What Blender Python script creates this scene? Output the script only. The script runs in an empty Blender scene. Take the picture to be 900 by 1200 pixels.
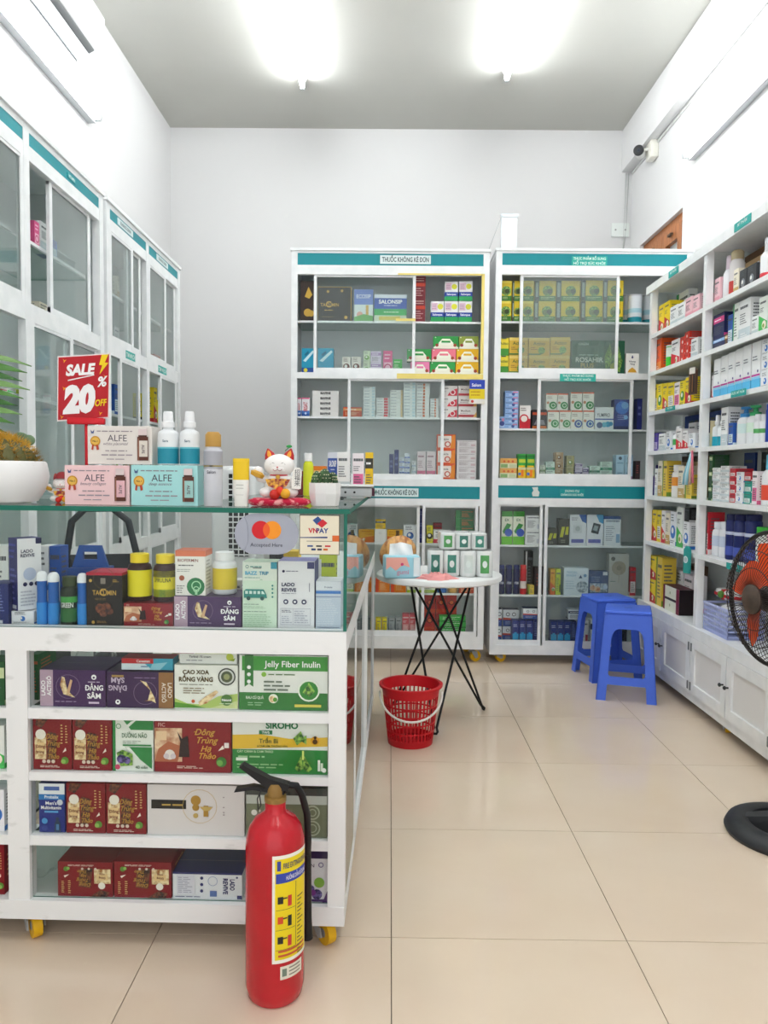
import bpy, bmesh, math, random
from mathutils import Vector, Matrix
import numpy as np
random.seed(7)
SC = bpy.context.scene
COL = SC.collection
# ------------------------------------------------------------------ camera, world, exposure
FPX, PITCH, YAW, ROLL, CAMZ, CAMX = 904.64, .0524938, .00763928, .0101483, 1.187774, -.0150476
_f = Vector((-math.sin(YAW)*math.cos(PITCH), math.cos(YAW)*math.cos(PITCH), -math.sin(PITCH)))
_r = Vector((math.cos(YAW), math.sin(YAW), 0))
_u = _r.cross(_f)
RIGHT = _r*math.cos(ROLL)+_u*math.sin(ROLL)
UP = -_r*math.sin(ROLL)+_u*math.cos(ROLL)
FWD = _f
cam = bpy.data.cameras.new('camera')
cam_o = bpy.data.objects.new('camera', cam)
COL.objects.link(cam_o)
cam.sensor_fit = 'VERTICAL'
cam.sensor_height = 36
cam.lens = FPX/1200*36
cam.clip_start = .05
cam_o.matrix_world = Matrix(((RIGHT.x, UP.x, -FWD.x, CAMX), (RIGHT.y, UP.y, -FWD.y, 0), (RIGHT.z, UP.z, -FWD.z, CAMZ), (0, 0, 0, 1)))
SC.camera = cam_o
CAMP = Vector((CAMX, 0, CAMZ))
def _ray(px, py):
    return FWD+RIGHT*((px-450)/FPX)-UP*((py-600)/FPX)
def at(px, py, Y):
    "point of the place at depth Y"
    d = _ray(px, py)
    return CAMP+d*(Y/d.y)
def atx(px, py, X):
    d = _ray(px, py)
    return CAMP+d*((X-CAMX)/d.x)
def atz(px, py, Z=0):
    d = _ray(px, py)
    return CAMP+d*((Z-CAMZ)/d.z)
W_ = bpy.data.worlds.new('daylight')
SC.world = W_
W_.use_nodes = True
_bg = W_.node_tree.nodes['Background']
_bg.inputs[0].default_value = (.97, .98, 1, 1)
_bg.inputs[1].default_value = WORLD_STRENGTH = .55
SC.view_settings.view_transform = 'Standard'
SC.view_settings.look = 'None'
SC.view_settings.gamma = 1
SC.view_settings.use_curve_mapping = False
SC.view_settings.exposure = 1.5
SC.cycles.use_denoising = True
SC.cycles.transparent_max_bounces = 40
SC.cycles.max_bounces = 10
SC.cycles.sample_clamp_indirect = 6
TUBE_STRENGTH = 31
# ------------------------------------------------------------------ materials
def lin(h):
    h = h.lstrip('#')
    if len(h) == 3: h = ''.join(c*2 for c in h)
    o = []
    for i in (0, 2, 4):
        c = int(h[i:i+2], 16)/255
        o.append(c/12.92 if c <= .04045 else ((c+.055)/1.055)**2.4)
    return (*o, 1)
_M = {}
def M(col, rough=.45, metal=0, **kw):
    if col in SPECIAL: return SPECIAL[col]()
    k = (col, rough, metal, tuple(sorted(kw.items())))
    if k in _M: return _M[k]
    m = bpy.data.materials.new('paint_'+col.lstrip('#'))
    m.use_nodes = True
    b = m.node_tree.nodes['Principled BSDF']
    b.inputs['Base Color'].default_value = lin(col)
    b.inputs['Roughness'].default_value = rough
    b.inputs['Metallic'].default_value = metal
    b.inputs['Specular IOR Level'].default_value = .35
    for a, v in kw.items(): b.inputs[a].default_value = v
    _M[k] = m
    return m
def noisy(name, c1, c2, scale=6, rough=.5, lo=.35, hi=.7, metal=0, bump=0, detail=5, stretch=(1, 1, 1), spec=.5, coord='Object'):
    def make():
        if name in _M: return _M[name]
        m = bpy.data.materials.new(name)
        m.use_nodes = True
        nt = m.node_tree
        b = nt.nodes['Principled BSDF']
        tc = nt.nodes.new('ShaderNodeTexCoord')
        mp = nt.nodes.new('ShaderNodeMapping')
        mp.inputs['Scale'].default_value = stretch
        nz = nt.nodes.new('ShaderNodeTexNoise')
        nz.inputs['Scale'].default_value = scale
        nz.inputs['Detail'].default_value = detail
        cr = nt.nodes.new('ShaderNodeValToRGB')
        cr.color_ramp.elements[0].position = lo
        cr.color_ramp.elements[1].position = hi
        cr.color_ramp.elements[0].color = lin(c1)
        cr.color_ramp.elements[1].color = lin(c2)
        L = nt.links.new
        L(tc.outputs[coord], mp.inputs[0]); L(mp.outputs[0], nz.inputs['Vector']); L(nz.outputs[0], cr.inputs[0]); L(cr.outputs[0], b.inputs['Base Color'])
        b.inputs['Roughness'].default_value = rough
        b.inputs['Metallic'].default_value = metal
        b.inputs['Specular IOR Level'].default_value = spec
        if bump:
            bp = nt.nodes.new('ShaderNodeBump')
            bp.inputs['Strength'].default_value = bump
            bp.inputs['Distance'].default_value = .01
            L(nz.outputs[0], bp.inputs['Height']); L(bp.outputs[0], b.inputs['Normal'])
        _M[name] = m
        return m
    return make
def glassmat(name, tint, refl=.04, rough=0., power=5, haze=0, hazecol='#c8d4d2'):
    "thin pane: clear straight through, mirror-like at a slant"
    def make():
        if name in _M: return _M[name]
        m = bpy.data.materials.new(name)
        m.use_nodes = True
        nt = m.node_tree
        for n in list(nt.nodes): nt.nodes.remove(n)
        out = nt.nodes.new('ShaderNodeOutputMaterial')
        tr = nt.nodes.new('ShaderNodeBsdfTransparent')
        tr.inputs[0].default_value = lin(tint)
        gl = nt.nodes.new('ShaderNodeBsdfGlossy')
        gl.inputs['Roughness'].default_value = rough
        lw = nt.nodes.new('ShaderNodeLayerWeight')
        lw.inputs['Blend'].default_value = .5
        pw = nt.nodes.new('ShaderNodeMath'); pw.operation = 'POWER'; pw.inputs[1].default_value = power
        ma = nt.nodes.new('ShaderNodeMath'); ma.operation = 'MULTIPLY_ADD'; ma.inputs[1].default_value = 1-refl; ma.inputs[2].default_value = refl
        mx = nt.nodes.new('ShaderNodeMixShader')
        L = nt.links.new
        L(lw.outputs['Facing'], pw.inputs[0]); L(pw.outputs[0], ma.inputs[0]); L(ma.outputs[0], mx.inputs[0])
        base = tr.outputs[0]
        if haze:
            df = nt.nodes.new('ShaderNodeBsdfDiffuse'); df.inputs[0].default_value = lin(hazecol)
            m2 = nt.nodes.new('ShaderNodeMixShader'); m2.inputs[0].default_value = haze
            L(tr.outputs[0], m2.inputs[1]); L(df.outputs[0], m2.inputs[2]); base = m2.outputs[0]
        L(base, mx.inputs[1]); L(gl.outputs[0], mx.inputs[2]); L(mx.outputs[0], out.inputs[0])
        _M[name] = m
        return m
    return make
def emitmat(name, col, s):
    def make():
        if name in _M: return _M[name]
        m = bpy.data.materials.new(name)
        m.use_nodes = True
        b = m.node_tree.nodes['Principled BSDF']
        b.inputs['Base Color'].default_value = lin('#f4f4f4')
        b.inputs['Emission Color'].default_value = lin(col)
        b.inputs['Emission Strength'].default_value = s
        _M[name] = m
        return m
    return make
SPECIAL = {
 'wall': noisy('white_wall_paint', '#dadada', '#e1e1e1', 1.3, .85, bump=.03, coord='Generated'),
 'ceiling': noisy('ceiling_paint', '#bebeb8', '#c4c4be', 1.2, .9),
 'tile': noisy('beige_polished_tile', '#dfcbb4', '#e6d5c0', 1.6, .1, .3, .75, stretch=(1, 1.6, 1), spec=.5),
 'grout': lambda: M('#7b6a5c', .9),
 'alu': noisy('white_painted_aluminium', '#eaedee', '#f1f3f4', 14, .35, .4, .6, spec=.5),
 'oldalu': noisy('scuffed_white_paint', '#cfd2d0', '#eef0f0', 9, .4, .28, .38, stretch=(1, 1, 2.5)),
 'cabback': noisy('grey_laminate_back', '#e2e6e7', '#e8ecec', 3, .5),
 'glass': glassmat('clear_glass', '#fbfdfc', .016),
 'doorglass': glassmat('dusty_door_glass', '#f8fcfb', .025, haze=.025),
 'frost': glassmat('frosted_door_glass', '#f2f7f6', .05, haze=.1, hazecol='#cfd9d8'),
 'shelfglass': glassmat('shelf_glass', '#f2faf7', .03, haze=.03, hazecol='#9fb0aa'),
 'mirrorglass': glassmat('counter_side_glass', '#f4faf8', .05, power=2.5),
 'plasticfilm': glassmat('clear_plastic_film', '#fbfcfc', .04, rough=.1, haze=.015, hazecol='#e8e8ea'),
 'walltube': emitmat('lit_wall_tube', '#f6f9fa', TUBE_STRENGTH*.45),
 'tube': emitmat('lit_fluorescent_tube', '#f6f9fa', TUBE_STRENGTH),
 'wood': noisy('varnished_wood', '#9a5a2c', '#c07a42', 7, .4, stretch=(1, 9, 1)),
 'fabric': noisy('red_floral_cloth', '#c4143c', '#f0a8a8', 60, .9, .5, .62),
 'gourd': noisy('striped_tan', '#9c5a22', '#dba462', 5, .4, .42, .58, stretch=(9, 1, 4)),
 'pic_gold': noisy('printed_gold_herbs', '#a86a2c', '#f2e0b0', 90, .45, .35, .6),
 'pic_leaf': noisy('printed_leaves', '#1f5a24', '#9ac858', 110, .45, .38, .62),
 'pic_dark': noisy('printed_dark_herbs', '#2a0c10', '#8a4a2c', 110, .45, .4, .66),
 'pic_berry': noisy('printed_berries', '#22204e', '#7a6ab0', 140, .45, .4, .62),
 'pic_skin': noisy('printed_warm_photo', '#b86a44', '#f4d8b4', 40, .45, .35, .65),
 'pic_grey': noisy('printed_grey_photo', '#7d8a94', '#d8e2ea', 60, .45, .38, .64),
 'rust': noisy('dusty_brown_metal', '#3a302a', '#5c4c40', 20, .6),
 'floral': noisy('bright_floral_print', '#8a1830', '#f0b840', 90, .6, .42, .58),
}
# ------------------------------------------------------------------ text
_TX = {}
def _raw_text(s, off, sh):
    c = bpy.data.curves.new('lettering', 'FONT')
    c.body = s; c.resolution_u = 2 if len(s) > 8 else 3; c.offset = off; c.shear = sh
    o = bpy.data.objects.new('lettering', c)
    COL.objects.link(o)
    m = bpy.data.meshes.new_from_object(o.evaluated_get(bpy.context.evaluated_depsgraph_get()))
    v = [tuple(x.co[:2]) for x in m.vertices]
    f = [tuple(p.vertices) for p in m.polygons]
    COL.objects.unlink(o); bpy.data.objects.remove(o); bpy.data.curves.remove(c); bpy.data.meshes.remove(m)
    return v, f
def text(s, bold=.012, sh=0):
    "flat glyph outlines, cap height 1, centred on x, baseline 0"
    k = (s, bold, sh)
    if k in _TX: return _TX[k]
    v, f = _raw_text(s.replace('Đ', 'D').replace('đ', 'd'), bold, sh)
    for i, ch in enumerate(s):
        if ch in 'Đđ':
            b = _raw_text(s[:i].replace('Đ', 'D').replace('đ', 'd')+'D', bold, sh)[0]
            one = _raw_text('D', bold, sh)[0]
            x1 = max(p[0] for p in b); wd = max(p[0] for p in one)-min(p[0] for p in one)
            x0 = x1-wd if i else min(p[0] for p in v)
            n = len(v)
            a, bb, y0, y1 = x0-.08, x0+.28, .31, .39
            if ch == 'đ': a, bb, y0, y1 = x0+.2, x0+.55, .58, .64
            v = v+[(a, y0), (bb, y0), (bb, y1), (a, y1)]; f = f+[(n, n+1, n+2, n+3)]
    if v:
        xs = [p[0] for p in v]; cx = (max(xs)+min(xs))/2
        v = [((p[0]-cx)/.7, p[1]/.7) for p in v]
        w = (max(xs)-min(xs))/.7
    else: w = 1
    _TX[k] = (v, f, w)
    return _TX[k]
# ------------------------------------------------------------------ mesh builder
class MB:
    def __init__(s): s.v = []; s.f = []; s.m = []; s.sm = []; s.mats = []
    def mi(s, mat):
        m = M(mat) if isinstance(mat, str) else mat
        if m not in s.mats: s.mats.append(m)
        return s.mats.index(m)
    def add(s, v, f, mat, smooth=False, tf=None):
        n = len(s.v); i = s.mi(mat)
        s.v += [tuple(tf @ Vector(p)) for p in v] if tf else [tuple(p) for p in v]
        s.f += [tuple(n+k for k in q) for q in f]
        s.m += [i]*len(f); s.sm += [smooth]*len(f)
        return s
    def box(s, x0, y0, z0, x1, y1, z1, mat, tf=None, edge=None):
        v = [(x0, y0, z0), (x1, y0, z0), (x1, y1, z0), (x0, y1, z0), (x0, y0, z1), (x1, y0, z1), (x1, y1, z1), (x0, y1, z1)]
        f = [(0, 3, 2, 1), (4, 5, 6, 7), (0, 1, 5, 4), (2, 3, 7, 6), (1, 2, 6, 5), (3, 0, 4, 7)]
        if edge is None: return s.add(v, f, mat, tf=tf)
        d = (x1-x0, y1-y0, z1-z0); t = d.index(min(d))
        big = {0: (4, 5), 1: (2, 3), 2: (0, 1)}[t]
        s.add(v, [f[k] for k in big], mat, tf=tf)
        return s.add(v, [f[k] for k in range(6) if k not in big], edge, tf=tf)
    def rbox(s, x0, y0, z0, x1, y1, z1, mat, r=.004, seg=2, tf=None, smooth=True):
        bm = bmesh.new(); bmesh.ops.create_cube(bm, size=1)
        for q in bm.verts:
            q.co = ((x0+x1)/2+q.co.x*(x1-x0), (y0+y1)/2+q.co.y*(y1-y0), (z0+z1)/2+q.co.z*(z1-z0))
        bmesh.ops.bevel(bm, geom=bm.edges[:], offset=r, segments=seg, affect='EDGES', profile=.5)
        bm.verts.index_update()
        s.add([q.co.copy() for q in bm.verts], [[q.index for q in p.verts] for p in bm.faces], mat, smooth, tf)
        bm.free(); return s
    def lathe(s, prof, mat, n=20, c=(0, 0, 0), sx=1, sy=1, tf=None, cap=True, smooth=True):
        rings = []; mats = mat if isinstance(mat, list) else [mat]*(len(prof)-1)
        for k in range(len(prof)-1):
            (r0, z0), (r1, z1) = prof[k], prof[k+1]
            v = []; f = []
            for j in range(n):
                a = 2*math.pi*j/n
                v.append((c[0]+r0*sx*math.cos(a), c[1]+r0*sy*math.sin(a), c[2]+z0))
            for j in range(n):
                a = 2*math.pi*j/n
                v.append((c[0]+r1*sx*math.cos(a), c[1]+r1*sy*math.sin(a), c[2]+z1))
            for j in range(n): f.append((j, (j+1) % n, n+(j+1) % n, n+j))
            rings.append((v, f, mats[k]))
        # share verts between neighbours that meet at a shallow angle, for smooth shading
        base = len(s.v); prev = None
        for k, (v, f, mt) in enumerate(rings):
            i = s.mi(mt)
            share = False
            if prev is not None:
                a, b, d = prof[k-1], prof[k], prof[k+1]
                t = abs(math.atan2(b[1]-a[1], b[0]-a[0])-math.atan2(d[1]-b[1], d[0]-b[0]))
                share = min(t, 2*math.pi-t) < .8
            vv = [tuple(tf @ Vector(p)) for p in v] if tf else v
            if share: lo = prev
            else: lo = len(s.v); s.v += vv[:n]
            hi = len(s.v); s.v += vv[n:]
            for j in range(n):
                s.f.append((lo+j, lo+(j+1) % n, hi+(j+1) % n, hi+j)); s.m.append(i); s.sm.append(smooth)
            prev = hi
        if cap:
            for (r, z), mt, rev in ((prof[0], mats[0], True), (prof[-1], mats[-1], False)):
                if r > 1e-5:
                    v = [(c[0]+r*sx*math.cos(2*math.pi*j/n), c[1]+r*sy*math.sin(2*math.pi*j/n), c[2]+z) for j in range(n)]
                    s.add(v, [tuple(range(n))[::-1] if rev else tuple(range(n))], mt, tf=tf)
        return s
    def tube(s, path, r, mat, n=6, closed=False, smooth=True):
        P = [Vector(p) for p in path]; R = r if isinstance(r, (list, tuple)) else [r]*len(P)
        N = len(P); v = []; f = []; nrm = None
        for i, p in enumerate(P):
            if closed: t = P[(i+1) % N]-P[i-1]
            else: t = P[min(i+1, N-1)]-P[max(i-1, 0)]
            t.normalize()
            if nrm is None: nrm = t.orthogonal()
            nrm = (nrm-t*nrm.dot(t))
            if nrm.length < 1e-6: nrm = t.orthogonal()
            nrm.normalize(); b = t.cross(nrm)
            for j in range(n):
                a = 2*math.pi*j/n
                v.append(p+(nrm*math.cos(a)+b*math.sin(a))*R[i])
        for i in range(N if closed else N-1):
            k = (i+1) % N
            for j in range(n): f.append((i*n+j, i*n+(j+1) % n, k*n+(j+1) % n, k*n+j))
        if not closed: f += [tuple(range(n))[::-1], tuple((N-1)*n+j for j in range(n))]
        return s.add(v, f, mat, smooth)
    def ball(s, c, r, mat, n=12, m=8, sc=(1, 1, 1), tf=None):
        v = []; f = []
        for i in range(m+1):
            t = math.pi*i/m
            for j in range(n):
                a = 2*math.pi*j/n
                v.append((c[0]+r*sc[0]*math.sin(t)*math.cos(a), c[1]+r*sc[1]*math.sin(t)*math.sin(a), c[2]-r*sc[2]*math.cos(t)))
        for i in range(m):
            for j in range(n): f.append((i*n+j, i*n+(j+1) % n, (i+1)*n+(j+1) % n, (i+1)*n+j))
        return s.add(v, f, mat, True, tf)
    def prism(s, pts, y0, y1, mat, tf=None):
        "polygon in the xz plane extruded along y (front at y0)"
        n = len(pts)
        v = [(x, y0, z) for x, z in pts]+[(x, y1, z) for x, z in pts]
        f = [tuple(range(n)), tuple(range(2*n-1, n-1, -1))]+[(j, n+j, n+(j+1) % n, (j+1) % n) for j in range(n)]
        return s.add(v, f, mat, tf=tf)
    def text(s, txt, x, z, h, mat, y=-.0006, align='c', maxw=None, bold=.012, sh=0, rot=0, flat=True, cyl=None, tf=None):
        v, f, w = text(txt, bold, sh)
        k = h
        kx = h if not maxw or w*h <= maxw else maxw/w
        dx = {'c': 0, 'l': w*kx/2, 'r': -w*kx/2}[align]
        out = []
        ca, sa = math.cos(rot), math.sin(rot)
        for a, b in v:
            px, pz = a*kx+dx, b*k
            px, pz = px*ca-pz*sa+x, px*sa+pz*ca+z
            if cyl:
                out.append((cyl*math.sin(px/cyl), -cyl*math.cos(px/cyl), pz))
            else: out.append((px, y, pz))
        return s.add(out, f, mat, tf=tf)
    def mesh(s, name):
        me = bpy.data.meshes.new(name)
        me.from_pydata(s.v, [], s.f)
        for m in s.mats: me.materials.append(m)
        me.polygons.foreach_set('material_index', s.m)
        me.polygons.foreach_set('use_smooth', s.sm)
        me.update()
        return me
    def obj(s, name, parent=None, loc=(0, 0, 0), rz=0):
        return link(name, s.mesh(name), parent, loc, rz)
def link(name, me, parent=None, loc=(0, 0, 0), rz=0):
    o = bpy.data.objects.new(name, me)
    COL.objects.link(o)
    o.location = loc
    o.rotation_euler = (0, 0, rz)
    if parent is not None: o.parent = parent
    return o
def tag(o, label, cat, group=None, kind=None):
    o['label'] = label
    if cat: o['category'] = cat
    if group: o['group'] = group
    if kind: o['kind'] = kind
    return o
def struct(o, label):
    o['kind'] = 'structure'; o['label'] = label
    return o
def thing(name, label, cat, loc=(0, 0, 0), rz=0, group=None):
    return tag(link(name, None, None, loc, rz), label, cat, group)
def box(*a, mat='alu'):
    return MB().box(*a, mat)
def copy_tree(o, parent=None):
    c = o.copy(); COL.objects.link(c); c.parent = parent
    for ch in list(o.children): copy_tree(ch, c)
    return c
PI = math.pi
# ------------------------------------------------------------------ the room
XL, XR, YB, YF, ZC = -1.743, 1.827, 6.1, -1.6, 3.825
struct(box(XL-.15, YF, -.2, XR+.15, YB+.15, -.012, mat='grout').obj('floor'), 'floor of large polished beige tiles with thin dark joints')
floor = bpy.data.objects['floor']
_tm = {}
xs = sorted({XL, XR}|{round(.6*k, 4) for k in range(-2, 4)})
ys = sorted({YF, YB}|{round(1.911+.6*k, 4) for k in range(-5, 7)})
for i in range(len(xs)-1):
    for j in range(len(ys)-1):
        w, d = round(xs[i+1]-xs[i], 4), round(ys[j+1]-ys[j], 4)
        if w < .03: continue
        k = (w, d)
        if k not in _tm:
            g = .0011
            _tm[k] = MB().box(g, g, -.012, w-g, d-g, 0, 'tile').mesh('tile')
        link('tile', _tm[k], floor, (xs[i], ys[j], 0))
struct(box(XL-.15, YF, ZC, XR+.15, YB+.15, ZC+.12, mat='ceiling').obj('ceiling'), 'plain pale grey ceiling')
struct(box(XL-.15, YF, -.2, XL, YB, ZC, mat='wall').obj('wall_left'), 'white painted wall above the tall cabinets')
struct(box(XL-.15, YB, -.2, XR+.15, YB+.15, ZC, mat='wall').obj('wall_back'), 'plain white painted back wall')
WY0, WY1, WZ0, WZ1 = 5.02, 5.86, 1.55, 2.885
wr = MB().box(XR, YF, -.2, XR+.15, WY0, ZC, 'wall').box(XR, WY1, -.2, XR+.15, YB, ZC, 'wall').box(XR, WY0, -.2, XR+.15, WY1, WZ0, 'wall').box(XR, WY0, WZ1, XR+.15, WY1, ZC, 'wall')
struct(wr.obj('wall_right'), 'white painted wall with a small wooden window')
struct(box(XR-.082, YF, 3.511, XR, YB, ZC, mat='wall').obj('trim_1'), 'white concrete beam running along the right wall under the ceiling')
wb = MB()
x0, x1 = XR+.03, XR+.085
for a in ((WY0, WZ0, WY0+.06, WZ1), (WY1-.06, WZ0, WY1, WZ1), (WY0+.06, WZ1-.06, WY1-.06, WZ1), (WY0+.06, WZ0, WY1-.06, WZ0+.06)):
    wb.box(x0, a[0], a[1], x1, a[2], a[3], 'wood')
win = struct(wb.obj('window_1'), 'varnished brown wooden casement window high in the right wall')
for k in range(2):
    a = WY0+.06+k*(WY1-WY0-.12)/2; b = a+(WY1-WY0-.12)/2-.004
    sb = MB()
    for q in ((a+.0005, WZ0+.0605, a+.07, WZ1-.0605), (b-.07, WZ0+.0605, b, WZ1-.0605), (a+.07, WZ1-.15, b-.07, WZ1-.0605), (a+.07, WZ0+.0605, b-.07, WZ0+.15)):
        sb.box(x0-.012, q[0], q[1], x1-.015, q[2], q[3], 'wood')
    s_ = sb.obj('window_sash', win)
    MB().box(x0+.02, a+.07, WZ0+.15, x0+.026, b-.07, WZ1-.15, '#c9cfcf').obj('pane', s_)
    MB().box(x0-.03, (a+b)/2-.03, WZ1-.11, x0-.012, (a+b)/2+.03, WZ1-.095, '#4a3626').obj('latch', s_)
# ------------------------------------------------------------------ lamps
def tube_lamp(label, p, axis_len, up):
    "batten with a round tube; up = direction from the tube to its batten"
    t = thing('fluorescent_lamp', label, 'lamp', p, 0, 'fluorescent tube lamps')
    U = Vector(up); S = U.cross(Vector((0, 1, 0)))
    b = MB()
    def ob(du0, du1, ds0, ds1, y0, y1, mat):
        pts = []
        for y in (y0, y1):
            for a, c in ((du0, ds0), (du1, ds0), (du1, ds1), (du0, ds1)):
                q = U*a+S*c; pts.append((q.x, y, q.z))
        b.add(pts, [(0, 1, 2, 3), (7, 6, 5, 4), (0, 4, 5, 1), (1, 5, 6, 2), (2, 6, 7, 3), (3, 7, 4, 0)], mat)
    pts = []
    for y in (0, axis_len):
        for a, c in ((.019, -.01), (.019, .01), (.06, .034), (.06, -.034)) if up[2] else ((.018, -.024), (.018, .024), (.06, .024), (.06, -.024)):
            q = U*a+S*c; pts.append((q.x, y, q.z))
    b.add(pts, [(0, 1, 2, 3), (7, 6, 5, 4), (0, 4, 5, 1), (1, 5, 6, 2), (2, 6, 7, 3), (3, 7, 4, 0)], '#e4e6e7' if up[2] else '#b4b7ba')
    bo = b.obj('batten', t)
    for y in (.012, axis_len-.012):
        b = MB(); ob(-.018, .03, -.014, .014, y-.012, y+.012, '#b9bcbe'); b.obj('lamp_holder', t)
    MB().tube([(0, .024, 0), (0, axis_len-.024, 0)], .015, 'tube' if up[2] else 'walltube', 12).obj('tube', t)
    return t
tube_lamp('lit fluorescent tube on the ceiling above the left back cabinet', (-.632, 4.12, 3.765), 1.22, (0, 0, 1))
tube_lamp('lit fluorescent tube on the ceiling above the right back cabinet', (.72, 4.0, 3.765), 1.22, (0, 0, 1))
tube_lamp('lit fluorescent tube on the left wall under the air conditioner', (XL+.06, 3.24, 3.16), 1.22, (-1, 0, 0))
tube_lamp('lit fluorescent tube on the right wall above the open shelving', (XR-.06, 3.62, 3.13), 1.22, (1, 0, 0))
for X, w_, yy, nm in ((-.632, 'left', .0, 'near the shop entrance'), (.72, 'right', .0, 'near the shop entrance'), (-.632, 'left', 2.0, 'over the middle of the shop'), (.72, 'right', 2.0, 'over the middle of the shop')):  # four extra tubes out of view, added to brighten the floor and fronts
    tube_lamp('added out-of-view fluorescent tube on the ceiling %s, %s one' % (nm, w_), (X, yy, 3.765), 1.22, (0, 0, 1))
# ------------------------------------------------------------------ casters
def caster(parent, x, y, z1, r=.034, ang=.4):
    "yellow wheel in a steel fork, top plate at z1"
    c = MB()
    c.box(-.03, -.03, z1-.006, .03, .03, z1, '#b9bcbd')
    c.lathe([(.016, z1-.02), (.016, z1-.006)], '#9a9c9c', 10)
    for s in (-1, 1): c.prism([(-.02, z1-.02), (.022, z1-.02), (.03, r-.005), (.014, r-.012)], s*.02-.0015, s*.02+.0015, '#a9acad')
    o = c.obj('caster', parent, (x, y, 0), ang)
    w = MB()
    tf = Matrix.Translation((.02, 0, r)) @ Matrix.Rotation(PI/2, 4, 'X')
    w.lathe([(r*.55, -.011), (r, -.011), (r, .011), (r*.55, .011)], '#e6b414', 18, tf=tf)
    w.lathe([(r*.2, -.013), (r*.55, -.009), (r*.55, .009), (r*.2, .013)], '#8f9294', 14, tf=tf)
    w.obj('wheel', o)
    return o
# ------------------------------------------------------------------ glazed cabinets
def pane(parent, x0, y0, z0, x1, y1, z1, mat='doorglass', name='pane'):
    return MB().box(x0, y0, z0, x1, y1, z1, mat, edge='#7fb0a4').obj(name, parent)
def door(parent, x0, x1, z0, z1, y, mat='doorglass', fw=.018, left=True, right=True, bot=.03):
    b = MB()
    if left: b.box(x0, y, z0, x0+fw, y+.014, z1, 'alu')
    if right: b.box(x1-fw, y, z0, x1, y+.014, z1, 'alu')
    b.box(x0, y+.001, z0, x1, y+.013, z0+bot, 'alu'); b.box(x0, y+.002, z1-.012, x1, y+.012, z1, 'alu')
    d = b.obj('sliding_door', parent)
    pane(d, x0+fw*left, y+.005, z0+bot, x1-fw*right, y+.009, z1-.012, mat)
    return d
def shelf(parent, x0, x1, y0, y1, z, t=.012):
    b = MB().box(x0, y0+.012, z-.008, x1, y1, z, 'shelfglass', edge='#8fb0a6')
    b.box(x0, y0, z-t, x1, y0+.012, z, 'alu')
    return b.obj('shelf', parent)
def cabinet(label, cat, loc, rz, Wd, D, zt, zb, pw, rails, group=None, back='cabback'):
    t = thing('glazed_cabinet', label, cat, loc, rz, group)
    for x in (0, Wd-pw): box(x, 0, zb, x+pw, .035, zt).obj('post', t)
    for x in (0, Wd-.02): box(x, .035, zb, x+.02, D, zt-.012).obj('side_panel', t)
    box(.02, D-.01, zb, Wd-.02, D, zt-.012, mat=back).obj('back_panel', t)
    box(-.006, -.008, zt-.012, Wd+.006, D, zt+.004).obj('top_panel', t)
    box(.02, .03, zb, Wd-.02, D-.01, zb+.02).obj('bottom_panel', t)
    for z0, z1 in rails: box(pw, .002, z0, Wd-pw, .03, z1).obj('rail', t)
    return t
def header(t, x0, x1, z0, z1):
    return box(x0, .004, z0, x1, .02, z1, mat='#128a94').obj('header_panel', t)
def plate(parent, x0, x1, z0, z1, y, col, lines, tcol, h=.55):
    b = MB().box(x0, y-.003, z0, x1, y, z1, col)
    n = len(lines)
    for i, s in enumerate(lines):
        hh = (z1-z0)/n; zc = z1-hh*(i+.5)
        b.text(s, (x0+x1)/2, zc-hh*h/2, hh*h, tcol, y=y-.0036, maxw=(x1-x0)*.92, bold=.02)
    return b.obj('name_plate', parent)
YC = 4.748
def back_cab(px0, px1, zf, label, D=.37, sh1=(), sh2=(), sh3=(), zb_px=760):
    X0, X1 = at(px0, 450, YC).x, at(px1, 450, YC).x
    z = lambda y: at(zf, y, YC).z
    R = [(z(297), z(292)), (z(322), z(311)), (z(444), z(437)), (z(569.5), z(561)), (z(592), z(584)), (z(zb_px), z(745 if zf < 500 else 757))]
    t = cabinet(label, 'cabinet', (X0, YC, 0), 0, X1-X0, D, z(292), z(zb_px), .037, R, 'tall glazed cabinets against the back')
    for a, b in ((311, 297), (584, 569.5)): header(t, .037, X1-X0-.037, z(a), z(b))
    for y in list(sh1)+list(sh2)+list(sh3): shelf(t, .022, X1-X0-.022, .05, D-.012, z(y))
    for y in (437, 561, 745 if zf < 500 else 757): box(.021, .031, z(y)-.012, X1-X0-.021, D-.011, z(y), mat='#d9dddd').obj('section_floor', t)
    for x in (.06, X1-X0-.06):
        caster(t, x, .06, z(zb_px)); caster(t, x, D-.06, z(zb_px), ang=2.2)
    return t, X0, X1, z
cabA, AX0, AX1, zA = back_cab(341, 571.5, 455, 'tall white glazed cabinet of medicines with yellow-taped frame behind the round table', sh1=(374.5,), sh2=(488,), sh3=(637, 696))
cabB, BX0, BX1, zB = back_cab(579, 808, 660, 'tall white glazed cabinet of supplements behind the blue stools', sh1=(375,), sh2=(502,), sh3=(640, 699), zb_px=768)
lx = lambda px: at(px, 450, YC).x-AX0
bx = lambda px: at(px, 450, YC).x-BX0
door(cabA, lx(367), lx(486), zA(437), zA(322), .012)
door(cabA, lx(407.5), lx(521), zA(561), zA(444), .012)
door(cabA, .037, lx(494), zA(745), zA(592), .016, 'glass')
door(cabA, lx(497), lx(563), zA(745), zA(592), .002, 'glass')
door(cabB, bx(608), bx(724), zB(437), zB(322), .012, 'frost')
door(cabB, bx(631), bx(743), zB(561), zB(444), .012)
door(cabB, .037, bx(640), zB(757), zB(592), .018, 'glass')
door(cabB, bx(642), bx(770), zB(757), zB(592), .002, 'doorglass')
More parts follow.
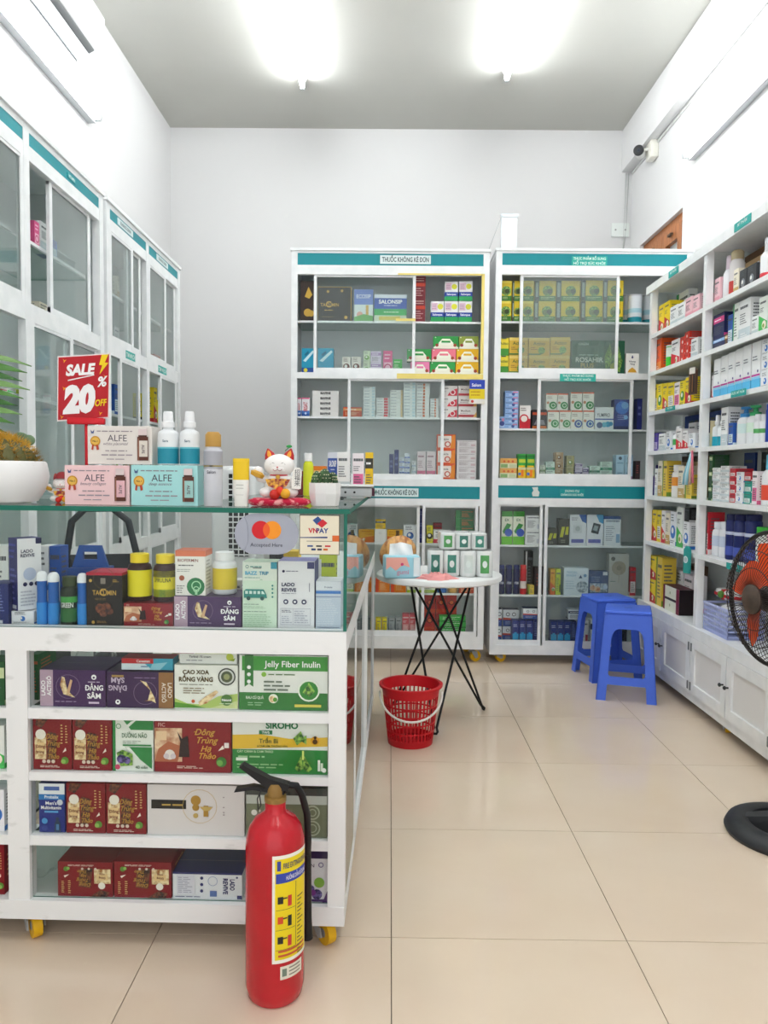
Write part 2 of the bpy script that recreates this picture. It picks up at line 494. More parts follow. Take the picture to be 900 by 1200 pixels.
plate(cabA, lx(444), lx(503), zA(309), zA(299), .004, '#dfeeee', ['THUỐC KHÔNG KÊ ĐƠN'], '#274a50')
plate(cabA, lx(437), lx(492), zA(582), zA(572), .004, '#dfeeee', ['THUỐC KHÔNG KÊ ĐƠN'], '#274a50')
plate(cabB, bx(667), bx(708), zB(311), zB(300), .004, '#2fae9f', ['THỰC PHẨM BỔ SUNG', 'HỖ TRỢ SỨC KHỎE'], '#dff5f0')
plate(cabB, bx(656), bx(698), zB(447), zB(438), .002, '#2fae9f', ['THỰC PHẨM BỔ SUNG', 'HỖ TRỢ SỨC KHỎE'], '#dff5f0')
plate(cabB, bx(659), bx(688), zB(582), zB(573), .004, '#1c9a9c', ['DỤNG CỤ', 'CHĂM SÓC SỨC KHỎE'], '#dff5f0')
MB().prism([(bx(627), zB(582)), (bx(634), zB(582)), (bx(635), zB(577)), (bx(633), zB(575)), (bx(633), zB(571)), (bx(626), zB(571.5)), (bx(628), zB(575)), (bx(626), zB(578))], .001, .004, '#d8e0dc').obj('white_sticker', cabB)
yt = '#ecd87c'
for a in ((lx(465), zA(322), lx(564), zA(320)), (lx(562.5), zA(437), lx(566), zA(320)), (lx(465), zA(443.5), lx(566), zA(437.5)), (lx(463), zA(376), lx(486), zA(373))):
    MB().box(a[0], -.0015, a[1], a[2], .002, a[3], yt).obj('yellow_tape', cabA)
# left wall cabinets, fronts facing the middle of the shop
def left_cab(Y0, Y1, mid, label, doors, plates):
    t = cabinet(label, 'cabinet', (-1.34, Y0, 0), PI/2, Y1-Y0, .385, 2.44, .06, .045, [(2.405, 2.44), (2.305, 2.358), (1.725, 1.79), (.76, .82), (.06, .13)], 'glazed cabinets along the left wall', back='#e0e5e5')
    w = Y1-Y0
    box(mid-Y0-.022, .001, .13, mid-Y0+.022, .03, 2.405).obj('post', t)
    header(t, .045, mid-Y0-.022, 2.358, 2.405); header(t, mid-Y0+.022, w-.045, 2.358, 2.405)
    for z in (2.05, 1.46, 1.1, .45): shelf(t, .022, w-.022, .05, .372, z)
    for a, b, z0, z1, y, m in doors: door(t, a-Y0, b-Y0, z0, z1, y, m, fw=.025)
    for a, b, z0, z1, col, ln, tc in plates: plate(t, a-Y0, b-Y0, z0, z1, .004, col, ln, tc)
    for x in (.1, w-.1): caster(t, x, .06, .06, r=.026)
    return t
ZU, ZL = (1.79, 2.305), (.82, 1.725)
S1 = ('#dfeeee', ['KHÁNG SINH'], '#274a50'); S2 = ('#35b0a4', ['TIM MẠCH'], '#e8f6f2')
left_cab(2.3, 3.585, 2.84, 'tall white glazed cabinet on the left wall below the tube lamp, nearer one',
    [(2.345, 2.6, *ZU, .016, 'frost'), (2.58, 2.82, *ZU, .002, 'frost'), (3.06, 3.47, *ZU, .016, 'frost'), (2.345, 2.6, *ZL, .016, 'glass'), (2.862, 3.24, *ZL, .002, 'frost'), (3.18, 3.54, *ZL, .016, 'glass'),
     (2.345, 2.6, .13, .76, .002, 'frost'), (2.58, 2.82, .13, .76, .016, 'frost'), (2.862, 3.22, .13, .76, .002, 'frost'), (3.2, 3.54, .13, .76, .016, 'frost')],
    [(3.2, 3.28, 2.372, 2.392, '#2a9aa0', ['VITAMIN'], '#e8f6f2')])
left_cab(3.625, 4.875, 4.235, 'tall white glazed cabinet on the left wall in the back corner, farther one',
    [(3.67, 4.0, *ZU, .002, 'frost'), (3.94, 4.16, *ZU, .016, 'frost'), (4.257, 4.58, *ZU, .002, 'frost'), (4.56, 4.82, *ZU, .016, 'frost'), (3.8, 4.1, *ZL, .002, 'frost'), (4.46, 4.8, *ZL, .002, 'frost'),
     (3.67, 3.96, .13, .76, .002, 'frost'), (3.94, 4.21, .13, .76, .016, 'frost'), (4.257, 4.56, .13, .76, .002, 'frost'), (4.54, 4.82, .13, .76, .016, 'frost')],
    [(3.78, 4.0, 2.366, 2.398, *S1), (4.4, 4.62, 2.366, 2.398, *S1), (3.88, 4.02, 1.74, 1.78, *S2), (4.42, 4.58, 1.74, 1.78, *S2)])
# ------------------------------------------------------------------ open shelving on the right wall
XS, XSB = 1.5, 1.815
RZ = (2.0, 1.782, 1.552, 1.322, 1.062, .797)
rs = thing('open_shelving', 'white open shelving full of products over cupboards along the right wall', 'shelving', (0, 0, 0))
RP = (4.57, 3.79, 2.98)
YN, YFAR = 2.96, 4.64
for y in RP:
    box(XS, y, .43, XS+.035, y+.034, 2.27).obj('post', rs)
    box(XSB-.025, y, .43, XSB-.0, y+.034, 2.27).obj('post', rs)
box(XS-.008, YN, 2.262, XSB, YFAR+.01, 2.286).obj('top_panel', rs)
box(XS-.01, YN, 2.246, XS+.002, YFAR+.01, 2.29).obj('front_rail', rs)
box(XSB-.008, YN, .43, XSB, YFAR, 2.262, mat='#dde0e0').obj('back_panel', rs)
box(XS+.036, YFAR-.012, .43, XSB-.036, YFAR, 2.262, mat='glass').obj('end_pane', rs)
box(XS+.036, 3.795, .43, XSB-.036, 3.803, 2.262, mat='glass').obj('divider_pane', rs)
for z in RZ:
    for a, b in ((3.8045, YFAR-.014), (YN, 3.794)):
        q = MB().box(XS+.012, a, z-.012, XSB-.01, b, z, '#d9dddc').box(XS, max(a, 3.825) if a > 3 else a, z-.022, XS+.012, min(b, 4.569) if b > 4 else min(b, 3.789), z, 'alu')
        q.obj('shelf', rs)
box(XS, YN, .405, XSB, YFAR, .43).obj('shelf', rs)
box(XS-.012, YN, .385, XS+.0, YFAR+.01, .436).obj('ledge', rs)
box(XS+.02, YN, .055, XSB, YFAR, .1, mat='#cfd3d3').obj('base', rs)
box(XS, YN, .055, XS+.02, YFAR, .1).obj('bottom_rail', rs)
box(XS+.02, YN, .1, XSB, YFAR, .405, mat='#cdd1d2').obj('cupboard_carcass', rs)
dw = .413
for k in range(4):
    y1 = YFAR-.01-k*dw; y0 = y1-dw+.008
    d = MB()
    for a in ((y0, .105, y0+.05, .383), (y1-.05, .105, y1, .383), (y0+.05, .333, y1-.05, .383), (y0+.05, .105, y1-.05, .155)): d.box(XS-.016, a[0], a[1], XS, a[2], a[3], 'alu')
    d.box(XS-.006, y0+.05, .155, XS, y1-.05, .333, '#e4e3e2')
    dd = d.obj('cupboard_door', rs)
    ky = y0+.022 if k % 2 == 0 else y1-.022
    kb = MB(); kb.lathe([(.004, 0), (.004, .012), (.009, .014), (.009, .02), (.003, .024)], '#3a3c3e', 10, tf=Matrix.Translation((XS-.016, ky, .25)) @ Matrix.Rotation(-PI/2, 4, 'Y'))
    kb.obj('knob', dd)
    hy = y1-.012 if k % 2 == 0 else y0+.012
    for hz in (.14, .335): MB().box(XS-.02, hy-.006, hz-.02, XS-.0165, hy+.006, hz+.02, '#74787a').obj('hinge', dd)
for y in (4.5, 3.5, 3.05):
    for x in (XS+.05, XSB-.06): caster(rs, x, y, .055, r=.024, ang=1.3)
tq = ('#23a39c', '#e6f6f2')
def rtag(px0, px1, y, z0, z1, s):
    a, b = atx(px0, y, XS-.012).y, atx(px1, y, XS-.012).y
    tf = Matrix.Translation((XS-.011, a, 0)) @ Matrix.Rotation(-PI/2, 4, 'Z')
    q = MB().box(0, -.003, z0, a-b, 0, z1, tq[0], tf=tf)
    q.text(s, (a-b)/2, (z0*.6+z1*.4), (z1-z0)*.4, tq[1], y=-.0036, maxw=(a-b)*.85, tf=tf)
    q.obj('shelf_tag', rs)
rtag(784, 795, 318, 2.25, 2.285, 'MỸ PHẨM'); rtag(861, 880, 262, 2.252, 2.288, 'MỸ PHẨM')
rtag(780, 791, 477, 1.53, 1.553, 'THỰC PHẨM'); rtag(857, 874, 463, 1.528, 1.556, 'DƯỢC MỸ PHẨM'); rtag(852, 870, 652, .772, .8, 'KHỬ MÙI')
# ------------------------------------------------------------------ glass counters
CR = -.0157
CO = Vector((-.117, 1.85, 0))
def cloc(x, y, z=0):
    "counter frame to room"
    return Vector((CO.x+x*math.cos(CR)-y*math.sin(CR), CO.y+x*math.sin(CR)+y*math.cos(CR), z))
ZT = 1.097
GE = '#0f6a58'
fc = thing('display_counter', 'white framed glass display counter with packed shelves behind the fire extinguisher', 'counter', CO, CR)
CD = .405
LX = -1.24
for x in (LX, -.836, -.042):
    w = .053 if x == -.836 else .042
    box(x, -.002, .1, x+w, .035, .745, mat='oldalu').obj('post', fc)
    box(x, CD-.035, .1, x+w, CD, .745, mat='oldalu').obj('post', fc)
CZ = (.114, .277, .437, .597, .797)
for z0, z1 in ((.066, .114), (.252, .277), (.416, .437), (.571, .597)):
    for a, b in ((LX+.042, -.836), (-.783, -.042)):
        if z0 > .1: box(a, .002, z0, b, .028, z1, mat='oldalu').obj('rail', fc)
for a, b, c, d in ((.066, .114, -.004, .032), (.742, .799, -.004, .034)):
    box(LX, c, a, 0, d, b, mat='oldalu').obj('rail', fc)
    box(LX, CD-.034, a, 0, CD, b, mat='oldalu').obj('rail', fc)
    for x in (LX, -.03): box(x, d, a, x+.03, CD-.034, b-.0045, mat='oldalu').obj('rail', fc)
for z in CZ[1:4]:
    for a, b in ((LX+.042, -.836), (-.783, -.042)): MB().box(a, .029, z-.008, b, CD-.036, z, 'shelfglass', edge='#2c4a42').obj('shelf', fc)
MB().box(LX+.03, .0325, .1, -.03, CD-.034, .114, '#c9ccca').obj('bottom_panel', fc)
MB().box(LX+.03, .034, .785, -.03, CD-.034, .795, 'shelfglass', edge='#2c4a42').obj('shelf', fc)
MB().box(LX, 0, .7995, -.0085, .007, ZT-.0125, 'glass', edge=GE).obj('front_pane', fc)
MB().box(-.008, 0, .7995, 0, CD-.004, ZT-.0125, 'glass', edge=GE).obj('side_pane', fc)
MB().box(LX, -.006, ZT-.012, .006, CD, ZT, 'glass', edge=GE).obj('glass_top', fc)
MB().box(-.006, .036, .115, -.001, CD-.036, .741, 'mirrorglass', edge=GE).obj('side_pane', fc)
for a, b in ((-.783, -.042),): MB().box(a, .0125, .1145, b, .016, .74, 'glass', edge=GE).obj('front_pane', fc)
for x in (-.8, -.06): caster(fc, x, .05, .066, r=.03, ang=-.9); caster(fc, x, CD-.05, .066, r=.03, ang=1.1)
# stickers on the glass
st = MB()
a, b = -.278+.0, -.117
def cx_(px, py=620, off=0):
    p = at(px, py, 1.85); p = at(px, py, 1.85+(p.x-CO.x)*math.tan(CR)+off)
    return p.x-CO.x
czz = lambda px, py: at(px, py, 1.853).z
x0, x1, z0, z1 = cx_(275), cx_(350), czz(312, 649.5), czz(312, 602)
def stadium(x0, x1, z0, z1, n=14):
    r = (z1-z0)/2; P = []
    for k in range(n+1):
        t = -PI/2+PI*k/n; P.append((x1-r+r*math.cos(t), (z0+z1)/2+r*math.sin(t)))
    for k in range(n+1):
        t = PI/2+PI*k/n; P.append((x0+r+r*math.cos(t), (z0+z1)/2+r*math.sin(t)))
    return P
st.prism(stadium(x0, x1, z0, z1), -.002, -.0004, '#a3a8b6')
zc = z0+(z1-z0)*.6
def disc(mb, x, z, r, y, mat, n=22, arc=None):
    pts = [(x+r*math.cos(2*PI*k/n), y, z+r*math.sin(2*PI*k/n)) for k in range(n)]
    mb.add(pts, [tuple(range(n))], mat)
xm = (x0+x1)/2; R_ = (z1-z0)*.225
disc(st, xm-R_*.62, zc, R_, -.0024, '#d01722'); disc(st, xm+R_*.62, zc, R_, -.0027, '#f0941e')
lens = []
for k in range(9):
    t = math.acos(.62)*(1-k/4); lens.append((xm-R_*.62+R_*math.cos(t), -.003, zc+R_*math.sin(t)))
for k in range(1, 8):
    t = PI-math.acos(.62)*(-1+k/4); lens.append((xm+R_*.62+R_*math.cos(t), -.003, zc+R_*math.sin(t)))
st.add(lens, [tuple(range(len(lens)))], '#e85d1a')
st.text('Accepted Here', xm, z0+(z1-z0)*.19, (z1-z0)*.09, '#30323a', y=-.0026, bold=.0)
arc = [(x0+(z1-z0)*.18+.5*(z1-z0)*.32*math.cos(t)*1.0, -.0024, (z0+z1)/2+(z1-z0)*.44*math.sin(t)) for t in [(-1.2+2.4*k/10) for k in range(11)]]
st.tube(arc, .0004, '#7d8290', 4)
st.obj('payment_sticker', fc)['label'] = 'grey oval card-payment sticker with red and orange circles'
vp = MB()
x0, x1, z0, z1 = cx_(351), cx_(398), czz(375, 650), czz(375, 603.5)
w, h = x1-x0, z1-z0
vp.prism([(x0, z0), (x1, z0), (x1, z1), (x0, z1)], -.002, -.0004, '#5a5648')
vp.prism([(x0+.0015, z0+.0015), (x1-.0015, z0+.0015), (x1-.0015, z1-.0015), (x0+.0015, z1-.0015)], -.0023, -.0005, '#e6dfc8')
def qd(mb, pts, y, mat): mb.add([(x, y, z) for x, z in pts], [tuple(range(len(pts)))], mat)
U = lambda u, v: (x0+u*w, z0+v*h)
qd(vp, [U(.33, .87), U(.46, .97), U(.58, .86), U(.44, .75)], -.0026, '#2a4a86')
qd(vp, [U(.44, .78), U(.56, .68), U(.7, .8), U(.58, .9)], -.0028, '#c8202c')
vp.text('VN', *U(.34, .55), h*.12, '#c8202c', y=-.0026, bold=.03); vp.text('PAY', *U(.57, .55), h*.12, '#1d3f86', y=-.0026, bold=.03)
qd(vp, [U(0.01, .42), U(.7, .42), U(.7, .46), U(.01, .44)], -.0026, '#27407e'); qd(vp, [U(.82, .34), U(.99, .34), U(.99, .49), U(.82, .49)], -.0026, '#d8682a')
for k in range(3): qd(vp, [U(.2+.22*k, .2), U(.34+.22*k, .2), U(.34+.22*k, .24), U(.2+.22*k, .24)], -.0026, ['#2a4a86', '#3a3a3a', '#c8202c'][k])
for k in range(3): qd(vp, [U(.3+.15*k, .11), U(.41+.15*k, .11), U(.41+.15*k, .16), U(.3+.15*k, .16)], -.0026, ['#203a70', '#445', '#d06a20'][k])
qd(vp, [U(.18, .335), U(.82, .335), U(.82, .35), U(.18, .35)], -.0026, '#8a8474')
vp.obj('payment_sticker', fc)['label'] = 'square cream payment sticker with red and blue logo'
# side counter running back from the front one
s2 = thing('display_counter', 'long glass-sided counter running back toward the round table', 'counter', cloc(0, .41), CR)
L2, W2 = 1.5, .42
for x, y in ((-W2, 0), (-.03, 0), (-W2, L2-.03), (-.03, L2-.03), (-.03, .735)):
    box(x, y, .1, x+.03, y+.03, .742).obj('post', s2)
for x in (-W2, -.03):
    for a, b in ((.066, .1), (.742, .799)): box(x, 0, a, x+.03, L2, b).obj('rail', s2)
for y in (0, L2-.03):
    for a, b in ((.066, .1), (.742, .799)): box(-W2+.03, y, a, -.03, y+.03, b).obj('rail', s2)
box(-W2+.03, .03, .08, -.03, L2-.03, .1, mat='#c9ccca').obj('bottom_panel', s2)
for z in (.35, .56): MB().box(-W2+.03, .032, z-.008, -.034, L2-.032, z, 'shelfglass', edge='#2c4a42').obj('shelf', s2)
box(-W2+.03, .03, .785, -.03, L2-.03, .795, mat='#d5d8d6').obj('shelf', s2)
for y0, y1, k in ((.031, .75, 0), (.74, L2-.031, 1)): MB().box(-.008+.0035*k-.004, y0, .1005, -.006+.0035*k-.004, y1, .7415, 'mirrorglass', edge=GE).obj('sliding_pane', s2)
MB().box(-.008, 0, .8, -.001, L2, ZT-.0125, 'glass', edge=GE).obj('side_pane', s2)
MB().box(-W2, L2-.007, .8, -.009, L2, ZT-.0125, 'glass', edge=GE).obj('end_pane', s2)
MB().box(-W2, .001, ZT-.012, .006, L2, ZT, 'glass', edge=GE).obj('glass_top', s2)
for y in (.06, .8, L2-.06):
    caster(s2, -.05, y, .066, r=.03, ang=1.4); caster(s2, -W2+.06, y, .066, r=.03, ang=1.4)
# ------------------------------------------------------------------ printed cartons
def Rr(u0, v0, u1, v1, c): return ('r', u0, v0, u1, v1, c)
def Cc(u, v, r, c): return ('c', u, v, r, c)
def Oo(u, v, r, w, c): return ('o', u, v, r, w, c)
def Tt(u, v, h, s, c, a='c', w=None, b=.015, sh=0, rot=0): return ('t', u, v, h, s, c, a, w, b, sh, rot)
def Ll(u0, u1, v1, v0, n, c): return ('l', u0, u1, v1, v0, n, c)
def Pp(pts, c): return ('p', pts, c)
DS = {}
def D(key, base, els=(), bands=(), side=None, top=None, rough=.4): DS[key] = dict(base=base, els=els, bands=bands, side=side, top=top, rough=rough)
_PM = {}
def paint_els(b, els, Wd, H, y0=0, x0=None, z0=0, tf=None):
    x0 = -Wd/2 if x0 is None else x0
    e = .0003
    for i, q in enumerate(els):
        y = y0-e*(i+1) if i < 14 else y0-e*15-.00002*i
        k = q[0]
        X = lambda u: x0+u*Wd
        Z = lambda v: z0+v*H
        if k == 'r': b.add([(X(q[1]), y, Z(q[2])), (X(q[3]), y, Z(q[2])), (X(q[3]), y, Z(q[4])), (X(q[1]), y, Z(q[4]))], [(0, 1, 2, 3)], q[5], tf=tf)
        elif k == 'c':
            n = 16; ra = min(q[3]*H, .99*Wd*min(q[1], 1-q[1])); b.add([(X(q[1])+ra*math.cos(2*PI*j/n), y, Z(q[2])+ra*math.sin(2*PI*j/n)) for j in range(n)], [tuple(range(n))], q[4], tf=tf)
        elif k == 'o':
            n = 18; r1 = min(q[3]*H, .99*Wd*min(q[1], 1-q[1])); r0 = r1*(q[3]-q[4])/q[3]
            v = [(X(q[1])+r*math.cos(2*PI*j/n), y, Z(q[2])+r*math.sin(2*PI*j/n)) for r in (r0, r1) for j in range(n)]
            b.add(v, [(j, n+j, n+(j+1) % n, (j+1) % n) for j in range(n)], q[5], tf=tf)
        elif k == 'p': b.add([(X(u), y, Z(v)) for u, v in q[1]], [tuple(range(len(q[1])))], q[2], tf=tf)
        elif k == 't': b.text(q[4], X(q[1]), Z(q[2]), q[3]*(Wd if q[10] and abs(abs(q[10])-PI/2) < .01 else H), q[5], y=y, align=q[6], maxw=q[7]*(Wd if not q[10] or abs(abs(q[10])-PI) < .01 else H) if q[7] else None, bold=q[8], sh=q[9], rot=q[10], tf=tf)
        elif k == 'l':
            _, u0, u1, v1, v0, n, c = q
            rr = random.Random(int(u0*1000+v1*977+n))
            for j in range(n):
                zc = v1-(v1-v0)*(j+.5)/n; hh = (v1-v0)/n*.2
                ue = u0+(u1-u0)*(1 if n == 1 else rr.uniform(.6, 1))
                ua = u0
                while ua < ue-.015:      # word-like dashes of small print
                    ub = min(ue, ua+rr.uniform(.05, .14))
                    b.add([(X(ua), y, Z(zc-hh)), (X(ub), y, Z(zc-hh)), (X(ub), y, Z(zc+hh)), (X(ua), y, Z(zc+hh))], [(0, 1, 2, 3)], c, tf=tf)
                    ua = ub+.018
def carton_mesh(key, Wd, Dp, H):
    k = (key, round(Wd, 3), round(Dp, 3), round(H, 3))
    if k in _PM: return _PM[k]
    d = DS[key]
    b = MB()
    segs = []; z = 0
    for v0, v1, c in sorted(d['bands']):
        if v0 > z: segs.append((z, v0, d['base']))
        segs.append((v0, v1, c)); z = v1
    if z < 1: segs.append((z, 1, d['base']))
    for v0, v1, c in segs: b.box(-Wd/2, 0, v0*H, Wd/2, Dp, v1*H, c)
    if d['top']: b.add([(-Wd/2, 0, H+.0003), (Wd/2, 0, H+.0003), (Wd/2, Dp, H+.0003), (-Wd/2, Dp, H+.0003)], [(0, 1, 2, 3)], d['top'])
    paint_els(b, d['els'], Wd, H)
    # closing flap seam across the lid
    b.add([(-Wd/2, Dp*.5, H+.0005), (Wd/2, Dp*.5, H+.0005), (Wd/2, Dp*.5+.0008, H+.0005), (-Wd/2, Dp*.5+.0008, H+.0005)], [(0, 1, 2, 3)], '#8a8a88')
    if d['side']:
        for s in (-1, 1):
            tf = Matrix.Translation((s*Wd/2, Dp/2, 0)) @ Matrix.Rotation(s*PI/2, 4, 'Z')
            paint_els(b, d['side'], Dp, H, tf=tf)
    _PM[k] = b.mesh('carton')
    return _PM[k]
ORD = ['first', 'second', 'third', 'fourth', 'fifth', 'sixth', 'seventh', 'eighth', 'ninth', 'tenth', 'eleventh', 'twelfth', 'thirteenth', 'fourteenth', 'fifteenth', 'sixteenth', 'seventeenth', 'eighteenth', 'nineteenth', 'twentieth']
PEND = []   # [object, look, where, column x, level, levels]
def put(o, look, where, col=0., lev=0, nlev=1, cat='box', group=None):
    PEND.append([o, look, where, col, lev, nlev]); o['category'] = cat; o['group'] = group or ('products '+where)
    return o
def finish_labels():
    by = {}
    for p in PEND: by.setdefault((p[1], p[2]), []).append(p)
    for (look, where), L in by.items():
        cols = sorted({round(p[3], 3) for p in L})
        for p in L:
            s = look
            if len(cols) > 1: s += ', '+(ORD[cols.index(round(p[3], 3))] if cols.index(round(p[3], 3)) < len(cols)-1 else 'last')+' from left'
            if len(cols) > 1 and s.endswith('last from left'): s = s.replace('last from left', 'rightmost')
            s = s.replace('first from left', 'leftmost')
            if p[5] > 1: s += ', '+('top' if p[4] == p[5]-1 else 'bottom' if p[4] == 0 else ORD[p[4]]+' up')+' of stack'
            p[0]['label'] = s+' '+where
KIND = [('tea_carton', ('tea_', 'actiso')), ('plaster_carton', ('salonp', 'salons', 'eosip')), ('sachet_carton', ('smecta', 'orange_s')), ('tube_carton', ('biafine', 'slim_', 'irisat')), ('probiotic_carton', ('biof_',)), ('device_carton', ('bpmon', 'monitor', 'bluepk', 'nasal', 'instr'))]
def kind(key, default):
    for n, pre in KIND:
        if key.startswith(pre): return n
    return default
def row(where, Y, zs, entries, gap=.0015, cat='box', rz=0, dep=.07, rnd=None):
    """boxes standing side by side on one shelf; entry: design, left px, right px, top px, look[, options]
    options: d depth, n stacked copies, b height of the base, dy further back, name, rz turn"""
    rnd = rnd or random.Random(3)
    for e in entries:
        key, x0, x1, yt, look = e[:5]; o = e[5] if len(e) > 5 else {}
        n = o.get('n', 1); yy = Y(0) if callable(Y) else Y
        p = at((x0+x1)/2, yt, yy+o.get('dy', 0))
        if callable(Y): yy = Y(p.x)
        yy += o.get('dy', 0)
        a, b_ = at(x0, yt, yy), at(x1, yt, yy)
        top = at((x0+x1)/2, yt, yy).z
        zb = o.get('b', zs)
        Wd = b_.x-a.x-gap; H = (top-zb)/n
        dp = o.get('d', dep)
        for k in range(n):
            m = carton_mesh(key, Wd, dp, H-.0008)
            jit = rnd.uniform(-.0012, .0012) if n > 1 else 0
            ob = link(o.get('name') or kind(key, 'medicine_carton'), m, None, ((a.x+b_.x)/2+jit, yy, zb+k*H+.0004), o.get('rz', rz))
            put(ob, look, o.get('where', where), (a.x+b_.x)/2, k, n, o.get('cat', cat), o.get('g'))
def rowx(where, X, zs, entries, gap=.0015, cat='box', dep=.08):
    "the same for a shelf that faces left: px run from far to near; top px is read at the far edge"
    rnd = random.Random(5)
    for e in entries:
        key, x0, x1, yt, look = e[:5]; o = e[5] if len(e) > 5 else {}
        XX = X+o.get('dx', 0)
        a, b_ = atx(x0, yt, XX), atx(x1, yt, XX)
        n = o.get('n', 1); zb = o.get('b', zs); tz = a.z
        lo, hi = (3.8055, 4.622 if o.get('dx', 0) < .05 else 4.566) if ' far ' in where else (2.966, 3.788)
        ya, yb = a.y, b_.y
        if o.get('dx', 0) > .05 and ya > hi: ya, yb = hi, max(lo, yb-(ya-hi))
        ya = min(ya, hi); yb = max(yb, lo) if ' far ' in where else yb
        nxt = [q for q in RZ if q > zb+.05]
        tz = min(tz, (min(nxt) if nxt else 2.26)-.026)
        a.y, b_.y = ya, yb
        Wd = ya-yb-gap; H = (tz-zb)/n
        for k in range(n):
            m = carton_mesh(key, Wd, o.get('d', dep if o.get('dx', 0) < .15 else .06), H-.0008)
            ob = link(o.get('name') or ('candy_carton' if 'third' in where and key.startswith('s_y') else 'cosmetic_carton'), m, None, (XX+(rnd.uniform(-.002, .002) if n > 1 else 0), (a.y+b_.y)/2, zb+k*H+.0004), -PI/2+o.get('rz', 0))
            put(ob, look, o.get('where', where), -(a.y+b_.y)/2, k, n, o.get('cat', cat), o.get('g'))
# generic look-ups for small far cartons
def gen(key, base, c2, tc=None, word=None, style=0):
    tc = tc or '#555a60'
    if style == 0: els = [Rr(0, .62, 1, .86, c2), Ll(.12, .7, .8, .68, 1, '#ffffff'), Ll(.12, .88, .5, .12, 6, tc)]
    elif style == 1: els = [Rr(0, 0, 1, .3, c2), Ll(.12, .8, .9, .74, 1, tc), Ll(.12, .7, .68, .4, 5, tc), Ll(.2, .8, .2, .08, 2, '#f0f0f0')]
    elif style == 2: els = [Cc(.5, .4, .2, c2), Cc(.44, .44, .09, '#f2f2ee'), Ll(.15, .85, .94, .7, 3, tc), Ll(.1, .9, .16, .06, 2, tc)]
    elif style == 3: els = [Rr(0, 0, .22, 1, c2), Ll(.32, .92, .9, .74, 1, tc), Ll(.32, .85, .66, .15, 7, tc)]
    elif style == 4: els = [Pp([(0, 0), (1, 0), (1, .3), (0, .52)], c2), Ll(.12, .8, .92, .78, 1, tc), Ll(.12, .7, .72, .58, 3, tc), Cc(.66, .22, .12, '#f4e8d8'), Cc(.6, .2, .06, '#8aa84a')]
    elif style == 5: els = [Rr(.08, .1, .92, .5, c2), Ll(.14, .86, .46, .14, 5, tc), Ll(.1, .9, .92, .76, 1, tc), Ll(.1, .7, .7, .56, 3, tc)]
    else: els = [Ll(.12, .9, .92, .76, 1, tc), Ll(.12, .66, .68, .15, 8, tc), Rr(.72, .1, .95, .4, c2)]
    if word: els = els+[Tt(.5, .66, .16, word, '#ffffff' if style == 0 else tc, w=.85)]
    D(key, base, els, side=[Ll(.15, .85, .88, .2, 9, tc), Rr(0, 0, 1, .12, c2)])
# --- designs for the front counter
G = '#c9a14a'
def dongtrung(key, flip=False):
    els = [Rr(.04, .2, .34, .62, 'pic_gold'), Rr(.09, .34, .3, .52, '#e8c890'), Cc(.2, .68, .1, '#f2ece0'), Pp([(.22, .8), (.42, 1), (.1, 1), (.06, .86)], 'pic_dark'), Tt(.19, .42, .06, 'Đông', '#7a2318', w=.24), Tt(.19, .32, .05, 'trùng', '#7a2318', w=.2), Pp([(.36, .16), (.6, .2), (.62, .7), (.4, .74)], 'pic_dark'),
           Tt(.5, .6, .1, 'Đông', '#b98a3a', w=.34, sh=.3), Tt(.55, .47, .1, 'Trùng', '#b98a3a', w=.36, sh=.3), Tt(.52, .34, .09, 'Hạ', '#b98a3a', w=.2, sh=.3), Tt(.55, .22, .09, 'Thảo', '#b98a3a', w=.28, sh=.3),
           Cc(.84, .19, .07, '#5c8a34'), Cc(.8, .17, .045, '#8cb858'), Pp([(.78, .34), (.88, .38), (.86, .44), (.82, .39)], '#f0e6d8'), Ll(.2, .8, .1, .05, 2, '#e8d8c8'), Cc(.3, .17, .035, '#d8c8b8'), Cc(.42, .17, .035, '#d8c8b8'), Cc(.54, .17, .035, '#d8c8b8'),
           Ll(.74, .8, .9, .5, 7, '#d8b070'), Ll(.86, .92, .88, .52, 7, '#d8b070')]
    if flip:
        def fl(q):
            if q[0] == 'r': return Rr(1-q[3], 1-q[4], 1-q[1], 1-q[2], q[5])
            if q[0] == 'c': return Cc(1-q[1], 1-q[2], q[3], q[4])
            if q[0] == 'p': return Pp([(1-u, 1-v) for u, v in q[1]], q[2])
            if q[0] == 't': return Tt(1-q[1], 1-q[2], *q[3:10], PI)
            return Ll(1-q[2], 1-q[1], 1-q[4], 1-q[3], *q[5:])
        els = [fl(q) for q in els]
    D(key, '#850f1c', els, side=[Ll(.2, .8, .8, .3, 5, '#c89858')], top='#8e1420' if not flip else '#7c1019')
dongtrung('dongtrung'); dongtrung('dongtrung_flip', True)
